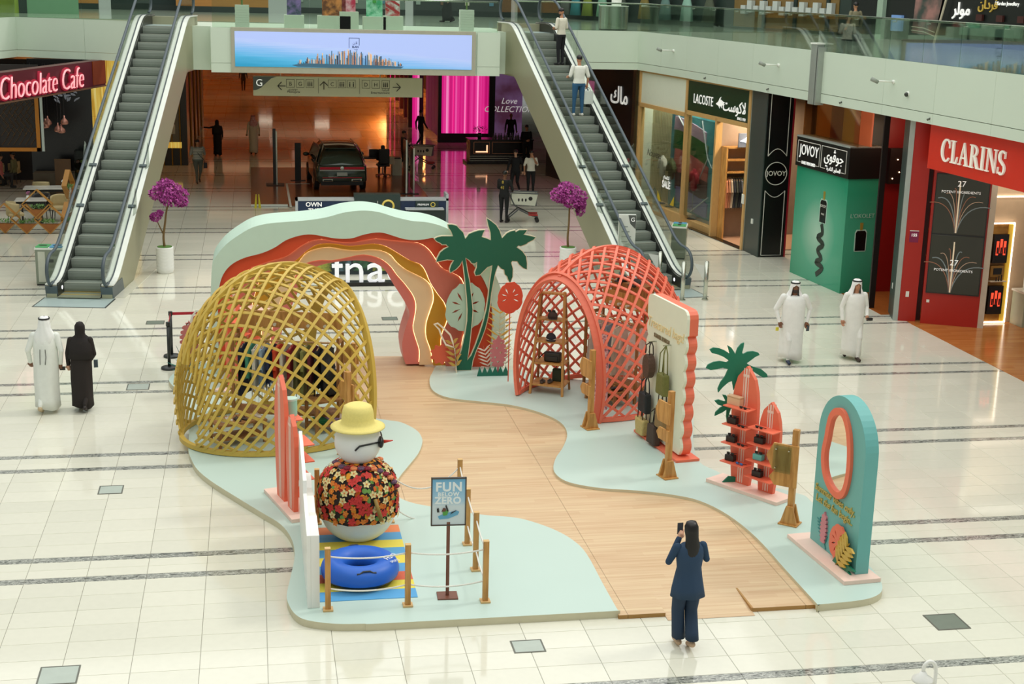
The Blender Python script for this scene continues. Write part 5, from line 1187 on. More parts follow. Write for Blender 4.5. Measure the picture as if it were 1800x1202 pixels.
    if head:
        kind, hx = head; hmtl = M('headcloth_'+hx, hx, .8, n=.05, b=.15, bs=14) if hx != 'check' else M('headcloth_check', '#b8525a', .85, ns=60, h2='#e3cdc8')
        if kind == 'ghutra':
            rings = []
            for zz, rx, ry, yo in ((.135, .02, .025, -.01), (.12, .07, .085, -.01), (.06, .098, .112, -.012), (0, .105, .11, -.02), (-.08, .115, .1, -.04), (-.16, .16, .105, -.05), (-.24, .2, .125, -.045), (-.33, .19, .15, -.03), (-.42, .14, .155, -.02)):
                op = 0 if zz > .05 else (40 if zz > -.1 else 34)
                rings.append([(hc+(R if zz > -.1 else Matrix.Identity(3)) @ V((rx*(1+.05*math.sin(9*a+zz*8))*math.cos(a), yo+ry*(1+.05*math.sin(9*a+zz*8))*math.sin(a), zz)))*k for a in [math.radians(90+op+(360-2*op)*j/26) for j in range(27)]])
            hb = MB(); hb.loft(rings, False, closed=False); g_ = hb.build('head_cloth', hmtl, t, smooth=True); so_ = g_.modifiers.new('thickness', 'SOLIDIFY'); so_.thickness = .008
            ag = MB()
            for dzz in (.085, .1): ag.tube([(hc+R @ V((.094*math.cos(a), -.012+.105*math.sin(a), dzz)))*k for a in [2*math.pi*j/24 for j in range(24)]], .0085*k, 6, True)
            ag.build('head_cord', BLK, t, smooth=True)
        elif kind == 'hijab':
            rings = []
            for zz, rx, ry, yo in ((.135, .02, .02, -.01), (.12, .06, .075, -.01), (.06, .092, .105, -.012), (0, .096, .106, -.012), (-.07, .092, .1, -.01), (-.13, .1, .1, .0), (-.2, .19, .13, .0), (-.3, .24, .155, -.01), (-.42, .25, .17, -.02), (-.58, .25, .18, -.03)):
                op = 0 if zz > .07 else (34 if zz > -.09 else 0)
                rings.append([(hc+(R if zz > -.1 else Matrix.Identity(3)) @ V((rx*(1+.04*math.sin(8*a+zz*9))*math.cos(a), yo+ry*math.sin(a), zz)))*k for a in [math.radians(90+op+(360-2*op)*j/26) for j in range(27)]])
            hb = MB(); hb.loft(rings, False, closed=False); g_ = hb.build('head_scarf', hmtl, t, smooth=True); so_ = g_.modifiers.new('thickness', 'SOLIDIFY'); so_.thickness = .008
    if robe:
        sw_ = .1 if pose.startswith('walk') else 0
        rings = []; zs = [1.44, 1.38, 1.25, 1.05, .85, .65, .45, .25, .1] if not sit else []
        for i, zz in enumerate(zs):
            f = i/8; rx = (.13, .185, .2, .2, .205, .205, .2, .2, .205)[i]*B; ry = (.09, .12, .14, .145, .15, .155, .16, .165, .17)[i]*B
            rings.append([V((rx*math.cos(a)*(1+.045*f*math.sin(7*a+1.3*zz*4)), ry*math.sin(a)*(1+.06*f*math.sin(6*a+zz*3))-sw_*.4*f*f+(.05*f*math.sin(a)), zz+(.03*math.sin(2*a)*f if i == 8 else 0)))*k for a in [2*math.pi*j/32 for j in range(32)]])
        if rings: MB().loft(rings).build('robe', rm, t, smooth=True)
    for s in (-1, 1): MB().ell(hp_(s*.031, .083, .006), (.012*k, .006*k, .007*k), 8, 5, R).build('eye', M('eye_dark', '#1c1512', .3), t, smooth=True)
    if collar:
        MB().tube([V((.065*math.cos(a), .015+.065*math.sin(a), 1.478+dz))*k for a in [2*math.pi*j/16 for j in range(16)]], .014*k, 6, True).build('collar', M('wear_'+collar, collar, .85), t, smooth=True)
    return t, k
def wear(t, name, rings, mat, cap=True): return MB().loft(rings, cap).build(name, mat, t, smooth=True)
def ringz(k, L_): return [[V((rx*math.cos(a)*(1+w*math.sin(5*a+z*7)), yo+ry*math.sin(a)*(1+w*math.sin(6*a+z*5)), z))*k for a in [2*math.pi*j/28 for j in range(28)]] for z, rx, ry, yo, w in L_]
# woman photographing the stage
p = gp(1203, 1136)
t, k = person('woman in a navy suit with long black hair photographing the stage', (p.x, p.y), math.radians(4), 1.66, 'walk2', 'l', '#27425e', '#253b54', '#d3b190', 'long', hair='long', vox=.010, build=.94,
    arms=[((.27, .05, 1.2), (.13, .2, 1.43)), ((-.28, .05, 1.2), (-.1, .16, 1.46))], turn=.12, legs=[((.085, .06, .5), (.05, -.12, .13), -.35), ((-.09, .08, .5), (-.07, .06, .09), 0)])
NV = M('navy_suit', '#27425e', .75, n=.05, b=.12, bs=10); NVT = M('navy_trousers', '#253b54', .75, n=.05, b=.12, bs=10)
wear(t, 'blazer', ringz(k, [(1.455, .12, .075, 0, 0), (1.41, .185, .105, 0, 0), (1.28, .185, .13, 0, .01), (1.12, .165, .125, 0, .02), (1.0, .185, .145, 0, .03), (.86, .215, .165, -.01, .04), (.74, .23, .175, -.015, .05)]), NV)
for s, kn, an in ((1, (.085, .06, .5), (.05, -.12, .13)), (-1, (-.09, .08, .5), (-.07, .06, .09))):
    hp = V((s*.095, 0, .9)); kn, an = V(kn), V(an); m = MB(); rings = []
    for f in (0, .25, .5, .75, 1):
        for A_, B_, r0, r1 in (((hp, kn, .105, .085),) if f < 1 else ((hp, kn, .105, .085),)): c_ = A_.lerp(B_, f); r = r0+(r1-r0)*f
        rings.append([(c_+V((r*math.cos(a), r*math.sin(a), 0)))*k for a in [2*math.pi*j/18 for j in range(18)]])
    for f in (.35, .7, 1): c_ = kn.lerp(an+V((0, 0, .03)), f); r = .083+.005*f; rings.append([(c_+V((r*math.cos(a), r*1.1*math.sin(a), 0)))*k for a in [2*math.pi*j/18 for j in range(18)]])
    m.loft(rings).build('trouser_leg', NVT, t, smooth=True)
ph = thing('phone', 'dark phone held up by the woman in the navy suit', 'phone', t.location+V((-.085*k, .2*k, 1.585*k)), math.radians(4)); MB().b2((-.038, -.005, -.075), (.038, .005, .075)).build('casing', BLK, ph, bevel=.004); MB().b2((-.034, -.007, -.07), (.034, -.005, .07)).build('screen', M('phone_screen', '#3b4a55', .1), ph)
# couple walking away
p = gp(86, 722)
t, k = person('man in a white robe and head cloth walking beside the black-robed woman', (p.x, p.y), math.radians(-6), 1.8, 'walk', 'd', '#eef2ea', '#eef2ea', '#c9b48f', 'long', hair=None, robe='#eef2ea', head=('ghutra', '#f6f8f4'), vox=.011, arms=[((.27, -.05, 1.15), (.25, .02, .9)), ((-.28, -.06, 1.15), (-.29, .04, .92))], build=1.08)
MB().tube([V((-.05, -.19, 1.2))*k, V((-.055, -.2, 1.05))*k, V((-.06, -.2, .92))*k], .006, 6).build('head_cord_tassel', BLK, t); MB().tube([V((.04, -.19, 1.2))*k, V((.05, -.2, 1.06))*k, V((.03, -.2, .92))*k], .006, 6).build('head_cord_tassel', BLK, t)
w = thing('wallet', 'dark wallet in the hand of the man in the white robe walking away', 'wallet', t.location+V((.27*k, .06*k, .78*k))); MB().b2((-.05, -.012, -.035), (.05, .012, .035)).build('cover', BLK, w, bevel=.004); MB().b2((-.045, -.014, -.03), (.045, .014, -.026)).build('seam', M('newel_grey', '#59666a', .35, .3), w)
p = gp(147, 720)
t, k = person('woman in a long black robe and head scarf walking beside the white-robed man', (p.x, p.y), math.radians(-4), 1.68, 'walk2', 'l', '#241d1a', '#241d1a', '#241d1a', 'long', hair=None, robe='#241d1a', head=('hijab', '#1d1715'), vox=.012, arms=[((.25, .0, 1.13), (.17, .12, 1.0)), ((-.25, -.02, 1.15), (-.25, .02, .92))])
w = thing('phone', 'pale phone in the hand of the woman in the long black robe', 'phone', t.location+V((.26*k, .12*k, .9*k)), .2); MB().b2((-.04, -.006, -.08), (.04, .006, .08)).build('casing', M('phone_pale', '#b9d0d3', .3), w, bevel=.004); MB().b2((-.034, -.008, -.07), (.034, -.006, .07)).build('screen', M('phone_screen', '#3b4a55', .1), w)
# two men in white robes
p = gp(1388, 636)
t, k = person('bearded man in a white robe walking towards the stage, yellow item in hand', (p.x, p.y), math.radians(172), 1.82, 'walk', 'd', '#f2f4ee', '#f2f4ee', '#22304a', 'long', hair=None, robe='#f2f4ee', head=('ghutra', '#f8f9f6'), vox=.011, beard='#3a2c26', build=1.22, arms=[((.31, -.03, 1.15), (.3, .05, .9)), ((-.31, -.05, 1.15), (-.3, .02, .9))])
w = thing('yellow_packet', 'small yellow packet in the hand of the bearded man in white', 'packet', t.location+rotz(math.radians(172)) @ V((.33*k, .05*k, .73*k))); MB().b2((-.035, -.012, -.04), (.035, .012, .04)).build('wrapper', M('packet_yellow', '#e6dc3a', .5), w, bevel=.006); MB().b2((-.03, -.014, .025), (.03, .014, .03)).build('seal', M('packet_seal', '#c7bd2c', .5), w)
w = thing('phone', 'dark phone in the hand of the bearded man in white', 'phone', t.location+rotz(math.radians(172)) @ V((-.32*k, .05*k, .76*k)), .3); MB().b2((-.04, -.006, -.07), (.04, .006, .07)).build('casing', BLK, w, bevel=.004); MB().b2((-.034, -.008, -.06), (.034, -.006, .06)).build('screen', M('phone_screen', '#3b4a55', .1), w)
p = gp(1495, 631)
t, k = person('clean-shaven man in a white robe, the one nearer the red shop', (p.x, p.y), math.radians(178), 1.82, 'walk2', 'm', '#f1f2ea', '#f1f2ea', '#3b2a22', 'long', hair=None, robe='#f1f2ea', head=('ghutra', '#f8f9f6'), vox=.011, build=1.06, arms=[((.27, -.03, 1.15), (.28, .05, .9)), ((-.26, -.02, 1.15), (-.22, .16, 1.0))])
w = thing('wallet', 'black wallet held by the clean-shaven man in white', 'wallet', t.location+rotz(math.radians(178)) @ V((-.24*k, .26*k, .94*k)), .2); MB().b2((-.07, -.03, -.03), (.07, .03, .03)).build('cover', BLK, w, bevel=.006); MB().b2((-.05, -.032, -.005), (.05, .032, .0)).build('seam', M('newel_grey', '#59666a', .35, .3), w)
# two men on the escalator
def on_step(k_, x): q = rotz(math.radians(8.1)) @ V((x, .1+k_*TR+.2, .05+(k_+1)*RI)); return V((10.78, 37.0, 0))+q
def find_step(v):
    return min(range(NS), key=lambda i: abs(toPx(on_step(i, .2))[1]-v))
ks = find_step(113)
t, k = person('man in a beige shirt and black trousers looking at his phone high on the escalator', on_step(ks, .28), math.radians(38), 1.78, 'stand', 'm', '#e4e0cc', '#1c1d20', '#1b1b1d', 'short', arms=[((.24, -.02, 1.16), (.1, .24, 1.12)), ((-.25, .0, 1.16), (-.04, .26, 1.14))], tilt=-.35, vox=.012, beard='#241a15', hair='short')
w = thing('phone', 'phone in the hands of the man in the beige shirt', 'phone', t.location+rotz(math.radians(38)) @ V((.04*k, .36*k, 1.16*k)), math.radians(38)); MB().b2((-.04, -.05, -.006), (.04, .07, .006)).build('casing', BLK, w, bevel=.003); MB().b2((-.034, -.04, .006), (.034, .06, .008)).build('screen', M('phone_screen', '#3b4a55', .1), w)
k2 = find_step(207)
t, k = person('man in a white shirt and blue jeans with a shopping bag on the escalator', on_step(k2, .05), math.radians(12), 1.84, 'stand', 'm', '#eef0e4', '#2f5f84', '#e9e6da', 'short', arms=[((.27, -.02, 1.16), (.29, .04, .92)), ((-.26, .0, 1.17), (-.24, .2, 1.13))], vox=.012, hair='short', legs=[((.12, .02, .5), (.13, 0, .08), 0), ((-.12, .02, .5), (-.13, .02, .08), 0)], build=1.1)
q = t.location+rotz(math.radians(12)) @ V((.33*k, .06*k, .82*k)); w = thing('shopping_bag', 'pale paper shopping bag carried by the man in jeans on the escalator', 'bag', q-V((0, 0, .5)), .3)
MB().b2((-.16, -.07, 0), (.16, .07, .4)).build('paper', M('paper_bag', '#e3ebe2', .6), w, bevel=.004)
for dy in (-.06, .06): MB().tube([(-.07, dy, .4), (-.05, dy*.5, .48), (0, 0, .51), (.05, dy*.5, .48), (.07, dy, .4)], .006, 5).build('handle', M('paper_handle', '#5d6a68', .6), w)
# beyond the arch
def far(label, u, v, rz, h, **kw):
    p = gp(u, v); kw.setdefault('vox', .018); return person(label, (p.x, p.y), math.radians(rz), h, **kw)
t, k = far('man in a black number shirt pushing the shopping trolley beyond the arch', 885, 391, -35, 1.77, pose='stand', top='#1b1d1e', bottom='#191b1c', shoe='#111111', sleeves='long', hair='short', skin='d', arms=[((.25, .1, 1.16), (.16, .32, 1.06)), ((-.25, .08, 1.16), (-.16, .32, 1.06))], build=1.05)
YL = M('shirt_number', '#c9b04a', .6); txt('8', .14, YL, t, (0, -.128*k, 1.38*k), ext=.004, name='printed_number', bold=.003); txt('41', .15, YL, t, (0, -.132*k, 1.2*k), ext=.004, name='printed_number', bold=.003)
far('woman in loose black clothes with a white bag walking beyond the trolley', 905, 341, 150, 1.72, pose='walk', top='#17181a', bottom='#17181a', shoe='#d8d8d2', sleeves='long', hair='short', skin='l', build=1.1)
far('man in a white shirt with a hand at his mouth beside the woman in black', 932, 343, 182, 1.74, pose='stand', top='#e7e4d4', bottom='#1a1b1d', shoe='#d5d6d0', sleeves='short', skin='m', hair='short', arms=[((.26, -.02, 1.17), (.27, .04, .93)), ((-.24, .05, 1.2), (-.04, .2, 1.5))])
t, k = far('man in a striped shirt with a shoulder bag walking out of the corridor', 349, 322, 190, 1.72, pose='walk', top='#8a8f86', bottom='#5c6256', shoe='#1c1c1c', sleeves='short', skin='m', hair='short', build=1.15)
for q in range(7): MB().tube([V((.205*math.cos(a), .14*math.sin(a), 1.02+.06*q))*k for a in [2*math.pi*j/20 for j in range(20)]], .012, 5, True).build('shirt_stripe', M('stripe_pale', '#d8d6c4', .8), t)
MB().tube([V((.17, .02, 1.44))*k, V((0, .15, 1.2))*k, V((-.22, .12, .95))*k, V((-.26, 0, .82))*k], .012, 5).build('bag_strap', BLK, t); MB().b2((-.36*k, -.05, .6*k), (-.22*k, .05, .82*k)).build('shoulder_bag', BLK, t, bevel=.01)
far('woman in a black robe reaching out one arm in the corridor', 383, 274, 15, 1.62, pose='stand', top='#14110f', robe='#14110f', sleeves='long', hair=None, head=('hijab', '#120f0e'), skin='l', arms=[((.25, 0, 1.15), (.26, .05, .92)), ((-.38, .05, 1.38), (-.62, .08, 1.4))])
far('man in a pale robe with a red checked head cloth in the corridor', 446, 271, 8, 1.78, pose='stand', top='#d8cdb4', robe='#d8cdb4', sleeves='long', hair=None, head=('ghutra', 'check'), skin='m')
far('man in dark clothes pushing a trolley near the pink screen wall', 709, 300, -80, 1.72, pose='walk', top='#15161a', bottom='#15161a', sleeves='long', hair='short', skin='m', arms=[((.25, .1, 1.16), (.16, .32, 1.06)), ((-.25, .08, 1.16), (-.16, .32, 1.06))])
t, k = far('man in dark clothes with a blue bag striding by the pink screen wall', 739, 258, -60, 1.8, pose='walk2', top='#141416', bottom='#1c2126', sleeves='long', hair='short', skin='m')
far('dark distant figure at the far end of the corridor', 428, 160, 0, 1.75, pose='walk', top='#17140f', bottom='#17140f', sleeves='long', hair='short', skin='d', vox=.025)
far('bald attendant in a black suit behind the cosmetics counter', 897, 262, 170, 1.75, pose='stand', top='#131315', bottom='#131315', sleeves='long', hair=None, skin='d')
far('attendant in a black suit standing at the end of the cosmetics counter', 924, 290, 190, 1.8, pose='stand', top='#101216', bottom='#101216', sleeves='long', hair='short', skin='m', collar='#d8d8d2', arms=[((.24, .0, 1.16), (.08, .2, 1.1)), ((-.24, .0, 1.16), (-.06, .2, 1.12))])
# ------------------------------------------------------------------ shopfronts under the gallery
LT = M('letter_white', '#fbfbf6', e=.35, n=0)
OAK = M('oak_frame', '#d9ae6e', .45, n=.08, st=(5, 5, 1)); WGL = glass('shop_glass', '#f2f7f4', .25)
def rev(s): return s[::-1]
AR_LAC = rev('\uFEFB\uFEDB\uFEEE\uFEB3\uFE96'); AR_JOV = rev('\uFE9F\uFEEE\uFB6C\uFEEE\uFEF1'); AR_RARE = rev('\uFEDF\uFEE0\uFECC\uFEC4\uFEEE\uFEAD \uFE8D\uFEDF\uFEE8\uFE8E\uFEA9\uFEAD\uFE93'); AR_MAC = rev('\uFEE3\uFE8E\uFED9')
# --- clothes shop with green sign
A, rz, L = facade((14.10, 51.5), (15.19, 42.3))
sf = thing('shopfront', 'clothes shopfront with dark green sign, timber frame and display windows', 'shopfront', A, rz)
MB().b2((4.35, -.06, 3.9), (9.1, .1, 5.0)).build('green_sign_board', M('sign_green', '#1c3a22', .4, n=.04), sf)
MB().b2((.1, -.04, 3.8), (4.25, .1, 5.0)).build('cream_header', M('header_cream', '#e4ead6', .5, n=.02), sf)
for x0, x1, z0, z1 in ((0, .12, 0, 5), (4.24, 4.38, 0, 5), (6.72, 6.84, 0, 3.9), (9.06, 9.2, 0, 5), (0, 4.3, 3.7, 3.84), (4.3, 9.1, 3.8, 3.94), (0, 9.1, 4.94, 5.0)):
    MB().b2((x0, -.1, z0), (x1, .12, z1)).build('timber_frame', OAK, sf)
for x0, x1 in ((.12, 4.24), (4.38, 6.72)): MB().b2((x0, .0, .34), (x1, .02, 3.72)).build('window_glass', WGL, sf)
MB().b2((0, -.12, 0), (4.4, 1.2, .34)).build('window_plinth', OAK, sf); MB().b2((4.4, .05, 0), (6.8, 1.2, .22)).build('window_plinth', OAK, sf)
MB().b2((4.9, -.13, 0), (9.05, .1, .02)).build('black_threshold', M('black_marble', '#1c1613', .06, n=.1), sf)
def ribs(t):
    tc = nd(t, 'ShaderNodeTexCoord'); sp = nd(t, 'ShaderNodeSeparateXYZ'); t.links.new(tc.outputs['Object'], sp.inputs[0])
    return mixc(t, mth(t, 'GREATER_THAN', mth(t, 'FRACT', mth(t, 'MULTIPLY', sp.outputs[0], 7)), .6), '#c9c29b', '#a69c72')
MB().b2((.0, .5, .34), (2.0, .6, 3.72)).build('ribbed_backdrop', nodes_mat('ribbed_cream', ribs, .6), sf)
MB().b2((2.0, .42, .3), (6.3, .5, 3.75)).build('poster_backdrop', M('poster_teal', '#1f6f7d', .5, ns=.9, n=.1, h2='#4fa3a8'), sf)
for i, (x, z, r, hx, ln, a) in enumerate(((4.2, 3.15, .3, '#c9a9bf', 3.0, -.12), (4.3, 2.6, .42, '#2f6d2f', 3.2, -.1), (4.4, 1.9, .45, '#d9776e', 3.2, -.12), (4.5, 1.3, .35, '#5a3b35', 3.0, 0), (4.6, .75, .3, '#8f86b8', 3.0, -.1))):
    c = V((x-.55, .40, z)); d = V((math.cos(a), 0, math.sin(a)))*ln/2
    e_ = V((-d.z, 0, d.x)).normalized(); o_ = [c+d*.9*math.cos(q)/max(.55, abs(math.cos(q)))*1.0+e_*r*math.sin(q) for q in [2*math.pi*j/28 for j in range(28)]]
    MB().plate([(p_.x, p_.z) for p_ in o_], (0, -.03, 0), lambda a, b: V((a, .42-.004*i, b))).build('printed_towel_roll', M('towel_'+hx, hx, .9, n=.08, b=.2), sf)
for q in ([(5.6, 3.6), (6.2, 2.4), (5.3, 1.2)], [(6.2, 2.4), (6.6, 2.1)], [(3.4, 3.7), (4.4, 3.1)], [(6.4, 1.1), (5.0, .4)]): MB().tube([V((a-.9, .36, b)) for a, b in q], .022, 6).build('white_line', M('line_white', '#dfe8e6', .5), sf)
txt('LACOSTE', .44, LT, sf, (5.62, -.07, 4.36), ext=.006, bold=0, xs=.8, sp=1.06)
cr = [(0, 0), (.12, .04), (.25, .1), (.36, .22), (.5, .28), (.42, .18), (.55, .16), (.7, .12), (.9, .1), (.74, .06), (.9, .04), (.72, .0), (.6, -.04), (.62, -.12), (.52, -.06), (.38, -.05), (.4, -.14), (.28, -.05), (.14, -.03)]
MB().plate([(6.62+a*.75, 4.34+b*.9) for a, b in cr], (0, -.012, 0), lambda a, b: V((a, -.062, b))).build('crocodile_logo', LT, sf)
txt(AR_LAC, .5, LT, sf, (8.0, -.07, 4.34), ext=.006, bold=.004, name='arabic_lettering'); txt('SINCE 1933', .12, LT, sf, (8.55, -.07, 4.02), ext=.005)
txt('Nouveau', .36, M('script_dark', '#3c3a30', .5), sf, (1.5, -.01, 2.1), ext=.002, shear=.35, name='window_lettering'); txt('\uFEF3\uFEBC\uFEE2'[::-1], .3, LT, sf, (2.75, -.01, 1.45), ext=.002, name='window_lettering'); txt('SALE', .34, LT, sf, (2.75, -.01, 1.15), ext=.002, bold=.01, name='window_lettering')
MB().plate([(2.0, .5), (2.35, .5), (2.0, .85)], (0, .004, 0), lambda a, b: V((a, -.008, b))).build('yellow_corner', M('sale_yellow', '#e6c832', .5), sf); MB().plate([(3.5, .5), (3.5, .85), (3.15, .5)], (0, .004, 0), lambda a, b: V((a, -.008, b))).build('yellow_corner', M('sale_yellow', '#e6c832', .5), sf)
for i, (x, hx, lb) in enumerate(((2.2, '#dcd6c4', 'cream polo torso in the shop window'), (3.0, '#4f5a33', 'olive polo torso in the shop window'), (5.0, '#b3262f', 'red polo torso in the shop window'))):
    q = A+rotz(rz) @ V((x-.45, .24, 0)); t = thing('display_torso', lb, 'mannequin', (q.x, q.y, .34 if x < 4.3 else .22), rz)
    MB().lathe([(.1, .98), (.17, 1.05), (.165, 1.3), (.21, 1.5), (.2, 1.62), (.08, 1.7), (.06, 1.74)], n=18, sy=.6).build('torso', M('polo_'+hx, hx, .85), t, smooth=True)
    for s in (-1, 1): MB().tube([V((s*.18, 0, 1.6)), V((s*.27, 0, 1.4)), V((s*.29, 0, 1.25))], [.075, .08, .085], 8).build('sleeve', M('polo_'+hx, hx, .85), t, smooth=True)
    MB().cyl((0, 0, .02), (0, 0, .98), .015, .015, 8).build('stand_pole', MCH, t); MB().lathe([(.17, 0), (.17, .02)], n=20).build('stand_base', BLK, t)
# interior
MB().b2((0, 4.0, 0), (9.4, 4.1, 5)).build('rear_wall', M('shop_warm_wall', '#c9a382', .6), sf); MB().b2((-.1, .1, 0), (0, 4, 5)).build('side_wall', M('header_cream', '#e4ead6', .5, n=.02), sf)
MB().b2((6.7, .1, 0), (9.4, 4.0, .012)).build('shop_floor', M('shop_floor', '#d9a883', .3), sf)
MB().b2((6.74, .12, 0), (6.84, 4, 5)).build('shelf_wall', M('shop_taupe', '#a78f78', .6), sf)
sh = thing('wall_shelving', 'timber wall shelving with a rail of polo shirts inside the green-signed shop', 'shelving', A+rotz(rz) @ V((7.05, .85, 0)), rz+math.pi/2)
for z in (2.55, 2.95, 2.15): MB().b2((-.7, -.2, z), (.7, .2, z+.05)).build('shelf_board', WD, sh)
for x in (-.7, .5, .7): MB().b2((x-.03, -.2, 0), (x+.03, .2, 3.0)).build('upright', WD, sh)
MB().cyl((-.68, 0, 2.0), (.68, 0, 2.0), .02, .02, 8).build('rail', MCH, sh); MB().b2((-.35, -.25, 3.0), (.35, -.2, 3.45)).build('lit_logo_panel', M('logo_panel_grey', '#7f8796', .4), sh)
MB().plate([(-.3+a*.65, 3.2+b*.7) for a, b in cr], (0, -.02, 0), lambda a, b: V((a, -.255, b))).build('crocodile_logo', M('logo_glow', '#ffffff', e=3, n=0), sh)
for i, hx in enumerate(('#e08e62', '#c9885f', '#d8c3a6', '#3a3d42', '#4d5046', '#2a2d30', '#606468', '#2e6a36', '#23262a', '#c8a27f', '#2c2c30', '#b9846a', '#d9b49c', '#6e3b3b')):
    q = A+rotz(rz) @ V((7.05, .85-.6+i*.09, 0)); garment(f'{["coral", "tan", "sand", "charcoal", "olive", "black", "grey", "green", "ink", "camel", "jet", "rose", "blush", "wine"][i]} polo shirt on the rail inside the green-signed shop', (q.x, q.y, 1.98), rz+math.radians(170), hx, .95, group='polo shirts on the shop rail')
lamp('shop_lamp', 'AREA', A+rotz(rz) @ V((8.0, 1.2, 4.4)), 150, (1, .82, .62), (0, 0, math.degrees(rz)), (1.5, .8)); lamp('window_lamp', 'AREA', A+rotz(rz) @ V((3.2, .26, 4.75)), 170, (1, .97, .88), (0, 0, math.degrees(rz)), (5.5, .2))
# --- dark unit beyond, with pink panel
A, rz, L = facade((12.35, 60), (14.05, 51.7))
bk = thing('shopfront', 'black cosmetics shopfront with white lettering and a pink lit panel', 'shopfront', A, rz)
MB().b2((0, 0, 0), (L, .2, 5)).build('black_wall', M('satin_black', '#15161a', .3, n=.03), bk)
PINK = None
def pinkc(t):
    tc = nd(t, 'ShaderNodeTexCoord'); sp = nd(t, 'ShaderNodeSeparateXYZ'); t.links.new(tc.outputs['Object'], sp.inputs[0]); cb = nd(t, 'ShaderNodeCombineXYZ'); t.links.new(sp.outputs[0], cb.inputs[0]); t.links.new(sp.outputs[1], cb.inputs[1])
    n1 = nd(t, 'ShaderNodeTexNoise'); n1.inputs['Scale'].default_value = 4.5; n1.inputs['Detail'].default_value = 5; t.links.new(cb.outputs[0], n1.inputs['Vector'])
    return ramp(t, n1.outputs['Fac'], [(.3, '#a80a5c'), (.48, '#e01f86'), (.56, '#f04ba4'), (.64, '#f9a3d2'), (.7, '#e3348f')])
PINK = nodes_mat('pink_light_curtain', pinkc, .4, .85)
MB().b2((0.3, -.06, 2.4), (2.8, 0, 4.4)).build('pink_panel', PINK, bk); MB().b2((2.8, -.08, 1.0), (4.6, 0, 4.3)).build('magenta_poster', M('magenta_poster', '#a5105f', .4, e=.35, ns=1.2, n=.1, h2='#d84a98'), bk)
txt('MAC', .36, LT, bk, (3.9, -.1, 4.05), ext=.01, bold=.012); txt(AR_MAC, .9, LT, bk, (6.9, -.02, 3.9), ext=.012, bold=.004, name='arabic_lettering')
MB().b2((6.2, -.1, 0), (8.1, 0, 1.5)).build('grey_panel', M('grey_panel', '#4a4c54', .4), bk); MB().b2((L-.25, -.12, 0), (L, .1, 5)).build('steel_edge', MCH, bk)
MB().b2((L-.4, -.16, 1.55), (L-.32, -.1, 1.7)).build('alarm_point', M('alarm_red', '#c4222c', .4), bk)
# --- black perfume column
cl = thing('perfume_column', 'black perfume shop column with white line drawing and round name badge', 'column', (15.6, 41.15, 0), math.radians(2))
MB().b2((-.40, 0, 0), (.42, 1.2, ZB)).build('shaft', M('column_black', '#161817', .25, n=.04), cl)
MB().b2((-.43, -.0, 0), (-.40, 1.2, ZB)).build('grey_side', M('column_grey', '#3d4a46', .4, n=.03), cl); MB().b2((-.44, 1.2, 0), (-.36, 1.42, ZB)).build('steel_edge', M('edge_steel', '#b9c4bd', .35, .4), cl)
MB().b2((.42, -.02, 0), (.47, .6, ZB)).build('red_edge', M('edge_red', '#a3182a', .4), cl)
ln = M('line_ivory', '#e6e4d8', .4)
for path in ([(-.3, 4.98), (-.3, 3.1)]+[(-.3+.6*i/8, 3.1+.22*math.sin(math.pi*i/8)) for i in range(9)]+[(.3, 4.98)], [(-.32, .06), (-.32, 2.05)]+[(-.32+.64*i/8, 2.05-.2*math.sin(math.pi*i/8)) for i in range(9)]+[(.32, .06), (-.32, .06)]):
    MB().tube([V((a, -.012, b)) for a, b in path], .012, 5).build('ivory_line', ln, cl)
MB().tube([V((.34*math.cos(a), -.012, 2.57+.34*math.sin(a))) for a in [2*math.pi*j/40 for j in range(40)]], .014, 5, True).build('badge_ring', ln, cl); MB().plate(arcpts(0, 2.57, .33, 0, 360, 40)[:-1], (0, -.01, 0), lambda a, b: V((a, -.001, b))).build('badge_disc', M('badge_black', '#0d0e0e', .2), cl)
txt('JOVOY', .2, ln, cl, (0, -.016, 2.57), ext=.006, bold=.002)
MB().b2((-.47, .5, .95), (-.43, .6, 1.1)).build('wall_switch', MWH, cl); MB().b2((-.5, 1.24, 1.45), (-.44, 1.42, 1.75)).build('shop_gate_reader', MWH, cl)
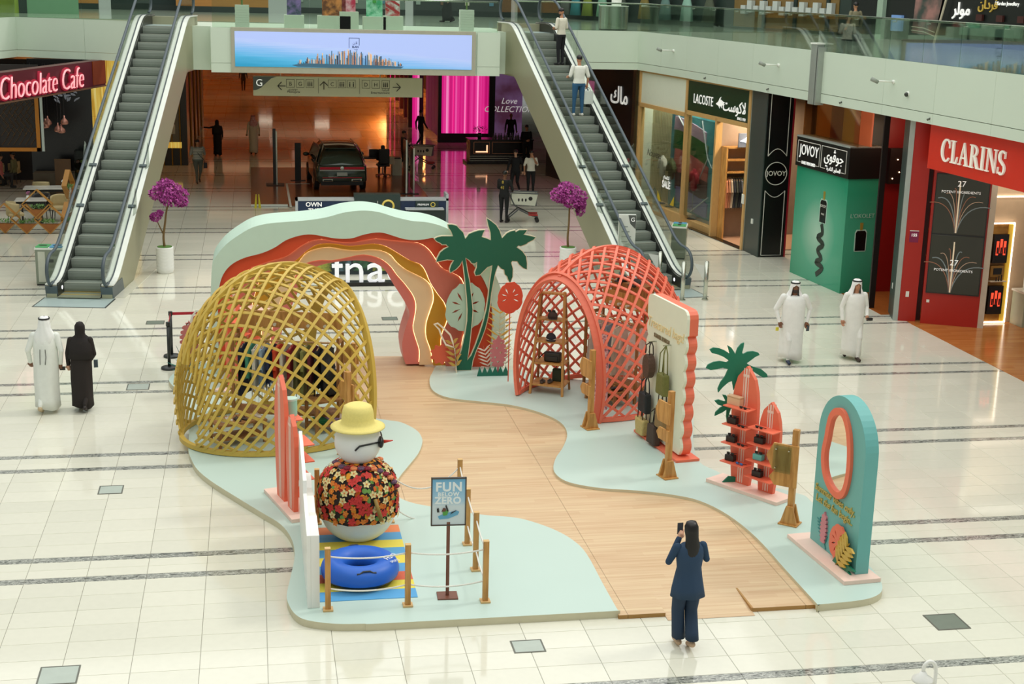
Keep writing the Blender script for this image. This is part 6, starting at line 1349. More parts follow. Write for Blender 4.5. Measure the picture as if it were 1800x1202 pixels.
# --- green perfume box with black sign
A, rz, L = facade((15.35, 38.84), (15.64, 35.85))
gb = thing('perfume_box', 'glossy green perfume window box with bottle artwork below a black name sign', 'shop window', A, rz)
def grn(t):
    tc = nd(t, 'ShaderNodeTexCoord'); gr = nd(t, 'ShaderNodeTexGradient', gradient_type='SPHERICAL'); mp = nd(t, 'ShaderNodeMapping'); mp.inputs['Location'].default_value = (-.75, 0, -.7); mp.inputs['Scale'].default_value = (.5, .05, .5); t.links.new(tc.outputs['Object'], mp.inputs[0]); t.links.new(mp.outputs[0], gr.inputs[0])
    return ramp(t, gr.outputs['Fac'], [(0, '#2f9470'), (.5, '#56ad8c'), (1, '#b9dcc6')])
MB().b2((0, 0, 0), (L, .95, 3.13)).build('green_box', nodes_mat('perfume_green', grn, .15), gb)
def bottle(par, x, y, z, s, side):
    F = (lambda a, b: V((x+a*s, y, z+b*s))) if side == 0 else (lambda a, b: V((y, x+a*s, z+b*s)))
    d = (0, -.01, 0) if side == 0 else (.01, 0, 0); d2 = (0, -.014, 0) if side == 0 else (.014, 0, 0)
    MB().plate([(-.22, 0), (.22, 0), (.24, .05), (.24, .7), (.18, .8), (-.18, .8), (-.24, .7), (-.24, .05)], d, F).build('bottle_halo', M('bottle_pale', '#bfe0cf', .3), par)
    MB().plate([(-.2, .03), (.2, .03), (.21, .68), (.15, .76), (-.15, .76), (-.21, .68)], d2, F).build('bottle_body', M('bottle_black', '#101312', .15), par); MB().plate([(-.05, .78), (.05, .78), (.06, 1.05), (-.06, 1.05)], d2, F).build('bottle_cap', M('bottle_gold', '#c9b04c', .3, .5), par)
bottle(gb, 1.75, -.001, 1.72, .85, 0)
sm_ = [V((x, -.012, z)) for x, z in ((1.72, 1.7), (1.8, 1.45), (1.55, 1.3), (1.9, 1.15), (1.6, .95), (1.85, .75), (1.55, .6), (1.95, .5), (1.6, .25))]
MB().ribbon(spline([tuple(p) for p in sm_], 5), [V((0, -1, 0))]*41, .14, .01).build('smoke_ribbon', M('smoke_dark', '#2b3a33', .3), gb)
txt('JOVOY', .11, ln, gb, (1.75, -.02, 2.2), ext=.002); txt('PARIS', .07, ln, gb, (1.75, -.02, 1.98), ext=.002)
bottle(gb, .5, L+.001, 1.15, .75, 1)
t2 = txt("L'OKOLET", .16, M('pale_letter', '#a9d3c0', .4), gb, (L+.012, .5, 2.12), (90, 0, 90), ext=.003)
MB().b2((-.02, -.06, 3.13), (L+.06, .9, 3.98)).build('black_sign', M('sign_black', '#121413', .3), gb, bevel=.004); MB().b2((-.02, -.065, 3.95), (L+.06, .9, 3.99)).build('sign_top_edge', M('edge_steel', '#b9c4bd', .35, .4), gb)
for x0, x1 in ((.1, 1.42), (1.52, 2.92)):
    MB().tube([V((a, -.068, b)) for a, b in (((x0+.2 if x0 < 1 else x0+.25), 3.25), (x0, 3.25), (x0, 3.85), (x1, 3.85), (x1, 3.25), (x1-.22, 3.25))], .011, 4).build('sign_outline', ln, gb)
txt('JOVOY', .42, LT, gb, (.77, -.064, 3.6), ext=.006, xs=.86); txt('RARE PERFUMES', .12, LT, gb, (.77, -.064, 3.25), ext=.005, bold=.002, xs=.95); txt(AR_JOV, .4, LT, gb, (2.22, -.064, 3.6), ext=.006, bold=.002, name='arabic_lettering'); txt(AR_RARE, .15, LT, gb, (2.25, -.064, 3.27), ext=.005, name='arabic_lettering')
MB().b2((.0, .1, 3.99), (3.15, .13, 5.0)).build('upper_glass', glass('amber_glass', '#e8d0b0', .3), gb)
for x0, x1, hx in ((0, .85, '#b5793c'), (.85, 1.55, '#6d3b3a'), (1.55, 2.2, '#b3963c'), (2.2, 3.1, '#c0623e')): MB().b2((x0, .5, 3.99), (x1, .55, 5.0)).build('coloured_panel', M('amber_'+hx, hx, .5, e=.35, ns=1.5), gb)
rr_ = thing('perfume_interior', 'dark red interior of the perfume shop with shelves of small lights', 'shop interior', (17.3, 34.8, 0))
MB().b2((-.6, 1.2, 0), (1.4, 1.3, 5)).build('rear_wall', M('deep_red', '#8c1512', .4, n=.05), rr_); MB().b2((.5, -1.4, 0), (.6, 1.3, 5)).build('side_wall', M('deep_red', '#8c1512', .4, n=.05), rr_); MB().b2((-1.6, -1.5, .0), (.6, 1.3, .01)).build('timber_floor', M('shop_timber', '#a8622c', .25, n=.1), rr_)
MB().b2((-.55, 1.0, 3.0), (.15, 1.2, 3.95)).build('shelf_niche', M('niche_black', '#1a100d', .4), rr_)
for i in range(7): MB().ell((-.45+.09*i+.02*(i % 2), .98, 3.15+.17*((i*3) % 5)), .018, 8, 5).build('point_light', M('point_glow', '#ffcaa0', e=6, n=0), rr_)
MB().tube([(-.62, -.62, 0), (-.62, -.62, 5)], .035, 4).build('brass_mullion', M('brass', '#a5813c', .35, .7), rr_)
for z in (1.2, 1.9, 2.5): MB().b2((.3, -1.2, z), (.5, .2, z+.04)).build('side_shelf', M('shelf_orange', '#b3541f', .4), rr_)
MB().b2((-1.6, -.75, 0), (-1.45, -.68, ZB)).build('door_reveal', M('niche_black', '#1a100d', .4), rr_)
lamp('perfume_lamp', 'POINT', (17.0, 34.6, 4.4), 25, (1, .6, .4), size=(.3, .3))
# --- red cosmetics shop
pr_ = thing('red_pilaster', 'pilaster with grey side, steel edge and red front beside the red shop', 'pilaster', (15.75, 32.72, 0), math.radians(-18))
MB().b2((0, .02, 0), (.12, .95, ZB)).build('grey_side', M('column_grey', '#3d4a46', .4, n=.03), pr_); MB().b2((.0, -.04, 0), (.12, .02, ZB)).build('steel_edge', M('edge_steel', '#b9c4bd', .35, .4), pr_); MB().b2((.12, -.03, 0), (.55, .8, ZB)).build('red_front', M('shop_red', '#b32316', .35, n=.03), pr_)
MB().b2((.56, .12, 0), (.68, .5, ZB)).build('dark_joint', M('joint_dark', '#3b0c08', .5), pr_)  # dark red strip between the pilaster and the screen wall
MB().b2((.22, -.036, 2.0), (.44, -.03, 2.28)).build('number_plate', M('plate_magenta', '#8c1d4e', .4), pr_); MB().b2((.22, -.038, 2.28), (.44, -.03, 2.3)).build('plate_edge', MWH, pr_); txt('155', .1, LT, pr_, (.33, -.04, 2.18), ext=.002, bold=.002)
MB().b2((.26, -.04, .62), (.34, -.03, .76)).build('wall_switch', MWH, pr_); MB().b2((-.008, .5, .7), (0, .6, .84)).build('wall_switch', MWH, pr_)
A, rz, L = facade((16.30, 32.32), (17.52, 31.72))
cw = thing('screen_wall', 'red shop wall with two stacked dark video screens', 'shop wall', A, rz)
MB().b2((0, 0, 0), (L, .5, ZB)).build('red_wall', M('shop_red', '#b32316', .35, n=.03), cw); MB().b2((L, -.01, 0), (L+.14, .6, ZB)).build('cream_pillar', M('pillar_cream', '#d9cdb8', .5), cw); MB().b2((.1, -.006, .55), (.17, 0, .62)).build('floor_socket', MWH, cw)
for z0, z1 in ((.82, 2.26), (2.3, 3.75)):
    s_ = MB().b2((.08, -.05, z0), (L-.06, 0, z1)).build('video_screen', M('screen_dark', '#2b2a1f', .15, e=.35, ns=1.2, n=.1), cw, bevel=.006)
    MB().b2((.06, -.045, z0-.02), (L-.04, .0, z1+.02)).build('screen_bezel', BLK, cw)
    zc = (z0+z1)/2
    for j in range(9):
        s = -1 if j % 2 else 1; q = .08*j
        MB().ribbon([V((.62+s*(.02+q*.25*f+q*.9*f*f), -.054, z0+.03+(1.15-.06*j)*math.sin(f*1.75))) for f in [i/10 for i in range(11)]], [V((0, -1, 0))]*11, .012+.006*(j % 3), .003).build('light_plume', M('plume_'+str(j % 3), ('#d9b79a', '#9c6a50', '#7d8a8c')[j % 3], e=.1, n=0), cw)
    MB().b2((.61, -.056, z0+.03), (.64, -.052, z1-.15)).build('light_stem', M('plume_core', '#e8d8b8', e=.25, n=0), cw)
    txt('27', .2, LT, cw, (.66, -.06, z1-.22 if z0 > 2 else zc+.05), ext=.002); txt('POTENT INGREDIENTS', .085, LT, cw, (.66, -.06, z1-.42 if z0 > 2 else zc-.14), ext=.002, sp=1.05)
A, rz, L = facade((15.93, 32.0), (16.22, 27.0))
cs = thing('shop_sign', 'bright red hanging shop sign with white serif style lettering', 'sign', (A.x, A.y, 3.92), rz)
MB().b2((0, 0, 0), (L+4, .5, 1.1)).build('sign_box', M('sign_red', '#d8301a', .35, n=.02), cs, bevel=.006)
LI = M('letter_ivory', '#f4f2e4', .4, e=.12, n=0)
def serif(ch):
    R_ = lambda x0, x1, z0, z1: [(x0, z0), (x1, z0), (x1, z1), (x0, z1)]
    D_ = lambda x0, x1, w: [(x0, 0), (x0+w, 0), (x1+w, 1), (x1, 1)]
    ring = lambda cx, cz, rx, rz_, ix, iz, a0, a1: arcpts(cx, cz, rx, a0, a1, 20, rz_)+arcpts(cx+.02, cz, ix, a1, a0, 20, iz)
    return {'C': (.8, [ring(.45, .5, .42, .52, .26, .45, 42, 318), R_(.70, .76, .62, .98)]), 'L': (.62, [R_(.1, .27, 0, 1), R_(0, .37, 0, .05), R_(0, .37, .95, 1), R_(.27, .55, 0, .06), [(.55, 0), (.6, .32), (.55, .32), (.42, .05)]]),
        'A': (.82, [[(.08, 0), (.14, 0), (.40, .86), (.36, 1)], [(.36, 1), (.43, 1), (.76, 0), (.58, 0)], R_(.2, .62, .3, .36), R_(0, .24, 0, .05), R_(.48, .84, 0, .05)]), 'R': (.8, [R_(.1, .27, 0, 1), R_(0, .37, 0, .05), R_(0, .3, .95, 1), ring(.3, .74, .34, .26, .18, .2, -90, 90), [(.36, .5), (.54, .5), (.8, 0), (.6, 0)], R_(.6, .86, 0, .05)]),
        'I': (.4, [R_(.1, .27, 0, 1), R_(0, .37, 0, .05), R_(0, .37, .95, 1)]), 'N': (.86, [R_(.1, .16, 0, 1), [(.1, 1), (.3, 1), (.76, 0), (.66, 0)], R_(.7, .76, 0, 1), R_(0, .27, 0, .05), R_(0, .2, .95, 1), R_(.6, .87, .95, 1)]),
        'S': (.62, [ring(.3, .75, .28, .27, .13, .2, 40, 265), ring(.3, .25, .28, .27, .13, .2, 85, -140), [(.2, .5), (.24, .62), (.42, .5), (.38, .38)], R_(.5, .55, .7, .98), R_(.03, .08, .02, .3)])}[ch]
x_ = .62; Hs = .52
for ch in 'CLARINS':
    w_, polys = serif(ch); m = MB()
    for j_, q in enumerate(polys): m.plate([(x_+a*Hs, .26+b*Hs) for a, b in q], (0, -.04, 0), lambda a, b: V((a, -.01-.001*j_, b)))
    m.build('raised_letter', LI, cs); x_ += w_*Hs+.03
t = thing('cosmetics_bay', 'beige cosmetics bay with glowing frames and red lit lipstick posters', 'display bay', (17.66, 31.95, 0), math.radians(3))
MB().b2((0, .3, 0), (3.5, .4, ZB)).build('rear_wall', M('bay_beige', '#cbb193', .55), t); GLW = M('frame_glow', '#fff0dc', e=3.2, n=0)
for x0, x1, z1, y in ((.03, 3.4, 3.2, .26), (.1, .86, 2.55, .18)):
    for a, b in (((x0, y, .02), (x0+.03, y+.05, z1)), ((x1-.03, y, .02), (x1, y+.05, z1)), ((x0, y, z1-.03), (x1, y+.05, z1))): MB().b2(a, b).build('light_frame', GLW, t)
MB().b2((.1, .18, .02), (.86, .23, .05)).build('light_frame', GLW, t)
MB().b2((.12, .24, .05), (.84, .3, 2.52)).build('gold_panel', M('bay_gold', '#b58238', .3, .2, ns=2, n=.1, h2='#7a4a1c'), t); MB().b2((.72, .2, .05), (.83, .24, 2.5)).build('yellow_strip', M('bay_yellow', '#e2b83e', .4, e=.3), t)
for z0 in (.25, 1.55):
    MB().b2((.3, .14, z0), (.7, .24, z0+.72)).build('poster', M('poster_black', '#190a08', .25), t, bevel=.005)
    for j, x in enumerate((.4, .5, .6)):
        MB().b2((x-.03, .128, z0+.2+.05*(j == 1)), (x+.03, .14, z0+.55+.05*(j == 1))).build('printed_lipstick', M('lip_glow', '#e2442c', e=1.6, n=0), t); MB().b2((x-.022, .12, z0+.24), (x+.022, .13, z0+.4)).build('printed_tube', M('lip_tube', '#4a0f12', .3), t)
MB().b2((.28, .08, 1.08), (.72, .22, 1.1)).build('tester_shelf', M('shelf_cream', '#e6dcc8', .4), t); MB().b2((.3, .16, 1.2), (.66, .22, 1.48)).build('tester_screen', M('tester_gold', '#a9803f', .4), t); MB().b2((.37, .15, 1.26), (.6, .16, 1.42)).build('screen_face', BLK, t)
for j in range(3): MB().cyl((.45+.07*j, .12, 1.1), (.45+.07*j, .12, 1.2+.03*j), .016, .012, 8).build('tester_bottle', BLK, t)
MB().b2((1.0, -.35, 0), (1.7, .2, .85)).build('counter', M('counter_grey', '#aeb59c', .4), t, bevel=.01); MB().b2((.96, -.38, .85), (1.75, .2, .9)).build('counter_top', M('counter_top', '#e4e0d2', .3), t); MB().b2((1.1, -.1, .9), (1.5, -.06, 1.3)).build('counter_poster', MWH, t)
lamp('bay_lamp', 'AREA', (18.3, 31.2, 4.6), 40, (1, .9, .75), (20, 0, 0), (1.5, .5))
FLW = nodes_mat('shop_timber_floor', lambda t: wood_colour(t, '#c98a4a', '#a35f26', .16, '#b87438'), .18)
o = MB().plate([(16.03, 32.2), (16.12, 27.0), (16.3, 20), (24, 20), (24, 34), (16.2, 34)], (0, 0, .012), FXY(-.006)).build('floor_shop', FLW, kind='structure')
MB().b2((18.6, 33.9, 0), (24, 34.1, ZB)).build('wall_shop_back', M('bay_beige', '#cbb193', .55), kind='structure')
MB().b2((18.2, 35.2, 0), (18.4, 52, ZB)).build('wall_shops_rear', M('corridor_dark_wall', '#2a2119', .5), kind='structure')
# --- chocolate cafe
A, rz, L = facade((-7.45, 44.6), (-5.05, 52.6))
cf = thing('cafe_sign', 'deep red cafe sign band with glowing pink script lettering', 'sign', (A.x, A.y, 4.15), rz)
MB().b2((-3, 0, 0), (L, .4, .86)).build('sign_band', M('cafe_red', '#5e1420', .35, n=.1, ns=1), cf); MB().b2((-3, -.03, -.05), (L, .4, .0)).build('sign_lip', M('cafe_lip', '#8a6a50', .4, .4), cf); MB().b2((L-1.1, -.02, .05), (L, 0, .85)).build('copper_end', M('copper', '#a3501f', .35, .4), cf)
NEO = M('neon_pink', '#ffb3b8', e=.55, n=0)
txt('Chocolate Cafe', 1.0, M('neon_back', '#a81c38', .4, e=.25), cf, (3.2, -.03, .36), ext=.03, shear=.18, bold=.03, xs=.98, name='letter_backing'); txt('Chocolate Cafe', 1.0, NEO, cf, (3.2, -.08, .36), ext=.02, shear=.18, bold=-.022, xs=.98)
t = thing('cafe_screen', 'dark lattice screen with zigzag lines in an orange frame above the cafe', 'screen', (-8.6, 49.2, 0))
MB().b2((-3, .05, 2.2), (1.75, .15, 5)).build('dark_panel', M('cafe_dark', '#1e1410', .5), t); MB().b2((-4, 9.2, 0), (.55, 9.5, 4.9)).build('dark_wall', M('cafe_dark', '#1e1410', .5), t); OR_ = M('frame_orange', '#b8741f', .4, .3)
for a, b in (((1.6, -.02, 2.2), (1.72, .06, 4.5)), ((-.1, -.02, 2.2), (1.72, .06, 2.32)), ((.33, -.02, 2.2), (.42, .06, 4.5))): MB().b2(a, b).build('orange_frame', OR_, t)
for i in range(6):
    for s in (0, 1):
        x0 = .5+.18*i; MB().tube([V((x0, .03, 2.4+.3*s)), V((x0+.25, .03, 2.75+.3*s)), V((x0-.1, .03, 3.2+.3*s)), V((x0+.2, .03, 3.6+.2*s)), V((x0, .03, 4.0))], .012, 4).build('zigzag_line', M('zigzag_bronze', '#6f5a45', .4, .5), t)
MB().b2((.9, 3.6, 0), (3.02, 3.7, 5)).build('black_panel', M('cafe_black', '#0e0d0d', .25), t); MB().b2((1.76, .0, 2.2), (1.84, .1, 4.4)).build('glass_edge', M('edge_steel', '#b9c4bd', .35, .4), t)
fl_ = MB()
for i in range(26):
    a = i*2.4; r = .1+.55*((i*7) % 13)/13; fl_.ell((2.15+r*math.cos(a), 3.58, 3.75+.45*r*math.sin(a)), (.09, .01, .03), 8, 4, Matrix.Rotation(a, 3, 'Y'))
fl_.build('painted_blossom', M('blossom_ash', '#8f93a0', .6), t, kind='stuff')
MB().b2((1.0, 2.9, 0), (2.9, 3.5, 1.1)).build('back_counter', M('cafe_counter', '#4a3d2a', .45, n=.1), t); MB().b2((1.75, 2.85, .1), (2.3, 2.9, 1.6)).build('timber_door_panel', M('cafe_door', '#5a3d1c', .4, n=.1), t)
MB().b2((2.45, 2.7, .9), (3.05, 3.3, 1.9)).build('cake_cabinet', glass('cake_glass', '#9fb0a4', .3), t)
for i in range(8): MB().ell((2.53+.14*(i % 4), 2.95, 1.15+.35*(i//4)), (.07, .07, .06), 10, 6).build('pastry', M('pastry_'+str(i % 3), ('#c9763f', '#8f3a2a', '#a8a24a')[i % 3], .6), t)
for i, (u, v) in enumerate(((49, 231), (58, 225), (80, 218), (84, 213), (102, 225), (108, 227), (113, 212))):
    p = onY(u, v, 50.5); t = thing('pendant_lamp', 'copper cage pendant lamp hanging in the cafe', 'pendant lamp', p, 0, 'copper pendant lamps of the cafe')
    MB().lathe([(.02, .18), (.03, .1), (.11, .0), (.13, -.08), (.1, -.13)], n=14).build('shade', M('copper_pink', '#c48a7a', .3, .6), t, smooth=True); MB().cyl((0, 0, .18), (0, 0, ZB-p.z-.01), .008, .008, 5).build('cord', BLK, t); MB().ell((0, 0, -.05), .05, 8, 5).build('bulb', M('bulb_glow', '#ffe2c8', e=6, n=0), t)
t = thing('onyx_wall', 'backlit yellow onyx wall behind the escalator', 'wall panel', (-6.2, 57, 0))
def onyx(tr):
    tc = nd(tr, 'ShaderNodeTexCoord'); mp = nd(tr, 'ShaderNodeMapping'); mp.inputs['Scale'].default_value = (5, 5, .25); tr.links.new(tc.outputs['Object'], mp.inputs[0]); n1 = nd(tr, 'ShaderNodeTexNoise'); n1.inputs['Scale'].default_value = 2; n1.inputs['Detail'].default_value = 6; tr.links.new(mp.outputs[0], n1.inputs['Vector'])
    return ramp(tr, n1.outputs['Fac'], [(.35, '#c08f2c'), (.5, '#e6c659'), (.62, '#f3e08c')])
ONX = nodes_mat('onyx_yellow', onyx, .4, .55)
for i, (x0, x1) in enumerate(((0, .6), (.61, 1.2), (1.21, 1.8))):
    for z0, z1 in ((.55, 2.6), (2.62, 4.99)): MB().b2((x0, 0, z0), (x1, .1, z1)).build('onyx_panel', ONX, t)
MB().b2((0, -.02, 0), (1.8, .1, .54)).build('dark_base', M('cafe_black', '#0e0d0d', .25), t)
def chair(label, loc, rz, hexc='#cbb98a'):
    t = thing('cafe_chair', label, 'chair', loc, rz, 'cafe chairs behind the diamond planters'); mt = M('chair_'+hexc, hexc, .7, n=.06)
    MB().box((0, 0, .44), (.5, .48, .1)).build('seat', mt, t, bevel=.03)
    m = MB(); rings = []
    for z, r in ((.4, .27), (.6, .29), (.8, .29), (.86, .28)): rings.append([V((r*math.cos(a), r*math.sin(a)*.95, z-.1*(math.sin(a)+1)*.5*(z > .5))) for a in [math.radians(160+220*j/16) for j in range(17)]])
    m.loft(rings, False, closed=False); o = m.build('backrest', mt, t, smooth=True); q = o.modifiers.new('thickness', 'SOLIDIFY'); q.thickness = .05
    for sx in (-1, 1):
        for sy in (-1, 1): MB().cyl((sx*.18, sy*.17, .4), (sx*.22, sy*.21, 0), .016, .012, 6).build('leg', BLK, t)
def table(label, loc, rz, w, d, hexc='#e4e2d8'):
    t = thing('cafe_table', label, 'table', loc, rz, 'cafe tables'); MB().box((0, 0, .74), (w, d, .035)).build('tabletop', M('table_'+hexc, hexc, .2), t, bevel=.008); MB().box((0, 0, .68), (w*.9, d*.9, .08)).build('apron', BLK, t)
    for s in (-1, 1): MB().cyl((s*w*.3, 0, 0), (s*w*.3, 0, .66), .03, .03, 8).build('leg', BLK, t); MB().box((s*w*.3, 0, .01), (.1, d*.7, .02)).build('foot', BLK, t)
p1, p2, p3 = gp(88, 375), gp(56, 392), gp(128, 340)
table('long white cafe table behind the diamond planters', (p1.x, p1.y+1.0), .06, 1.9, .8); table('small white cafe table nearest the diamond planters', (p2.x, p2.y+.2), .05, 1.0, .7); table('cafe table where two people sit facing each other', (p3.x-.1, p3.y, 0), .1, 1.7, .8, '#cfc8b4')
for lb, u, v, r in (('tufted cream chair at the small white table, nearest the planters', 28, 400, -70), ('tufted cream chair with its back to the plaza', 106, 388, 175), ('cream chair tucked under the long white table', 74, 360, 0), ('dark chair at the small white table', 75, 385, 170), ('cream chair at the farthest cafe table', 130, 322, 5), ('cream chair of the guest at the far dark wall', 5, 325, -80), ('cream chair of the second guest at the far dark wall', 24, 322, 80)):
    p = gp(u, v); chair(lb, p, math.radians(r), '#3b3a38' if 'dark chair' in lb else '#cbb98a')
far('woman in a pale head scarf seated at the cafe table', 112, 338, 185, 1.62, pose='sit', top='#1c1a19', bottom='#1c1a19', sleeves='long', hair=None, head=('hijab', '#c9b5a0'), skin='l', arms=[((.24, .08, 1.14), (.14, .28, 1.1)), ((-.24, .08, 1.14), (-.14, .28, 1.1))])
far('person in black seated with back to the plaza in the cafe', 84, 352, 0, 1.75, pose='sit', top='#131314', bottom='#131314', sleeves='long', skin='m', build=1.15)
far('guest in a pink top seated by the dark cafe wall', 2, 330, -80, 1.7, pose='sit', top='#c9706a', bottom='#3a3a3a', sleeves='long', skin='m'); far('guest in an olive top seated by the dark cafe wall', 26, 326, 80, 1.7, pose='sit', top='#7d7a52', bottom='#3a3a3a', sleeves='long', skin='m')
GRN = M('planter_leaf', '#4f8a3e', .6, n=.2, ns=20, h2='#9cc07a')
def leafy(m, c, w, h, n, rnd):
    for _ in range(n):
        b = V(c)+V((rnd.uniform(-w, w), rnd.uniform(-.08, .08), rnd.uniform(0, h*.5))); d = V((rnd.uniform(-1, 1), rnd.uniform(-1, 1), rnd.uniform(.2, 1.2))).normalized(); s = V((d.y, -d.x, .2)).normalized(); l = rnd.uniform(.07, .13)
        m.add([b, b+d*l*.5+s*l*.22, b+d*l, b+d*l*.5-s*l*.22], [(0, 1, 2, 3)])
rnd = random.Random(5)
def diamond(label, u, v, rz=0., s=.46, z=0.):
    p = gp(u, v); t = thing('diamond_planter', label, 'planter', (p.x, p.y, z), rz, 'timber diamond planters of the cafe')
    for q0, q1 in (((0, 0), (s, s)), ((s, s), (0, 2*s)), ((0, 2*s), (-s, s)), ((-s, s), (0, 0))):
        a, b = V((q0[0], 0, q0[1])), V((q1[0], 0, q1[1])); m = MB(); m.ribbon([a, b], [V((0, 1, 0))]*2, .035, .16); m.build('frame_side', M('planter_timber', '#c08a3f', .45, n=.1), t)
    MB().plate([(0, .03), (s*.62, s*.65), (-s*.62, s*.65)], (0, .14, 0), lambda a, b: V((a, -.07, b))).build('soil_box', M('planter_box', '#a8662a', .5, n=.1), t)
    m = MB(); leafy(m, (0, 0, s*.66), s*.5, .2, 70, rnd); m.build('leaves', GRN, t, kind='stuff')
diamond('diamond planter of the cafe nearest the frame edge', 10, 409); diamond('diamond planter between the first and the raised one', 48, 410); diamond('diamond planter next to the escalator bin', 89, 410); diamond('raised diamond planter resting on two others', 68.5, 410, z=.46)
diamond('diamond planter turned edge-on beside the escalator', 120, 406, math.radians(80)); diamond('second diamond planter turned edge-on beside the escalator', 128, 392, math.radians(80)); diamond('raised diamond planter turned edge-on beside the escalator', 124, 399, math.radians(80), z=.92)
for i, (u, v, lb, hx) in enumerate(((112, 372, 'small white flower pot on the long white table', '#eef0e8'), (50, 386, 'pink flower vase on the small white table', '#a86a8c'))):
    p = gp(u, v); y = (p1.y+1.0) if i == 0 else p2.y+.2; p = onY(u, v-22 if i == 0 else v-18, y); t = thing('flower_vase', lb, 'vase', (p.x, y, .757)); MB().lathe([(.05, 0), (.06, .06), (.04, .12)], n=12).build('vase', MWH, t, smooth=True)
    m = MB()
    for j in range(9): m.ell((.06*math.cos(j*2.4)*(j/9), .06*math.sin(j*2.4)*(j/9), .17+.03*(j % 3)), .03, 7, 5)
    m.build('blossoms', M('vase_'+hx, hx, .7), t, kind='stuff')
# ------------------------------------------------------------------ plaza furniture by the escalators
def tree(label, u, v, lean, second):
    p = gp(u, v); t = thing('potted_tree', label, 'potted tree', p, 0, 'magenta blossom trees in white pots')
    pot = MB(); n = 40; rings = []
    for i in range(26):
        z = .72*i/25; r = .205+.03*min(1, z/.1)-.0*z; rings.append([V(((r+.006*math.sin(z*70+3*math.sin(3*a)))*math.cos(a), (r+.006*math.sin(z*70+3*math.sin(3*a)))*math.sin(a), z)) for a in [2*math.pi*j/n for j in range(n)]])
    pot.loft(rings).build('pot', M('pot_white', '#eff0ea', .4, n=.02), t, smooth=True)
    MB().cyl((0, 0, .70), (0, 0, .735), .2, .2, 24).build('moss', M('moss_green', '#5d8a3a', .9, b=.6, n=.15, ns=30), t)
    MB().tube(spline([(0, 0, .7), (-.02, 0, 1.0), (.0+lean*.2, 0, 1.4), (lean*.5, 0, 1.75), (lean, 0, 2.0)], 4), [.035-.0009*i for i in range(17)], 8).build('trunk', M('bark', '#7d6238', .8, n=.15, ns=12), t, smooth=True)
    cl = [(lean+.0, 0, 2.25, .36, .3), (lean+.25, 0, 2.15, .26, .24), (lean-.28, .05, 2.2, .28, .22), (lean+.05, -.1, 2.05, .32, .2), (lean+.3, 0, 1.98, .2, .16), (lean-.1, .1, 2.42, .24, .16)]
    if second:
        MB().tube([(-.01, 0, 1.05), (-.12, 0, 1.3), (-.2, 0, 1.5)], [.02, .016, .012], 7).build('branch', M('bark', '#7d6238', .8, n=.15, ns=12), t, smooth=True); cl += [(-.22, 0, 1.55, .16, .13), (-.1, 0, 1.65, .1, .08)]
    else: cl += [(lean+.32, 0, 1.78, .14, .2)]
    rnd = random.Random(int(u)); ms = [MB(), MB()]
    for cx, cy, cz, r, h in cl:
        for _ in range(int(900*r)):
            d = V((rnd.gauss(0, 1), rnd.gauss(0, 1), rnd.gauss(0, 1))).normalized()*rnd.uniform(.5, 1)**.5; c = V((cx+d.x*r, cy+d.y*r, cz+d.z*h)); s = rnd.uniform(.03, .055)
            a = V((rnd.uniform(-1, 1), rnd.uniform(-1, 1), rnd.uniform(-1, 1))).normalized(); b = a.orthogonal().normalized(); q = a.cross(b)
            ms[rnd.random() < .35].add([c+a*s, c+b*s*.7+q*s*.2, c-a*s, c-b*s*.7+q*s*.2], [(0, 1, 2, 3)])
    ms[0].build('blossom_mass', M('blossom_magenta', '#a8328c', .7, n=.15, ns=12), t, kind='stuff'); ms[1].build('blossom_lights', M('blossom_violet', '#cc5cb0', .7, n=.15, ns=12), t, kind='stuff')
tree('magenta blossom tree in a white ribbed pot beside the cafe-side escalator', 291, 479, .18, True); tree('magenta blossom tree in a white ribbed pot behind the coral shelter', 997, 478, 0, False)
def bin_(label, u, v, rz):
    p = gp(u, v); t = thing('recycling_bin', label, 'recycling bin', p, rz, 'steel recycling bins')
    MB().b2((-.35, -.22, .04), (.35, .22, .95)).build('steel_casing', M('bin_steel', '#8f9788', .3, .7, n=.03), t, bevel=.01); MB().b2((-.34, -.21, 0), (.34, .21, .04)).build('plinth', BLK, t); MB().b2((-.28, -.226, .1), (-.1, -.22, .9)).build('panel_light', M('bin_light', '#d3d6c4', .4), t); MB().b2((-.02, -.226, .62), (.12, -.22, .7)).build('label_plate', BLK, t)
    MB().b2((-.36, -.23, .95), (.36, .23, 1.0)).build('white_rim', MWH, t)
    for x0, x1, hx in ((-.34, -.02, '#4fb06a'), (.02, .34, '#4f9fc9')): l = MB().b2((x0, -.2, 1.0), (x1, .2, 1.03)).build('coloured_lid', M('bin_'+hx, hx, .4), t, bevel=.006); MB().b2((x0+.06, -.05, 1.03), (x1-.06, .05, 1.034)).build('slot', BLK, l)
bin_('steel recycling bin with green and blue lids beside the cafe-side escalator', 92, 499, -.1); bin_('steel recycling bin behind the glass end of the far escalator', 1192, 452, math.radians(70))
t = thing('directory_sign', 'white floor directory board with a grey letter badge behind the coral shelter', 'sign', gp(1098, 492), -.15)
MB().b2((-.24, -.05, 0), (.24, .05, 1.85)).build('board', M('board_white', '#e4e9e0', .4), t, bevel=.006); MB().plate([(.02, 1.84), (.235, 1.84), (.235, 1.45), (.18, 1.5), (.08, 1.6)], (0, -.004, 0), lambda a, b: V((a, -.051, b))).build('badge', M('badge_grey', '#565c58', .4), t); txt('G', .16, LT, t, (.15, -.06, 1.71), ext=.002)
for i in range(7): MB().b2((-.15, -.053, 1.5-.14*i), (.02+.05*(i % 3), -.05, 1.53-.14*i)).build('text_line', M('text_grey', '#9aa39b', .5), t)
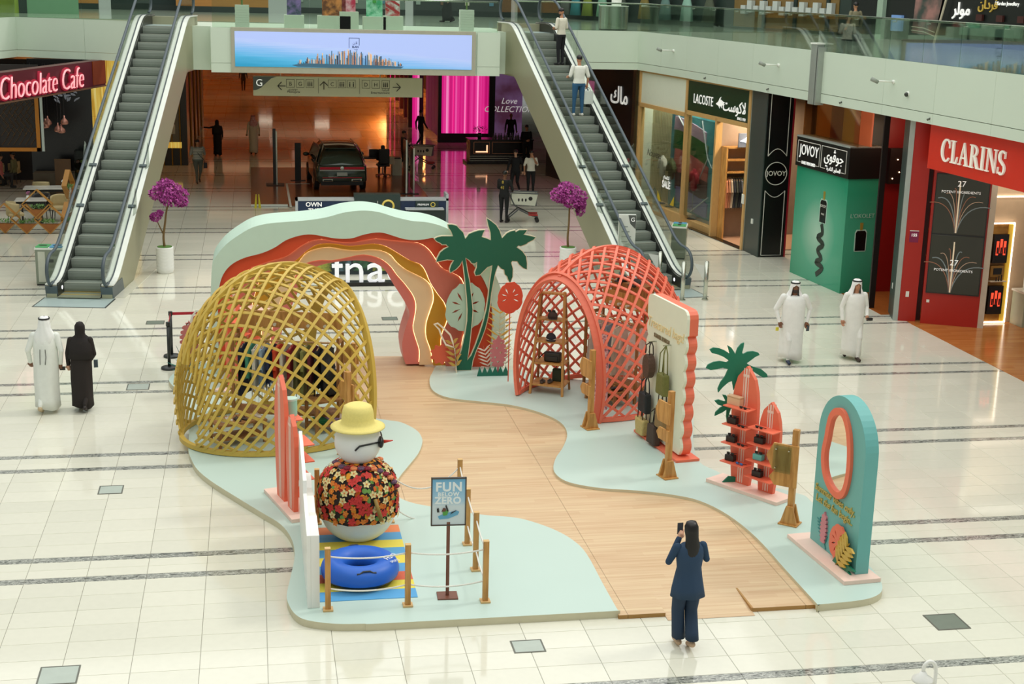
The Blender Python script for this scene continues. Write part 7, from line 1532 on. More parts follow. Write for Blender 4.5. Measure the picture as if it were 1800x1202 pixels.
for i, (u, v, lb) in enumerate(((1158, 508, 'steel bollard half hidden by the coral shelter'), (1199, 528, 'steel bollard in front of the escalator foot'), (1239, 527, 'steel bollard with a small triangular notice'))):
    p = gp(u, v); t = thing('bollard', lb, 'bollard', p, 0, 'steel bollards by the escalator foot'); MB().cyl((0, 0, .02), (0, 0, 1.02), .055, .055, 16).build('post', MCH, t, smooth=True); MB().cyl((0, 0, 0), (0, 0, .03), .085, .085, 18).build('flange', MCH, t, auto=True); MB().ell((0, 0, 1.02), (.055, .055, .025), 14, 6).build('cap', MCH, t, smooth=True)
    if i != 1: MB().plate([(-.06, .92), (-.36, .98), (-.06, .52)] if i == 2 else [(.06, .92), (-.34, .98), (-.06, .52)], (0, .008, 0), lambda a, b: V((a, 0, b))).build('triangular_notice', M('notice_white', '#d9ddd6', .4), t)
# lamp head rising from below at the near edge of the view
t = thing('lamp_standard', 'white curved lamp post top at the bottom edge of the view', 'lamp', gp(1632, 1228, 0))
q = onY(1625, 1196, t.location.y)
MB().tube(spline([(.06, 0, 0), (.06, 0, q.z-.1), (.05, 0, q.z+.16), (-.02, 0, q.z+.24), (-.09, 0, q.z+.2), (-.1, 0, q.z+.12)], 5), .022, 10).build('stem', WHT, t, smooth=True); MB().lathe([(.03, .12), (.05, .08), (.12, .03), (.125, 0), (.1, -.01)], (-.1, 0, q.z), 20).build('shade', WHT, t, smooth=True)
# ------------------------------------------------------------------ white letters standing behind the arch
t = thing('letter_sign', 'large white standing letters on a black plinth seen through the arch', 'sign', (2.02, 37.7, 0), 0)
MB().b2((-.05, -.15, 0), (2.25, .2, .1)).build('plinth', BLK, t); txt('fnac', 1.12, M('letter_lit', '#f4f6fa', .4, e=.3, n=0), t, (-.02, -.02, .42), ext=.07, align='LEFT', bold=-.004, sp=.98, xs=1.12)
t = thing('display_counter', 'low dark display counter with green picture panels behind the white letters', 'counter', (2.4, 39.4, 0))
MB().b2((-1.4, -.25, 0), (1.9, .35, .55)).build('counter_body', M('counter_dark', '#2b3a3c', .35), t); MB().b2((-1.5, -.3, .55), (2.0, .4, .62)).build('counter_top', M('counter_edge', '#6f8078', .4), t)
for i in range(6): MB().b2((-1.3+.53*i, -.27, .1), (-.84+.53*i, -.25, .5)).build('picture_panel', M('pic_'+str(i % 3), ('#3f6a4a', '#a8b04a', '#57737c')[i % 3], .4, ns=5, n=.1, h2='#20302c'), t)
# ------------------------------------------------------------------ car display
CP = gp(600, 342)
st = thing('car_stage', 'low brown timber car display floor with white edge lines', 'display floor', (0, 0, 0))
MB().b2((-.1, 51.6, 0), (6.5, 62, .05)).build('floor_board', M('stage_brown', '#8a4c22', .2, n=.08), st)
for a, b in (((1.25, 51, .05), (1.33, 57, .056)), ((1.33, 56.92, .05), (2.2, 57, .056)), ((4.9, 51, .05), (4.98, 54, .056)), ((-.1, 51.5, 0), (1.2, 51.6, .06))): MB().b2(a, b).build('white_line', MWH, st)
t = thing('car_banner', 'long dark blue car promotion banner wall behind the arch', 'banner', (1.36, 46.3, 0), 0)
MB().b2((0, 0, 0), (4.88, .3, 1.02)).build('banner_wall', M('banner_blue', '#1d3557', .4, n=.1, ns=.6), t)
for a, b in (((-.04, -.02, .98), (4.94, .32, 1.06)), ((-.04, -.02, 0), (.04, .32, 1.06)), ((4.86, -.02, 0), (4.94, .6, 1.2))): MB().b2(a, b).build('white_edge', M('banner_grey', '#c3c9ca', .4), t)
MB().b2((1.85, -.05, .5), (3.35, .34, 1.2)).build('logo_box', M('logo_green', '#2c3f3c', .4), t); GD = M('logo_gold', '#d9c15c', .4, e=.2, n=0)
MB().tube([V((2.95+.18*math.cos(a), -.06, .82+.18*math.sin(a))) for a in [2*math.pi*j/20 for j in range(20)]], .035, 6, True).build('round_emblem', GD, t); MB().b2((2.6, -.055, .66), (2.615, -.05, .98)).build('divider', MWH, t)
txt('OWN\nTHE', .2, LT, t, (.55, -.01, .76), ext=.004, bold=.004); txt('MOMENT', .2, M('letter_lime', '#a8c93c', e=.3, n=0), t, (1.0, -.01, .52), ext=.004, bold=.004, shear=.2)
MB().b2((3.6, -.3, .3), (4.8, -.05, .72)).build('reception_desk', M('desk_dark', '#23302e', .4), t); MB().b2((3.5, -.34, .72), (4.75, -.02, .77)).build('desk_top', M('banner_grey', '#c3c9ca', .4), t); MB().b2((3.85, -.06, .74), (4.6, -.03, .98)).build('desk_notice', M('logo_green', '#2c3f3c', .4), t)
txt('PREMIUM', .09, LT, t, (4.1, -.07, .86), ext=.002); MB().tube([V((4.42+.07*math.cos(a), -.07, .86+.07*math.sin(a))) for a in [2*math.pi*j/14 for j in range(14)]], .014, 5, True).build('small_emblem', GD, t)
# the car, seen from behind
def car():
    t = thing('parked_car', 'dark olive green sport utility car shown from behind on the display floor', 'car', (3.33, 54.55, .05), math.radians(3))
    PA = M('car_paint', '#39443a', .16, .35, n=.02, coat=.6); DG = M('car_glass', '#0c1110', .06, n=0); L_ = 4.9
    def ring(y, w, zb, zt, tum):   # body cross-section, tum: shoulder tuck
        return [V((x, y, z)) for x, z in ((-w*.86, zb), (-w, zb+.12), (-w, zb+.45), (-w*.985, zt-.06), (-w*.93, zt), (-w*.5, zt+.015), (w*.5, zt+.015), (w*.93, zt), (w*.985, zt-.06), (w, zb+.45), (w, zb+.12), (w*.86, zb))]
    secs = [(0, .86, .42, .92), (.06, .93, .34, 1.0), (.25, .97, .3, 1.05), (1.2, .985, .28, 1.05), (2.6, .985, .28, 1.04), (3.6, .97, .28, 1.03), (4.4, .93, .3, .97), (4.8, .85, .34, .85), (4.9, .75, .4, .75)]
    m = MB(); m.loft([ring(y, w, a, b, 0) for y, w, a, b in secs]); m.build('lower_body', PA, t, smooth=True, auto=True)
    def cab(y, w, z0, z1, wt): return [V((-w, y, z0)), V((-wt-.03, y, z1-.1)), V((-wt+.08, y, z1)), V((0, y, z1+.02)), V((wt-.08, y, z1)), V((wt+.03, y, z1-.1)), V((w, y, z0))]
    m = MB(); m.loft([cab(.12, .86, .98, 1.02, .84), cab(.35, .9, 1.02, 1.5, .72), cab(.62, .92, 1.02, 1.68, .68), cab(1.6, .93, 1.02, 1.74, .69), cab(2.6, .93, 1.02, 1.7, .69), cab(3.3, .92, 1.02, 1.4, .74), cab(3.9, .86, 1.0, 1.03, .82)], True); m.build('cabin', PA, t, smooth=True, auto=True)
    MB().add([(-.66, .15, 1.08), (.66, .15, 1.08), (.57, .48, 1.56), (-.57, .48, 1.56)], [(0, 1, 2, 3)]).build('rear_window', DG, t); MB().b2((-.6, .36, 1.6), (.6, .66, 1.66)).build('roof_spoiler', PA, t, bevel=.02)
    for s in (-1, 1):
        MB().add([(s*.945, .6, 1.1), (s*.945, 3.3, 1.1), (s*.78, 2.9, 1.58), (s*.745, 1.6, 1.63), (s*.75, .85, 1.58)], [(0, 1, 2, 3, 4)]).build('side_window', DG, t)
        MB().tube([(s*.95, .55, 1.08), (s*.76, .8, 1.61), (s*.755, 1.6, 1.66), (s*.79, 2.95, 1.61), (s*.955, 3.4, 1.08)], .016, 5).build('chrome_line', MCH, t); MB().tube([(s*.62, .7, 1.74), (s*.62, 2.6, 1.76)], .022, 6).build('roof_rail', MCH, t)
        MB().ell((s*1.1, 3.05, 1.12), (.12, .1, .085), 12, 8).build('wing_mirror', PA, t, smooth=True); MB().tube([(s*.95, 3.08, 1.08), (s*1.04, 3.06, 1.1)], .03, 6).build('mirror_arm', BLK, t)
        for y in (.95, 3.85):
            w = MB().cyl((s*.8, y, .35), (s*.99, y, .35), .35, .35, 24).build('wheel', M('tyre', '#17181a', .7), t, auto=True); MB().cyl((s*.985, y, .35), (s*1.0, y, .35), .24, .22, 16).build('rim', MCH, w, auto=True)
        MB().b2((s*.55-.2, -.04, .42), (s*.55+.2, .02, .52)).build('exhaust_trim', MCH, t, bevel=.02); MB().b2((s*.55-.15, -.046, .445), (s*.55+.15, -.03, .5)).build('exhaust_opening', BLK, t)
    MB().b2((-.84, -.03, .88), (.84, .05, .97)).build('rear_light_bar', M('tail_red', '#8c1622', .2, e=.25, n=0), t, bevel=.012); MB().b2((-.86, -.04, .83), (.86, .03, .865)).build('chrome_strip', M('chrome_bright', '#e6e8e2', .15, .7, n=0), t, bevel=.006); MB().ell((0, -.03, .93), (.075, .02, .075), 16, 8).build('round_badge', M('chrome_bright', '#e6e8e2', .15, .7, n=0), t, smooth=True)
    MB().b2((-.2, -.03, .64), (.2, .02, .77)).build('number_plate', M('plate_grey', '#b9bdb4', .5), t); MB().b2((-.75, -.02, .56), (.75, .03, .58)).build('red_reflector', M('tail_red', '#8c1622', .2, e=.25, n=0), t); MB().b2((-.8, -.02, .28), (.8, .1, .42)).build('bumper_insert', BLK, t); txt('TERAMONT', .07, M('chrome_bright', '#e6e8e2', .15, .7, n=0), t, (-.35, -.02, .61), ext=.004)
    return t
car()
def stand_(name, label, u, v, parts, cat='sign'):
    t = thing(name, label, cat, gp(u, v)+V((0, 0, .05)))
    for nm, a, b, m in parts: MB().b2(a, b).build(nm, m, t)
    return t
GRS = M('totem_black', '#1b1d1d', .25)
stand_('display_totem', 'slim black and steel totem on a dark base beside the car', 484, 327, [('base', (-.35, -.3, 0), (.35, .3, .03), M('totem_base', '#4a2f1c', .4)), ('column', (-.08, -.05, .03), (.04, .05, 2.2), GRS), ('steel_edge', (.04, -.06, .03), (.09, .05, 2.1), MCH)])
stand_('display_totem', 'plain dark slab totem next to the car', 524, 319, [('base', (-.3, -.15, 0), (.3, .2, .02), GRS), ('slab', (-.12, -.03, .02), (.12, .05, 1.5), M('slab_dark', '#18211d', .3))])
stand_('screen_stand', 'upright white-edged display screen seen edge-on beyond the car', 722, 343, [('screen', (-.16, 0, .1), (-.1, 1.4, 1.95), GRS), ('white_edge', (-.2, -.04, .0), (-.14, 0, 2.05), MWH), ('second_edge', (.08, -.04, 0), (.14, 0, 1.75), MCH), ('second_screen', (.1, 0, .1), (.14, 1.2, 1.7), M('screen_grey', '#4a5357', .2)), ('foot', (-.4, -.1, 0), (.3, .1, .03), GRS)], 'screen')
t = thing('reception_desk', 'white-ended black desk beside the car', 'desk', gp(676, 312)+V((0, .6, .05)))
MB().b2((-1.0, -.3, .68), (.7, .3, .74)).build('desk_top', BLK, t); MB().b2((.35, -.3, 0), (.75, .3, .7)).build('white_end', M('desk_white', '#cfd3bc', .4), t); MB().b2((-.95, -.25, 0), (-.85, .25, .68)).build('side_panel', BLK, t); MB().b2((-.6, .0, .74), (-.2, .05, 1.05)).build('monitor', BLK, t)
p = gp(673, 312)
t = thing('office_chair', 'black swivel chair at the desk beside the car', 'chair', (p.x, p.y, .05), .1)
MB().box((0, 0, .47), (.5, .48, .09)).build('seat', BLK, t, bevel=.03); MB().box((0, -.24, .85), (.46, .07, .62)).build('backrest', BLK, t, bevel=.03); MB().cyl((0, 0, .08), (0, 0, .45), .03, .03, 8).build('gas_lift', MCH, t)
for i in range(5): a = i*2*math.pi/5; MB().tube([(0, 0, .1), (.3*math.cos(a), .3*math.sin(a), .06)], .022, 6).build('base_arm', MCH, t); MB().ell((.3*math.cos(a), .3*math.sin(a), .032), .03, 8, 5).build('castor', BLK, t)
person('person in black sitting at the desk beside the car', (p.x, p.y, .05), 0, 1.7, 'sit', top='#141414', bottom='#141414', sleeves='long', hair='long', skin='l', vox=.018, arms=[((.24, .08, 1.14), (.14, .28, 1.1)), ((-.24, .08, 1.14), (-.14, .28, 1.1))])
t = thing('tote_bag', 'cream tote bag hanging on the black swivel chair', 'bag', (p.x+.32, p.y-.05, .55)); MB().b2((-.15, -.05, 0), (.15, .05, .32)).build('cloth', M('tote_cream', '#d9cfb0', .8), t, bevel=.02); MB().tube([(-.07, 0, .32), (-.04, 0, .55), (.04, 0, .55), (.07, 0, .32)], .01, 5).build('handle', M('tote_cream', '#d9cfb0', .8), t)
# ------------------------------------------------------------------ shopping trolleys
def trolley(label, loc, rz):
    t = thing('shopping_trolley', label, 'shopping trolley', loc, rz, 'grey shopping trolleys'); GY = M('trolley_grey', '#5b5f60', .45, .2)
    for s in (-1, 1):
        MB().plate([(-.42, .62), (.42, .58), (.5, .98), (-.38, 1.0)], (0, .02, 0), lambda a, b: V((a, s*.24-.01, b))).build('side_panel', M('trolley_panel', '#d9dccb', .5), t, bevel=.01); MB().tube([(-.5, s*.25, 1.02), (.52, s*.25, 1.0)], .022, 6).build('top_rail', GY, t)
        MB().tube([(-.5, s*.24, 1.02), (-.3, s*.24, .6), (-.15, s*.22, .45), (-.5, s*.24, .14)], .026, 6).build('rear_frame', GY, t); MB().tube([(-.15, s*.22, .45), (.3, s*.22, .24), (.52, s*.2, .2)], .026, 6).build('front_frame', GY, t)
        MB().b2((.2, s*.22-.03, .24), (.52, s*.22+.03, .29)).build('red_guard', M('guard_red', '#b5302a', .5), t)
        for x in (-.5, .5): MB().cyl((x, s*.2-.02, .07), (x, s*.2+.02, .07), .07, .07, 14).build('wheel', BLK, t, auto=True)
    MB().b2((-.4, -.24, .58), (.44, .24, .6)).build('basket_floor', GY, t); MB().b2((.44, -.24, .58), (.47, .24, .98)).build('basket_front', GY, t); MB().cyl((-.55, -.27, 1.06), (-.55, .27, 1.06), .025, .025, 8).build('push_bar', WHT, t, smooth=True)
    for i in range(3): MB().ell((-.15+.12*i, -.256, .78), (.03, .006, .06), 8, 5).build('printed_figure', BLK, t)
    MB().ell((.25, -.256, .83), (.07, .006, .07), 12, 6).build('printed_badge', BLK, t)
q = gp(918, 389); trolley('grey shopping trolley with a pale panel pushed by the man in the number shirt', q, math.radians(-8)); q = gp(742, 296); trolley('grey shopping trolley near the pink screen wall', q, math.radians(-14))
# ------------------------------------------------------------------ pink light wall, cosmetics counter, corridor fronts
t = thing('pink_light_wall', 'glowing magenta curtain-like screen wall with black base', 'screen wall', (9.4, 72.6, 0))
for i in range(5): MB().b2((.05+.62*i, 0, .45), (.66+.62*i, .2, ZB-.03)).build('light_panel', PINK, t)
MB().b2((-.1, -.06, 0), (3.4, .3, .45)).build('black_base', BLK, t); MB().b2((-.12, -.08, 0), (.05, .2, ZB-.03)).build('black_edge', BLK, t)
for j in range(4): MB().b2((-.1, .3+1.3*j, .3), (0, 1.5+1.3*j, ZB-.03)).build('side_panel', M('pink_dim', '#8c2a60', .4, e=.12), t)
MB().b2((2.45, -.3, .2), (2.75, .0, 4.1)).build('black_portal', BLK, t); MB().b2((2.45, -.3, 4.0), (3.9, .0, 4.3)).build('portal_head', BLK, t); MB().b2((2.75, -.1, .3), (4.2, .0, 4.0)).build('mauve_poster', M('poster_mauve', '#6d3f5c', .3, e=.25, ns=.8, n=.1, h2='#8f6a9a'), t); txt('Love\nCOLLECTION', .42, LT, t, (3.5, -.12, 1.9), ext=.002, shear=.3)
for i in range(6):
    y = 80+6*i; x = onY(737-8.5*i, 180, y).x-.4; q = thing('stripe_pier', f'dark and pink striped pier receding along the corridor, {["nearest", "second", "third", "fourth", "fifth", "farthest"][i]} from the pink wall', 'pier', (x, y, 0))
    MB().b2((0, 0, 0), (.4, .4, ZB-.07)).build('pink_strip', PINK, q); MB().b2((.4, -.1, 0), (.62, .5, ZB-.07)).build('black_strip', BLK, q); MB().b2((-.22, -.1, 0), (0, .5, ZB-.07)).build('brown_strip', M('pier_brown', '#5c3b28', .3, .3), q)
k0 = gp(875, 288); t = thing('cosmetics_counter', 'black and gold cosmetics counter crowded with bottles', 'counter', (k0.x-.1, k0.y+.4, 0), math.radians(2)); GDE = M('rose_gold', '#c08a6a', .3, .6)
MB().b2((-1.2, -.4, .1), (1.7, .5, 1.05)).build('counter_body', M('counter_black', '#1b1716', .25), t); MB().b2((-1.35, -.5, 0), (1.85, .6, .1)).build('step_base', BLK, t)
for z in (.14, .24, .34): MB().b2((-1.22, -.42, z), (1.72, -.4, z+.02)).build('step_line', MCH, t)
for x0, x1 in ((-1.05, -.3), (-.2, 1.4)):
    for a, b in (((x0, -.43, .45), (x0+.03, -.4, 1.0)), ((x1-.03, -.43, .45), (x1, -.4, 1.0)), ((x0, -.43, .97), (x1, -.4, 1.0)), ((x0, -.43, .45), (x1, -.4, .48))): MB().b2(a, b).build('gold_frame', GDE, t)
MB().b2((-.95, -.44, .52), (-.4, -.43, .58)).build('gold_light', M('gold_glow', '#ffbf94', e=1.5, n=0), t); MB().b2((-.46, -.44, .52), (-.4, -.43, .85)).build('gold_light', M('gold_glow', '#ffbf94', e=1.5, n=0), t); MB().b2((-1.25, -.42, 1.05), (1.75, .52, 1.1)).build('counter_top', GRS, t)
for i in range(14):
    o = MB().cyl((0, 0, 0), (0, 0, .16), .045, .045, 10).cyl((0, 0, .16), (0, 0, .26), .018, .018, 8).build('bottle', M('bottle_smoke', '#4a4443', .15, n=0), loc=(k0.x-.2+.13*i, k0.y+.2+.15*(i % 2), 1.1), auto=True); tag(o, 'dark perfume bottle in the row on the cosmetics counter', 'bottle', 'perfume bottles on the cosmetics counter')
t = thing('flower_display', 'dark flower arrangement on the end of the cosmetics counter', 'flowers', (k0.x-.8, k0.y+.4, 1.1)); MB().lathe([(.08, 0), (.1, .15), (.07, .25)], n=12).build('vase', BLK, t, smooth=True); m = MB(); leafy(m, (0, 0, .28), .3, .5, 60, rnd); m.build('foliage', M('dark_foliage', '#2b2022', .6), t, kind='stuff')
t = thing('boutique_front', 'dark boutique front with gold vertical rods and a lit bag window at the corridor mouth', 'shopfront', (-4.5, 63, 0), 0)
MB().b2((-4, 0, 0), (1.55, .3, ZB-.07)).build('dark_front', M('boutique_dark', '#231b12', .3), t); MB().b2((1.55, 0, 0), (1.75, 22, ZB-.07)).build('return_wall', M('boutique_dark', '#231b12', .3), t)
for x in (.35, .75, 1.1, 1.45): MB().cyl((x, -.06, 0), (x, -.06, ZB-.08), .03, .03, 8).build('gold_rod', M('rod_gold', '#b58a3a', .3, .7), t)
MB().b2((.85, -.05, 1.0), (1.4, 0, 2.3)).build('display_window', M('window_dim', '#4a3f2a', .3, e=.2), t); MB().b2((.4, -.1, .75), (1.5, 0, 1.0)).build('yellow_light_sill', ONX, t); MB().b2((.95, -.09, 1.35), (1.25, -.05, 1.75)).build('displayed_bag', M('bag_white', '#c9cdbf', .5), t); MB().tube([(1.02, -.07, 1.75), (1.05, -.07, 1.88), (1.15, -.07, 1.88), (1.18, -.07, 1.75)], .015, 5).build('bag_handle', M('bag_white', '#c9cdbf', .5), t)
for i in range(4): MB().cyl((1.79, 3+4.5*i, 0), (1.79, 3+4.5*i, ZB-.08), .05, .05, 8).build('gold_rod', M('rod_gold', '#b58a3a', .3, .7), t)
# yellow floor marker
t = thing('floor_marker', 'small yellow warning marker standing on the corridor floor', 'floor marker', gp(453, 366)); MB().plate([(-.12, 0), (-.06, .5), (-.03, .5), (-.03, 0)], (0, .03, 0)).build('leg_board', M('marker_yellow', '#d9cc2c', .5), t); MB().plate([(.03, 0), (.03, .5), (.06, .5), (.12, 0)], (0, .03, 0)).build('leg_board', M('marker_yellow', '#d9cc2c', .5), t)
# ------------------------------------------------------------------ LED screen and hanging direction sign
t = thing('city_screen', 'long advertising screen with a blue sea and city skyline between the escalators', 'screen', (-.62, PF-.14, 4.98))
def sea(tr):
    tc = nd(tr, 'ShaderNodeTexCoord'); sp = nd(tr, 'ShaderNodeSeparateXYZ'); tr.links.new(tc.outputs['Generated'], sp.inputs[0]); mp = nd(tr, 'ShaderNodeMapping'); mp.inputs['Scale'].default_value = (2.5, 1, 14); tr.links.new(tc.outputs['Generated'], mp.inputs[0]); n1 = nd(tr, 'ShaderNodeTexNoise'); n1.inputs['Scale'].default_value = 2; n1.inputs['Detail'].default_value = 5; tr.links.new(mp.outputs[0], n1.inputs['Vector'])
    f = mth(tr, 'ADD', mth(tr, 'ADD', sp.outputs[2], mth(tr, 'MULTIPLY', sp.outputs[0], .55)), mth(tr, 'MULTIPLY', n1.outputs['Fac'], .35))
    return ramp(tr, f, [(.25, '#2788b0'), (.5, '#4b9fc8'), (.7, '#78a8d8'), (.95, '#a3b4e0'), (1, '#9fb0e0')])
MB().b2((0, 0, 0), (7.85, .12, 1.42)).build('casing', M('led_casing', '#b5b49e', .4), t, bevel=.01); MB().b2((.12, -.02, .2), (7.72, 0, 1.3)).build('screen_face', nodes_mat('led_sea', sea, .3, .62), t)
rs = random.Random(11); bl = {}
for i in range(210):
    x = 2.05+3.35*rs.random(); c = 1-abs((x-3.7)/1.8)**2; h = (.12+.26*rs.random())*max(.35, c); z0 = .26+.05*rs.random(); k_ = rs.randrange(4); w = rs.uniform(.018, .04)
    bl.setdefault(k_, MB()).b2((x, -.026, z0), (x+w, -.021, z0+h*1.3))
for k_, m in bl.items(): m.build('printed_towers', M('tower_'+str(k_), ('#3d5c78', '#c99b78', '#6f97b5', '#e0c6a5')[k_], e=.35, n=0), t, kind='stuff')
MB().plate([(1.9, .27), (2.1, .22), (3.2, .2), (5.4, .21), (5.5, .27), (4.5, .3), (2.3, .33)], (0, .002, 0), lambda a, b: V((a, -.0285, b))).build('printed_shore', M('shore_tone', '#39627a', e=.3, n=0), t)
NB = M('logo_navy', '#26406e', .5, n=0); m = MB()
for a, b in (((3.72, -.026, 1.14), (4.06, -.022, 1.155)), ((3.72, -.026, .84), (3.735, -.022, 1.155)), ((4.045, -.026, .92), (4.06, -.022, 1.155))): m.b2(a, b)
m.build('logo_frame', NB, t); txt('ELAN', .085, NB, t, (3.93, -.024, .87), ext=.002, bold=.003); txt('media', .05, NB, t, (3.95, -.024, .79), ext=.002); txt('\uFEFB\uFEE6'[::-1], .12, NB, t, (3.92, -.024, 1.0), ext=.002)
t = thing('direction_sign', 'long beige hanging direction sign with arrows and lift symbols', 'sign', (.05, 48.6, 4.14), 0)
MB().b2((0, 0, 0), (5.62, .14, .64)).build('sign_box', M('sign_beige', '#b9b695', .45, n=.02), t, bevel=.006); MB().plate([(0, .18), (.1, .19), (.25, .26), (.42, .42), (.6, .58), (.78, .635), (0, .635)], (0, -.006, 0), lambda a, b: V((a, -.001, b))).build('grey_corner', M('sign_grey', '#4c524c', .4), t)
DK = M('sign_dark', '#2f2a22', .5, n=0); txt('G', .32, LT, t, (.2, -.012, .42), ext=.003)
def arrow(x, z, a):
    R_ = Matrix.Rotation(a, 3, 'Y'); m = MB()
    for q in ([(-.13, 0), (.13, 0)], [(-.0, .13), (-.13, 0)], [(0, -.13), (-.13, 0)]): m.tube([V((x, -.008, z))+R_ @ V((c, 0, d)) for c, d in q], .014, 5)
    m.build('arrow', DK, t)
arrow(.93, .33, 0); arrow(2.32, .36, math.pi/2); arrow(4.75, .33, math.pi)
for x, c in ((1.22, 'B'), (1.54, 'G'), (1.86, 'i'), (2.6, 'C'), (2.92, 'i'), (3.24, 'wc'), (3.72, 'D'), (4.05, 'H'), (4.38, 'i')):
    z = .42; MB().tube([V((x+a, -.006, z+b)) for a, b in ((-.13, -.13), (.13, -.13), (.13, .13), (-.13, .13))], .006, 4, True).build('symbol_frame', DK, t)
    if len(c) == 1 and c != 'i': txt(c, .18, DK, t, (x, -.006, z-.02), ext=.002)
    else:
        for j in ((-.06, 0, .06) if c == 'i' else (-.06, .06)): MB().b2((x+j-.016, -.008, z-.09), (x+j+.016, -.003, z+.02)).ell((x+j, -.006, z+.045), (.018, .004, .018), 8, 5).build('figure_symbol', DK, t)
for x in (2.13, 3.5): MB().b2((x, -.006, .1), (x+.01, 0, .6)).build('divider_line', DK, t)
txt('Monoprix', .11, DK, t, (1.32, -.006, .14), ext=.002); txt(rev('\uFEE3\uFEEE\uFEE7\uFEEE\uFE91\uFEAE\uFEF1'), .1, DK, t, (1.3, -.006, .23), ext=.002, name='arabic_lettering'); txt('Entertainment', .11, DK, t, (4.2, -.006, .14), ext=.002); txt(rev('\uFE8D\uFEDF\uFE98\uFEAE\uFED3\uFEF4\uFEEA'), .1, DK, t, (4.38, -.006, .24), ext=.002, name='arabic_lettering')
for x in (.9, 4.2): MB().cyl((x, .07, .64), (x, .07, ZB-4.14-.0), .015, .015, 6).build('hanger_rod', MCH, t)
# ------------------------------------------------------------------ upper gallery: planters, posters, shop glimpses
for i, (u, w, h, hx, lb) in enumerate(((426, .26, .42, '', 'white ribbed planter at the cafe-side end of the city screen'), (814, .26, .45, '', 'white ribbed planter at the far end of the city screen'))):
    p = gp(u, 48+i*6, Z1); t = thing('tall_planter', lb, 'planter', (p.x, PF+.5, Z1), 0, 'white planters above the screen'); m = MB()
    for k_ in range(9): m.b2((-.22-.006*(k_ % 2), -.2, .078*k_), (.22+.006*(k_ % 2), .2, .078*k_+.076))
    m.build('planter_box', M('pot_white', '#eff0ea', .4, n=.02), t); MB().cyl((0, 0, .68), (0, 0, 1.5), .03, .02, 8).build('stem', M('stem_green', '#5f7a3c', .7), t); m = MB(); leafy(m, (0, 0, 1.3), .3, .6, 60, rnd); m.build('foliage', GRN, t, kind='stuff')
PO = [(517, 33, .0, '#8a6fae', '#3c4a5c', 'white plinth with a purple poster above the screen'), (587, 55, .0, '#d98a4a', '#6b3a1f', 'white plinth with an amber perfume poster above the screen'), (613, 32, .14, '#c22b4f', '#e6b3c0', 'white plinth with a crimson poster above the screen'), (658, 38, .0, '#3fa877', '#a9e0c6', 'white plinth with a green candle poster above the screen'), (690, 34, .03, '#d9d9d9', '#b32b2b', 'white plinth with a striped red and grey poster above the screen')]
for u, wpx, dz, h1, h2, lb in PO:
    p = onY(u, 40, PF+.6); w = wpx/52; t = thing('poster_plinth', lb, 'plinth', (p.x, PF+.62, Z1), 0, 'poster plinths above the screen')
    MB().b2((-w/2, -.25, 0), (w/2, .25, .42+dz)).build('plinth', MWH, t, bevel=.006); MB().b2((-w*.36, -.05, .42+dz), (w*.36, .0, 2.2)).build('poster', M('up_'+h1, h1, .4, ns=5, n=.1, h2=h2, e=.1), t)
    if 'candle' in lb: MB().cyl((0, -.06, .85), (0, -.06, 1.25), .06, .06, 10).build('printed_candle', M('candle_green', '#4fb24a', .5), t)
    if 'striped' in lb:
        for j in range(3): MB().plate([(-w*.34, .75+.25*j), (w*.34, .5+.25*j), (w*.34, .58+.25*j), (-w*.34, .85+.25*j)], (0, -.01, 0), lambda a, b: V((a, -.052, b))).build('printed_stripe', M('stripe_red', '#c2343a', .5), t)
t = thing('steel_planter_drum', 'large polished steel drum planter behind the gallery glass', 'planter', gp(1110, 57, Z1)); t.location = (13.2, 52.6, Z1)
MB().cyl((0, 0, .03), (0, 0, .85), .55, .55, 40).build('drum', M('drum_steel', '#b9c4b5', .18, .8, n=.02), t, auto=True); MB().cyl((0, 0, 0), (0, 0, .03), .52, .52, 30).build('drum_base', BLK, t); MB().cyl((0, 0, .85), (0, 0, .87), .56, .56, 40).build('drum_rim', MWH, t, auto=True); MB().cyl((.1, 0, .87), (.1, 0, 1.5), .18, .2, 16).build('inner_pot', MWH, t, auto=True)
# rear shop walls of the upper level
UP = [('timber_kiosk', 'timber clad kiosk at the back of the gallery above the cafe', -8.3, 67, 3.4, '#c98a3f'), ('dark_shop_bay', 'dark green shop bay at the back of the gallery above the cafe', -4.6, 67.5, 3.0, '#16302c'), ('timber_counter', 'timber counter at the back of the gallery above the escalator', -1.2, 66, 4.0, '#c4883f'), ('grey_shop_bay', 'grey glass shop bay at the back of the gallery above the screen', 4.6, 68, 5.0, '#7f8f86'), ('bottle_shop_bay', 'dark shop bay of small bright goods at the back of the gallery', 9.8, 68, 4.6, '#3b4742')]
for nm, lb, x, y, w, hx in UP:
    t = thing(nm, lb, 'shop bay', (x, y, Z1)); MB().b2((-w/2, 0, .25), (w/2, .3, 4)).build('cladding', M('upw_'+hx, hx, .45, n=.1, ns=2, st=(.6, 1, 6)), t); MB().b2((-w/2, -.02, 0), (w/2, .3, .25)).build('plinth', M('upper_plinth', '#23332e', .4), t)
    if 'bottle' in nm or 'grey' in nm:
        for j in range(12): MB().b2((-w/2+.1+w/12*j, -.06, .5+.3*(j % 3)), (-w/2+.1+w/12*j+.2, 0, .68+.3*(j % 3))).build('goods', M('goods_'+str(j % 4), ('#a8b9ae', '#5f8fa8', '#d9d4c0', '#7a5c48')[j % 4], .4), t)
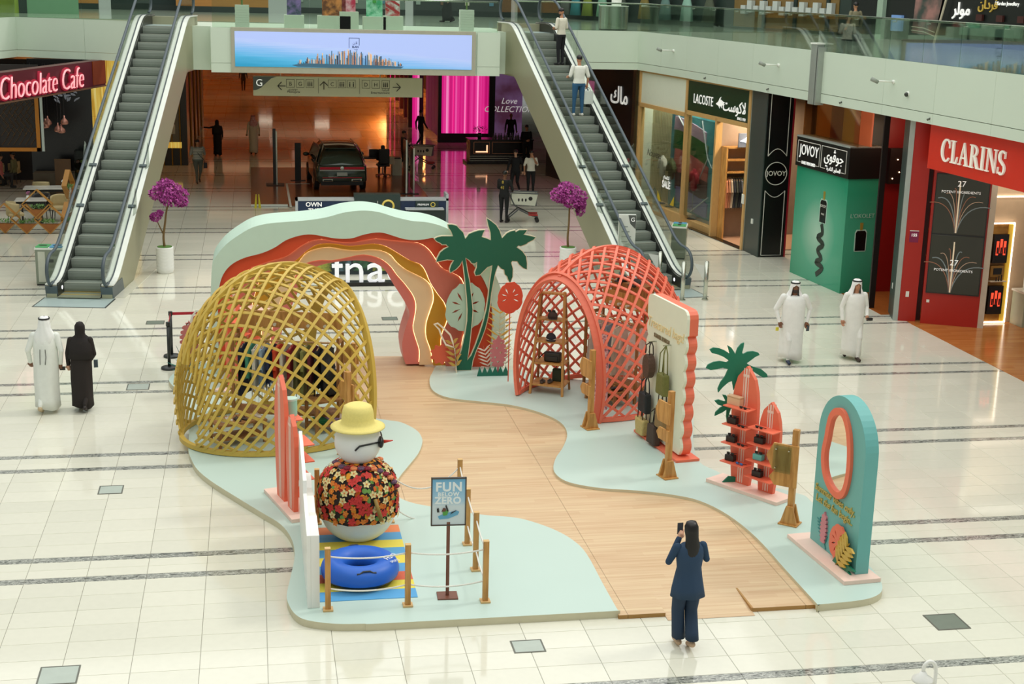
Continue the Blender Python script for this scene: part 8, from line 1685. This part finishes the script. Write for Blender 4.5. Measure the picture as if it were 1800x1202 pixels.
t = thing('green_glass_booth', 'green glass booth at the gallery edge above the cafe', 'booth', (-8.4, 58.5, Z1)); MB().b2((0, 0, 0), (1.9, .1, 3)).build('glass_wall', M('booth_green', '#79a582', .2, n=.05, ns=.5), t); MB().b2((-.3, -.03, 0), (0, .1, 3)).build('dark_edge', M('upper_plinth', '#23332e', .4), t); MB().b2((-2.4, .2, 0), (-.3, .4, 3)).build('lime_panel', M('booth_lime', '#a9c24a', .4), t)
A, rz, L = facade((15.5, 66), (24.5, 46))
us = thing('gallery_shop_row', 'row of gallery shops with clothes and white boxes behind the glass balustrade', 'shopfront', (A.x, A.y, Z1), rz)
MB().b2((-6, 0, 0), (L+6, .3, 4.5)).build('shop_wall', M('upper_shop_dark', '#33423b', .4, n=.1, ns=1), us); MB().b2((9.4, -.3, 0), (15.4, 0, .1)).build('dark_sill', M('upper_plinth', '#23332e', .4), us); MB().b2((9.6, -.03, .1), (15.3, 0, 3.5)).build('timber_window_back', M('upper_timber', '#8a6f3a', .5, n=.1), us)
for i, (x, hx) in enumerate(((-1.6, '#6d6f6a'), (-.8, '#3f8f97'), (.1, '#8a9a3f'), (1.2, '#8fc4a4'), (2.6, '#4a5548'), (4.2, '#8a7b3f'), (5.6, '#6d8f86'), (7.0, '#9cc9b4'), (8.4, '#57604c'))): MB().lathe([(.38, .2), (.3, .8), (.16, 1.2), (.2, 1.6)], (x, -.3, 0), 14, sy=.5).build('displayed_dress', M('dress_'+hx, hx, .8, n=.08), us, smooth=True)
for i in range(14): MB().b2((10.2+.36*i, -.25, .62+.06*(i % 3)), (10.46+.36*i, -.05, .95+.2*(i % 2))).build('white_box', M('goods_white', '#cfd6cf', .5), us)
for x in (11.3, 13.0, 14.7): MB().b2((x, -.1, .1), (x+.16, 0, 3.5)).build('dark_mullion', M('upper_plinth', '#23332e', .4), us)
A, rz, L = facade((22.2, 45.2), (25.2, 26.1))
ju = thing('gallery_shop_row', 'jewellery and restaurant fronts with white and gold lettering behind the gallery glass', 'shopfront', (A.x, A.y, Z1), rz)
MB().b2((-5, 0, 0), (L+3, .3, 4.5)).build('black_wall', M('jewel_black', '#1d211f', .3, n=.05), ju); MB().b2((.3, -.06, 0), (L+3, 0, .22)).build('blue_base', M('base_blue', '#183656', .35, n=.05), ju); MB().b2((1.6, -.08, .34), (4.6, 0, .68)).build('sage_panel', M('panel_sage', '#5c7a6a', .35), ju)
txt(rev('\uFEE3\uFEEE\uFEDF\uFEAE'), .55, LT, ju, (1.55, -.03, 1.12), ext=.02, bold=.006, name='arabic_lettering'); txt('Alfardan Jewellery', .16, LT, ju, (3.75, -.03, 1.35), ext=.01); txt(rev('\uFED3\uFEAE\uFEA9\uFE8E\uFEE5'), .42, M('letter_gold', '#c9a94a', .4, e=.2), ju, (2.85, -.03, 1.3), ext=.02, name='arabic_lettering')
MB().tube([(1.15, -.15, 2.4), (.84, -.15, 1.4), (.4, -.15, 0)], .04, 6).build('slanted_strip', M('strip_cream', '#d9cdb4', .4), ju); MB().add([(-1.0, -.08, .3), (.3, -.08, .24), (.75, -.08, 2.4), (-.9, -.08, 2.4)], [(0, 1, 2, 3)]).build('poster_panel', M('poster_rose', '#a87a72', .4, ns=1.5, n=.1, h2='#3f4a44'), ju)
for z in (.42, .3): MB().tube([(-1.0, -.1, z+.08), (-.3, -.1, z+.05), (.3, -.1, z-.06)], .018, 5).build('poster_line', M('strip_cream', '#d9cdb4', .4), ju)
MB().b2((-2.25, -.1, .32), (-1.65, 0, .85)).build('blue_screen', M('screen_blue', '#6f93c4', e=.3), ju); MB().b2((-3.1, -.15, 0), (-2.75, 0, 4.5)).build('pale_column', M('column_pale', '#a9c2aa', .4), ju)
for x in (2.4, 3.4, 4.4): MB().b2((x, -.1, .8), (x+.3, -.02, 1.0)).build('dark_red_plate', M('plate_maroon', '#4a2420', .4), ju)
# people upstairs
pb = gp(1500, 72, Z1); person('person in a beige top sitting on a bench behind the gallery glass', (pb.x, pb.y, Z1), math.radians(10), 1.7, 'sit', top='#8a8468', bottom='#2b3a3c', sleeves='long', skin='m', vox=.018, zoff=-.03)
t = thing('woven_stool', 'dark woven stool under the person behind the gallery glass', 'stool', (pb.x, pb.y, Z1)); MB().lathe([(.24, 0), (.27, .2), (.25, .42)], n=20, fn=lambda a, z: 1+.03*math.sin(12*a+z*40)).build('seat_drum', M('weave_dark', '#2f3f40', .7), t, smooth=True); MB().lathe([(.25, .42), (.24, .45)], n=20).build('cushion', M('weave_top', '#3f5254', .7), t)
pb = gp(795, 44, Z1); person('woman in a black robe walking on the gallery above the screen', (pb.x+.2, pb.y+3.0, Z1), math.radians(80), 1.66, 'walk', top='#1c2321', robe='#1c2321', sleeves='long', hair=None, head=('hijab', '#161b1a'), skin='l', vox=.018)
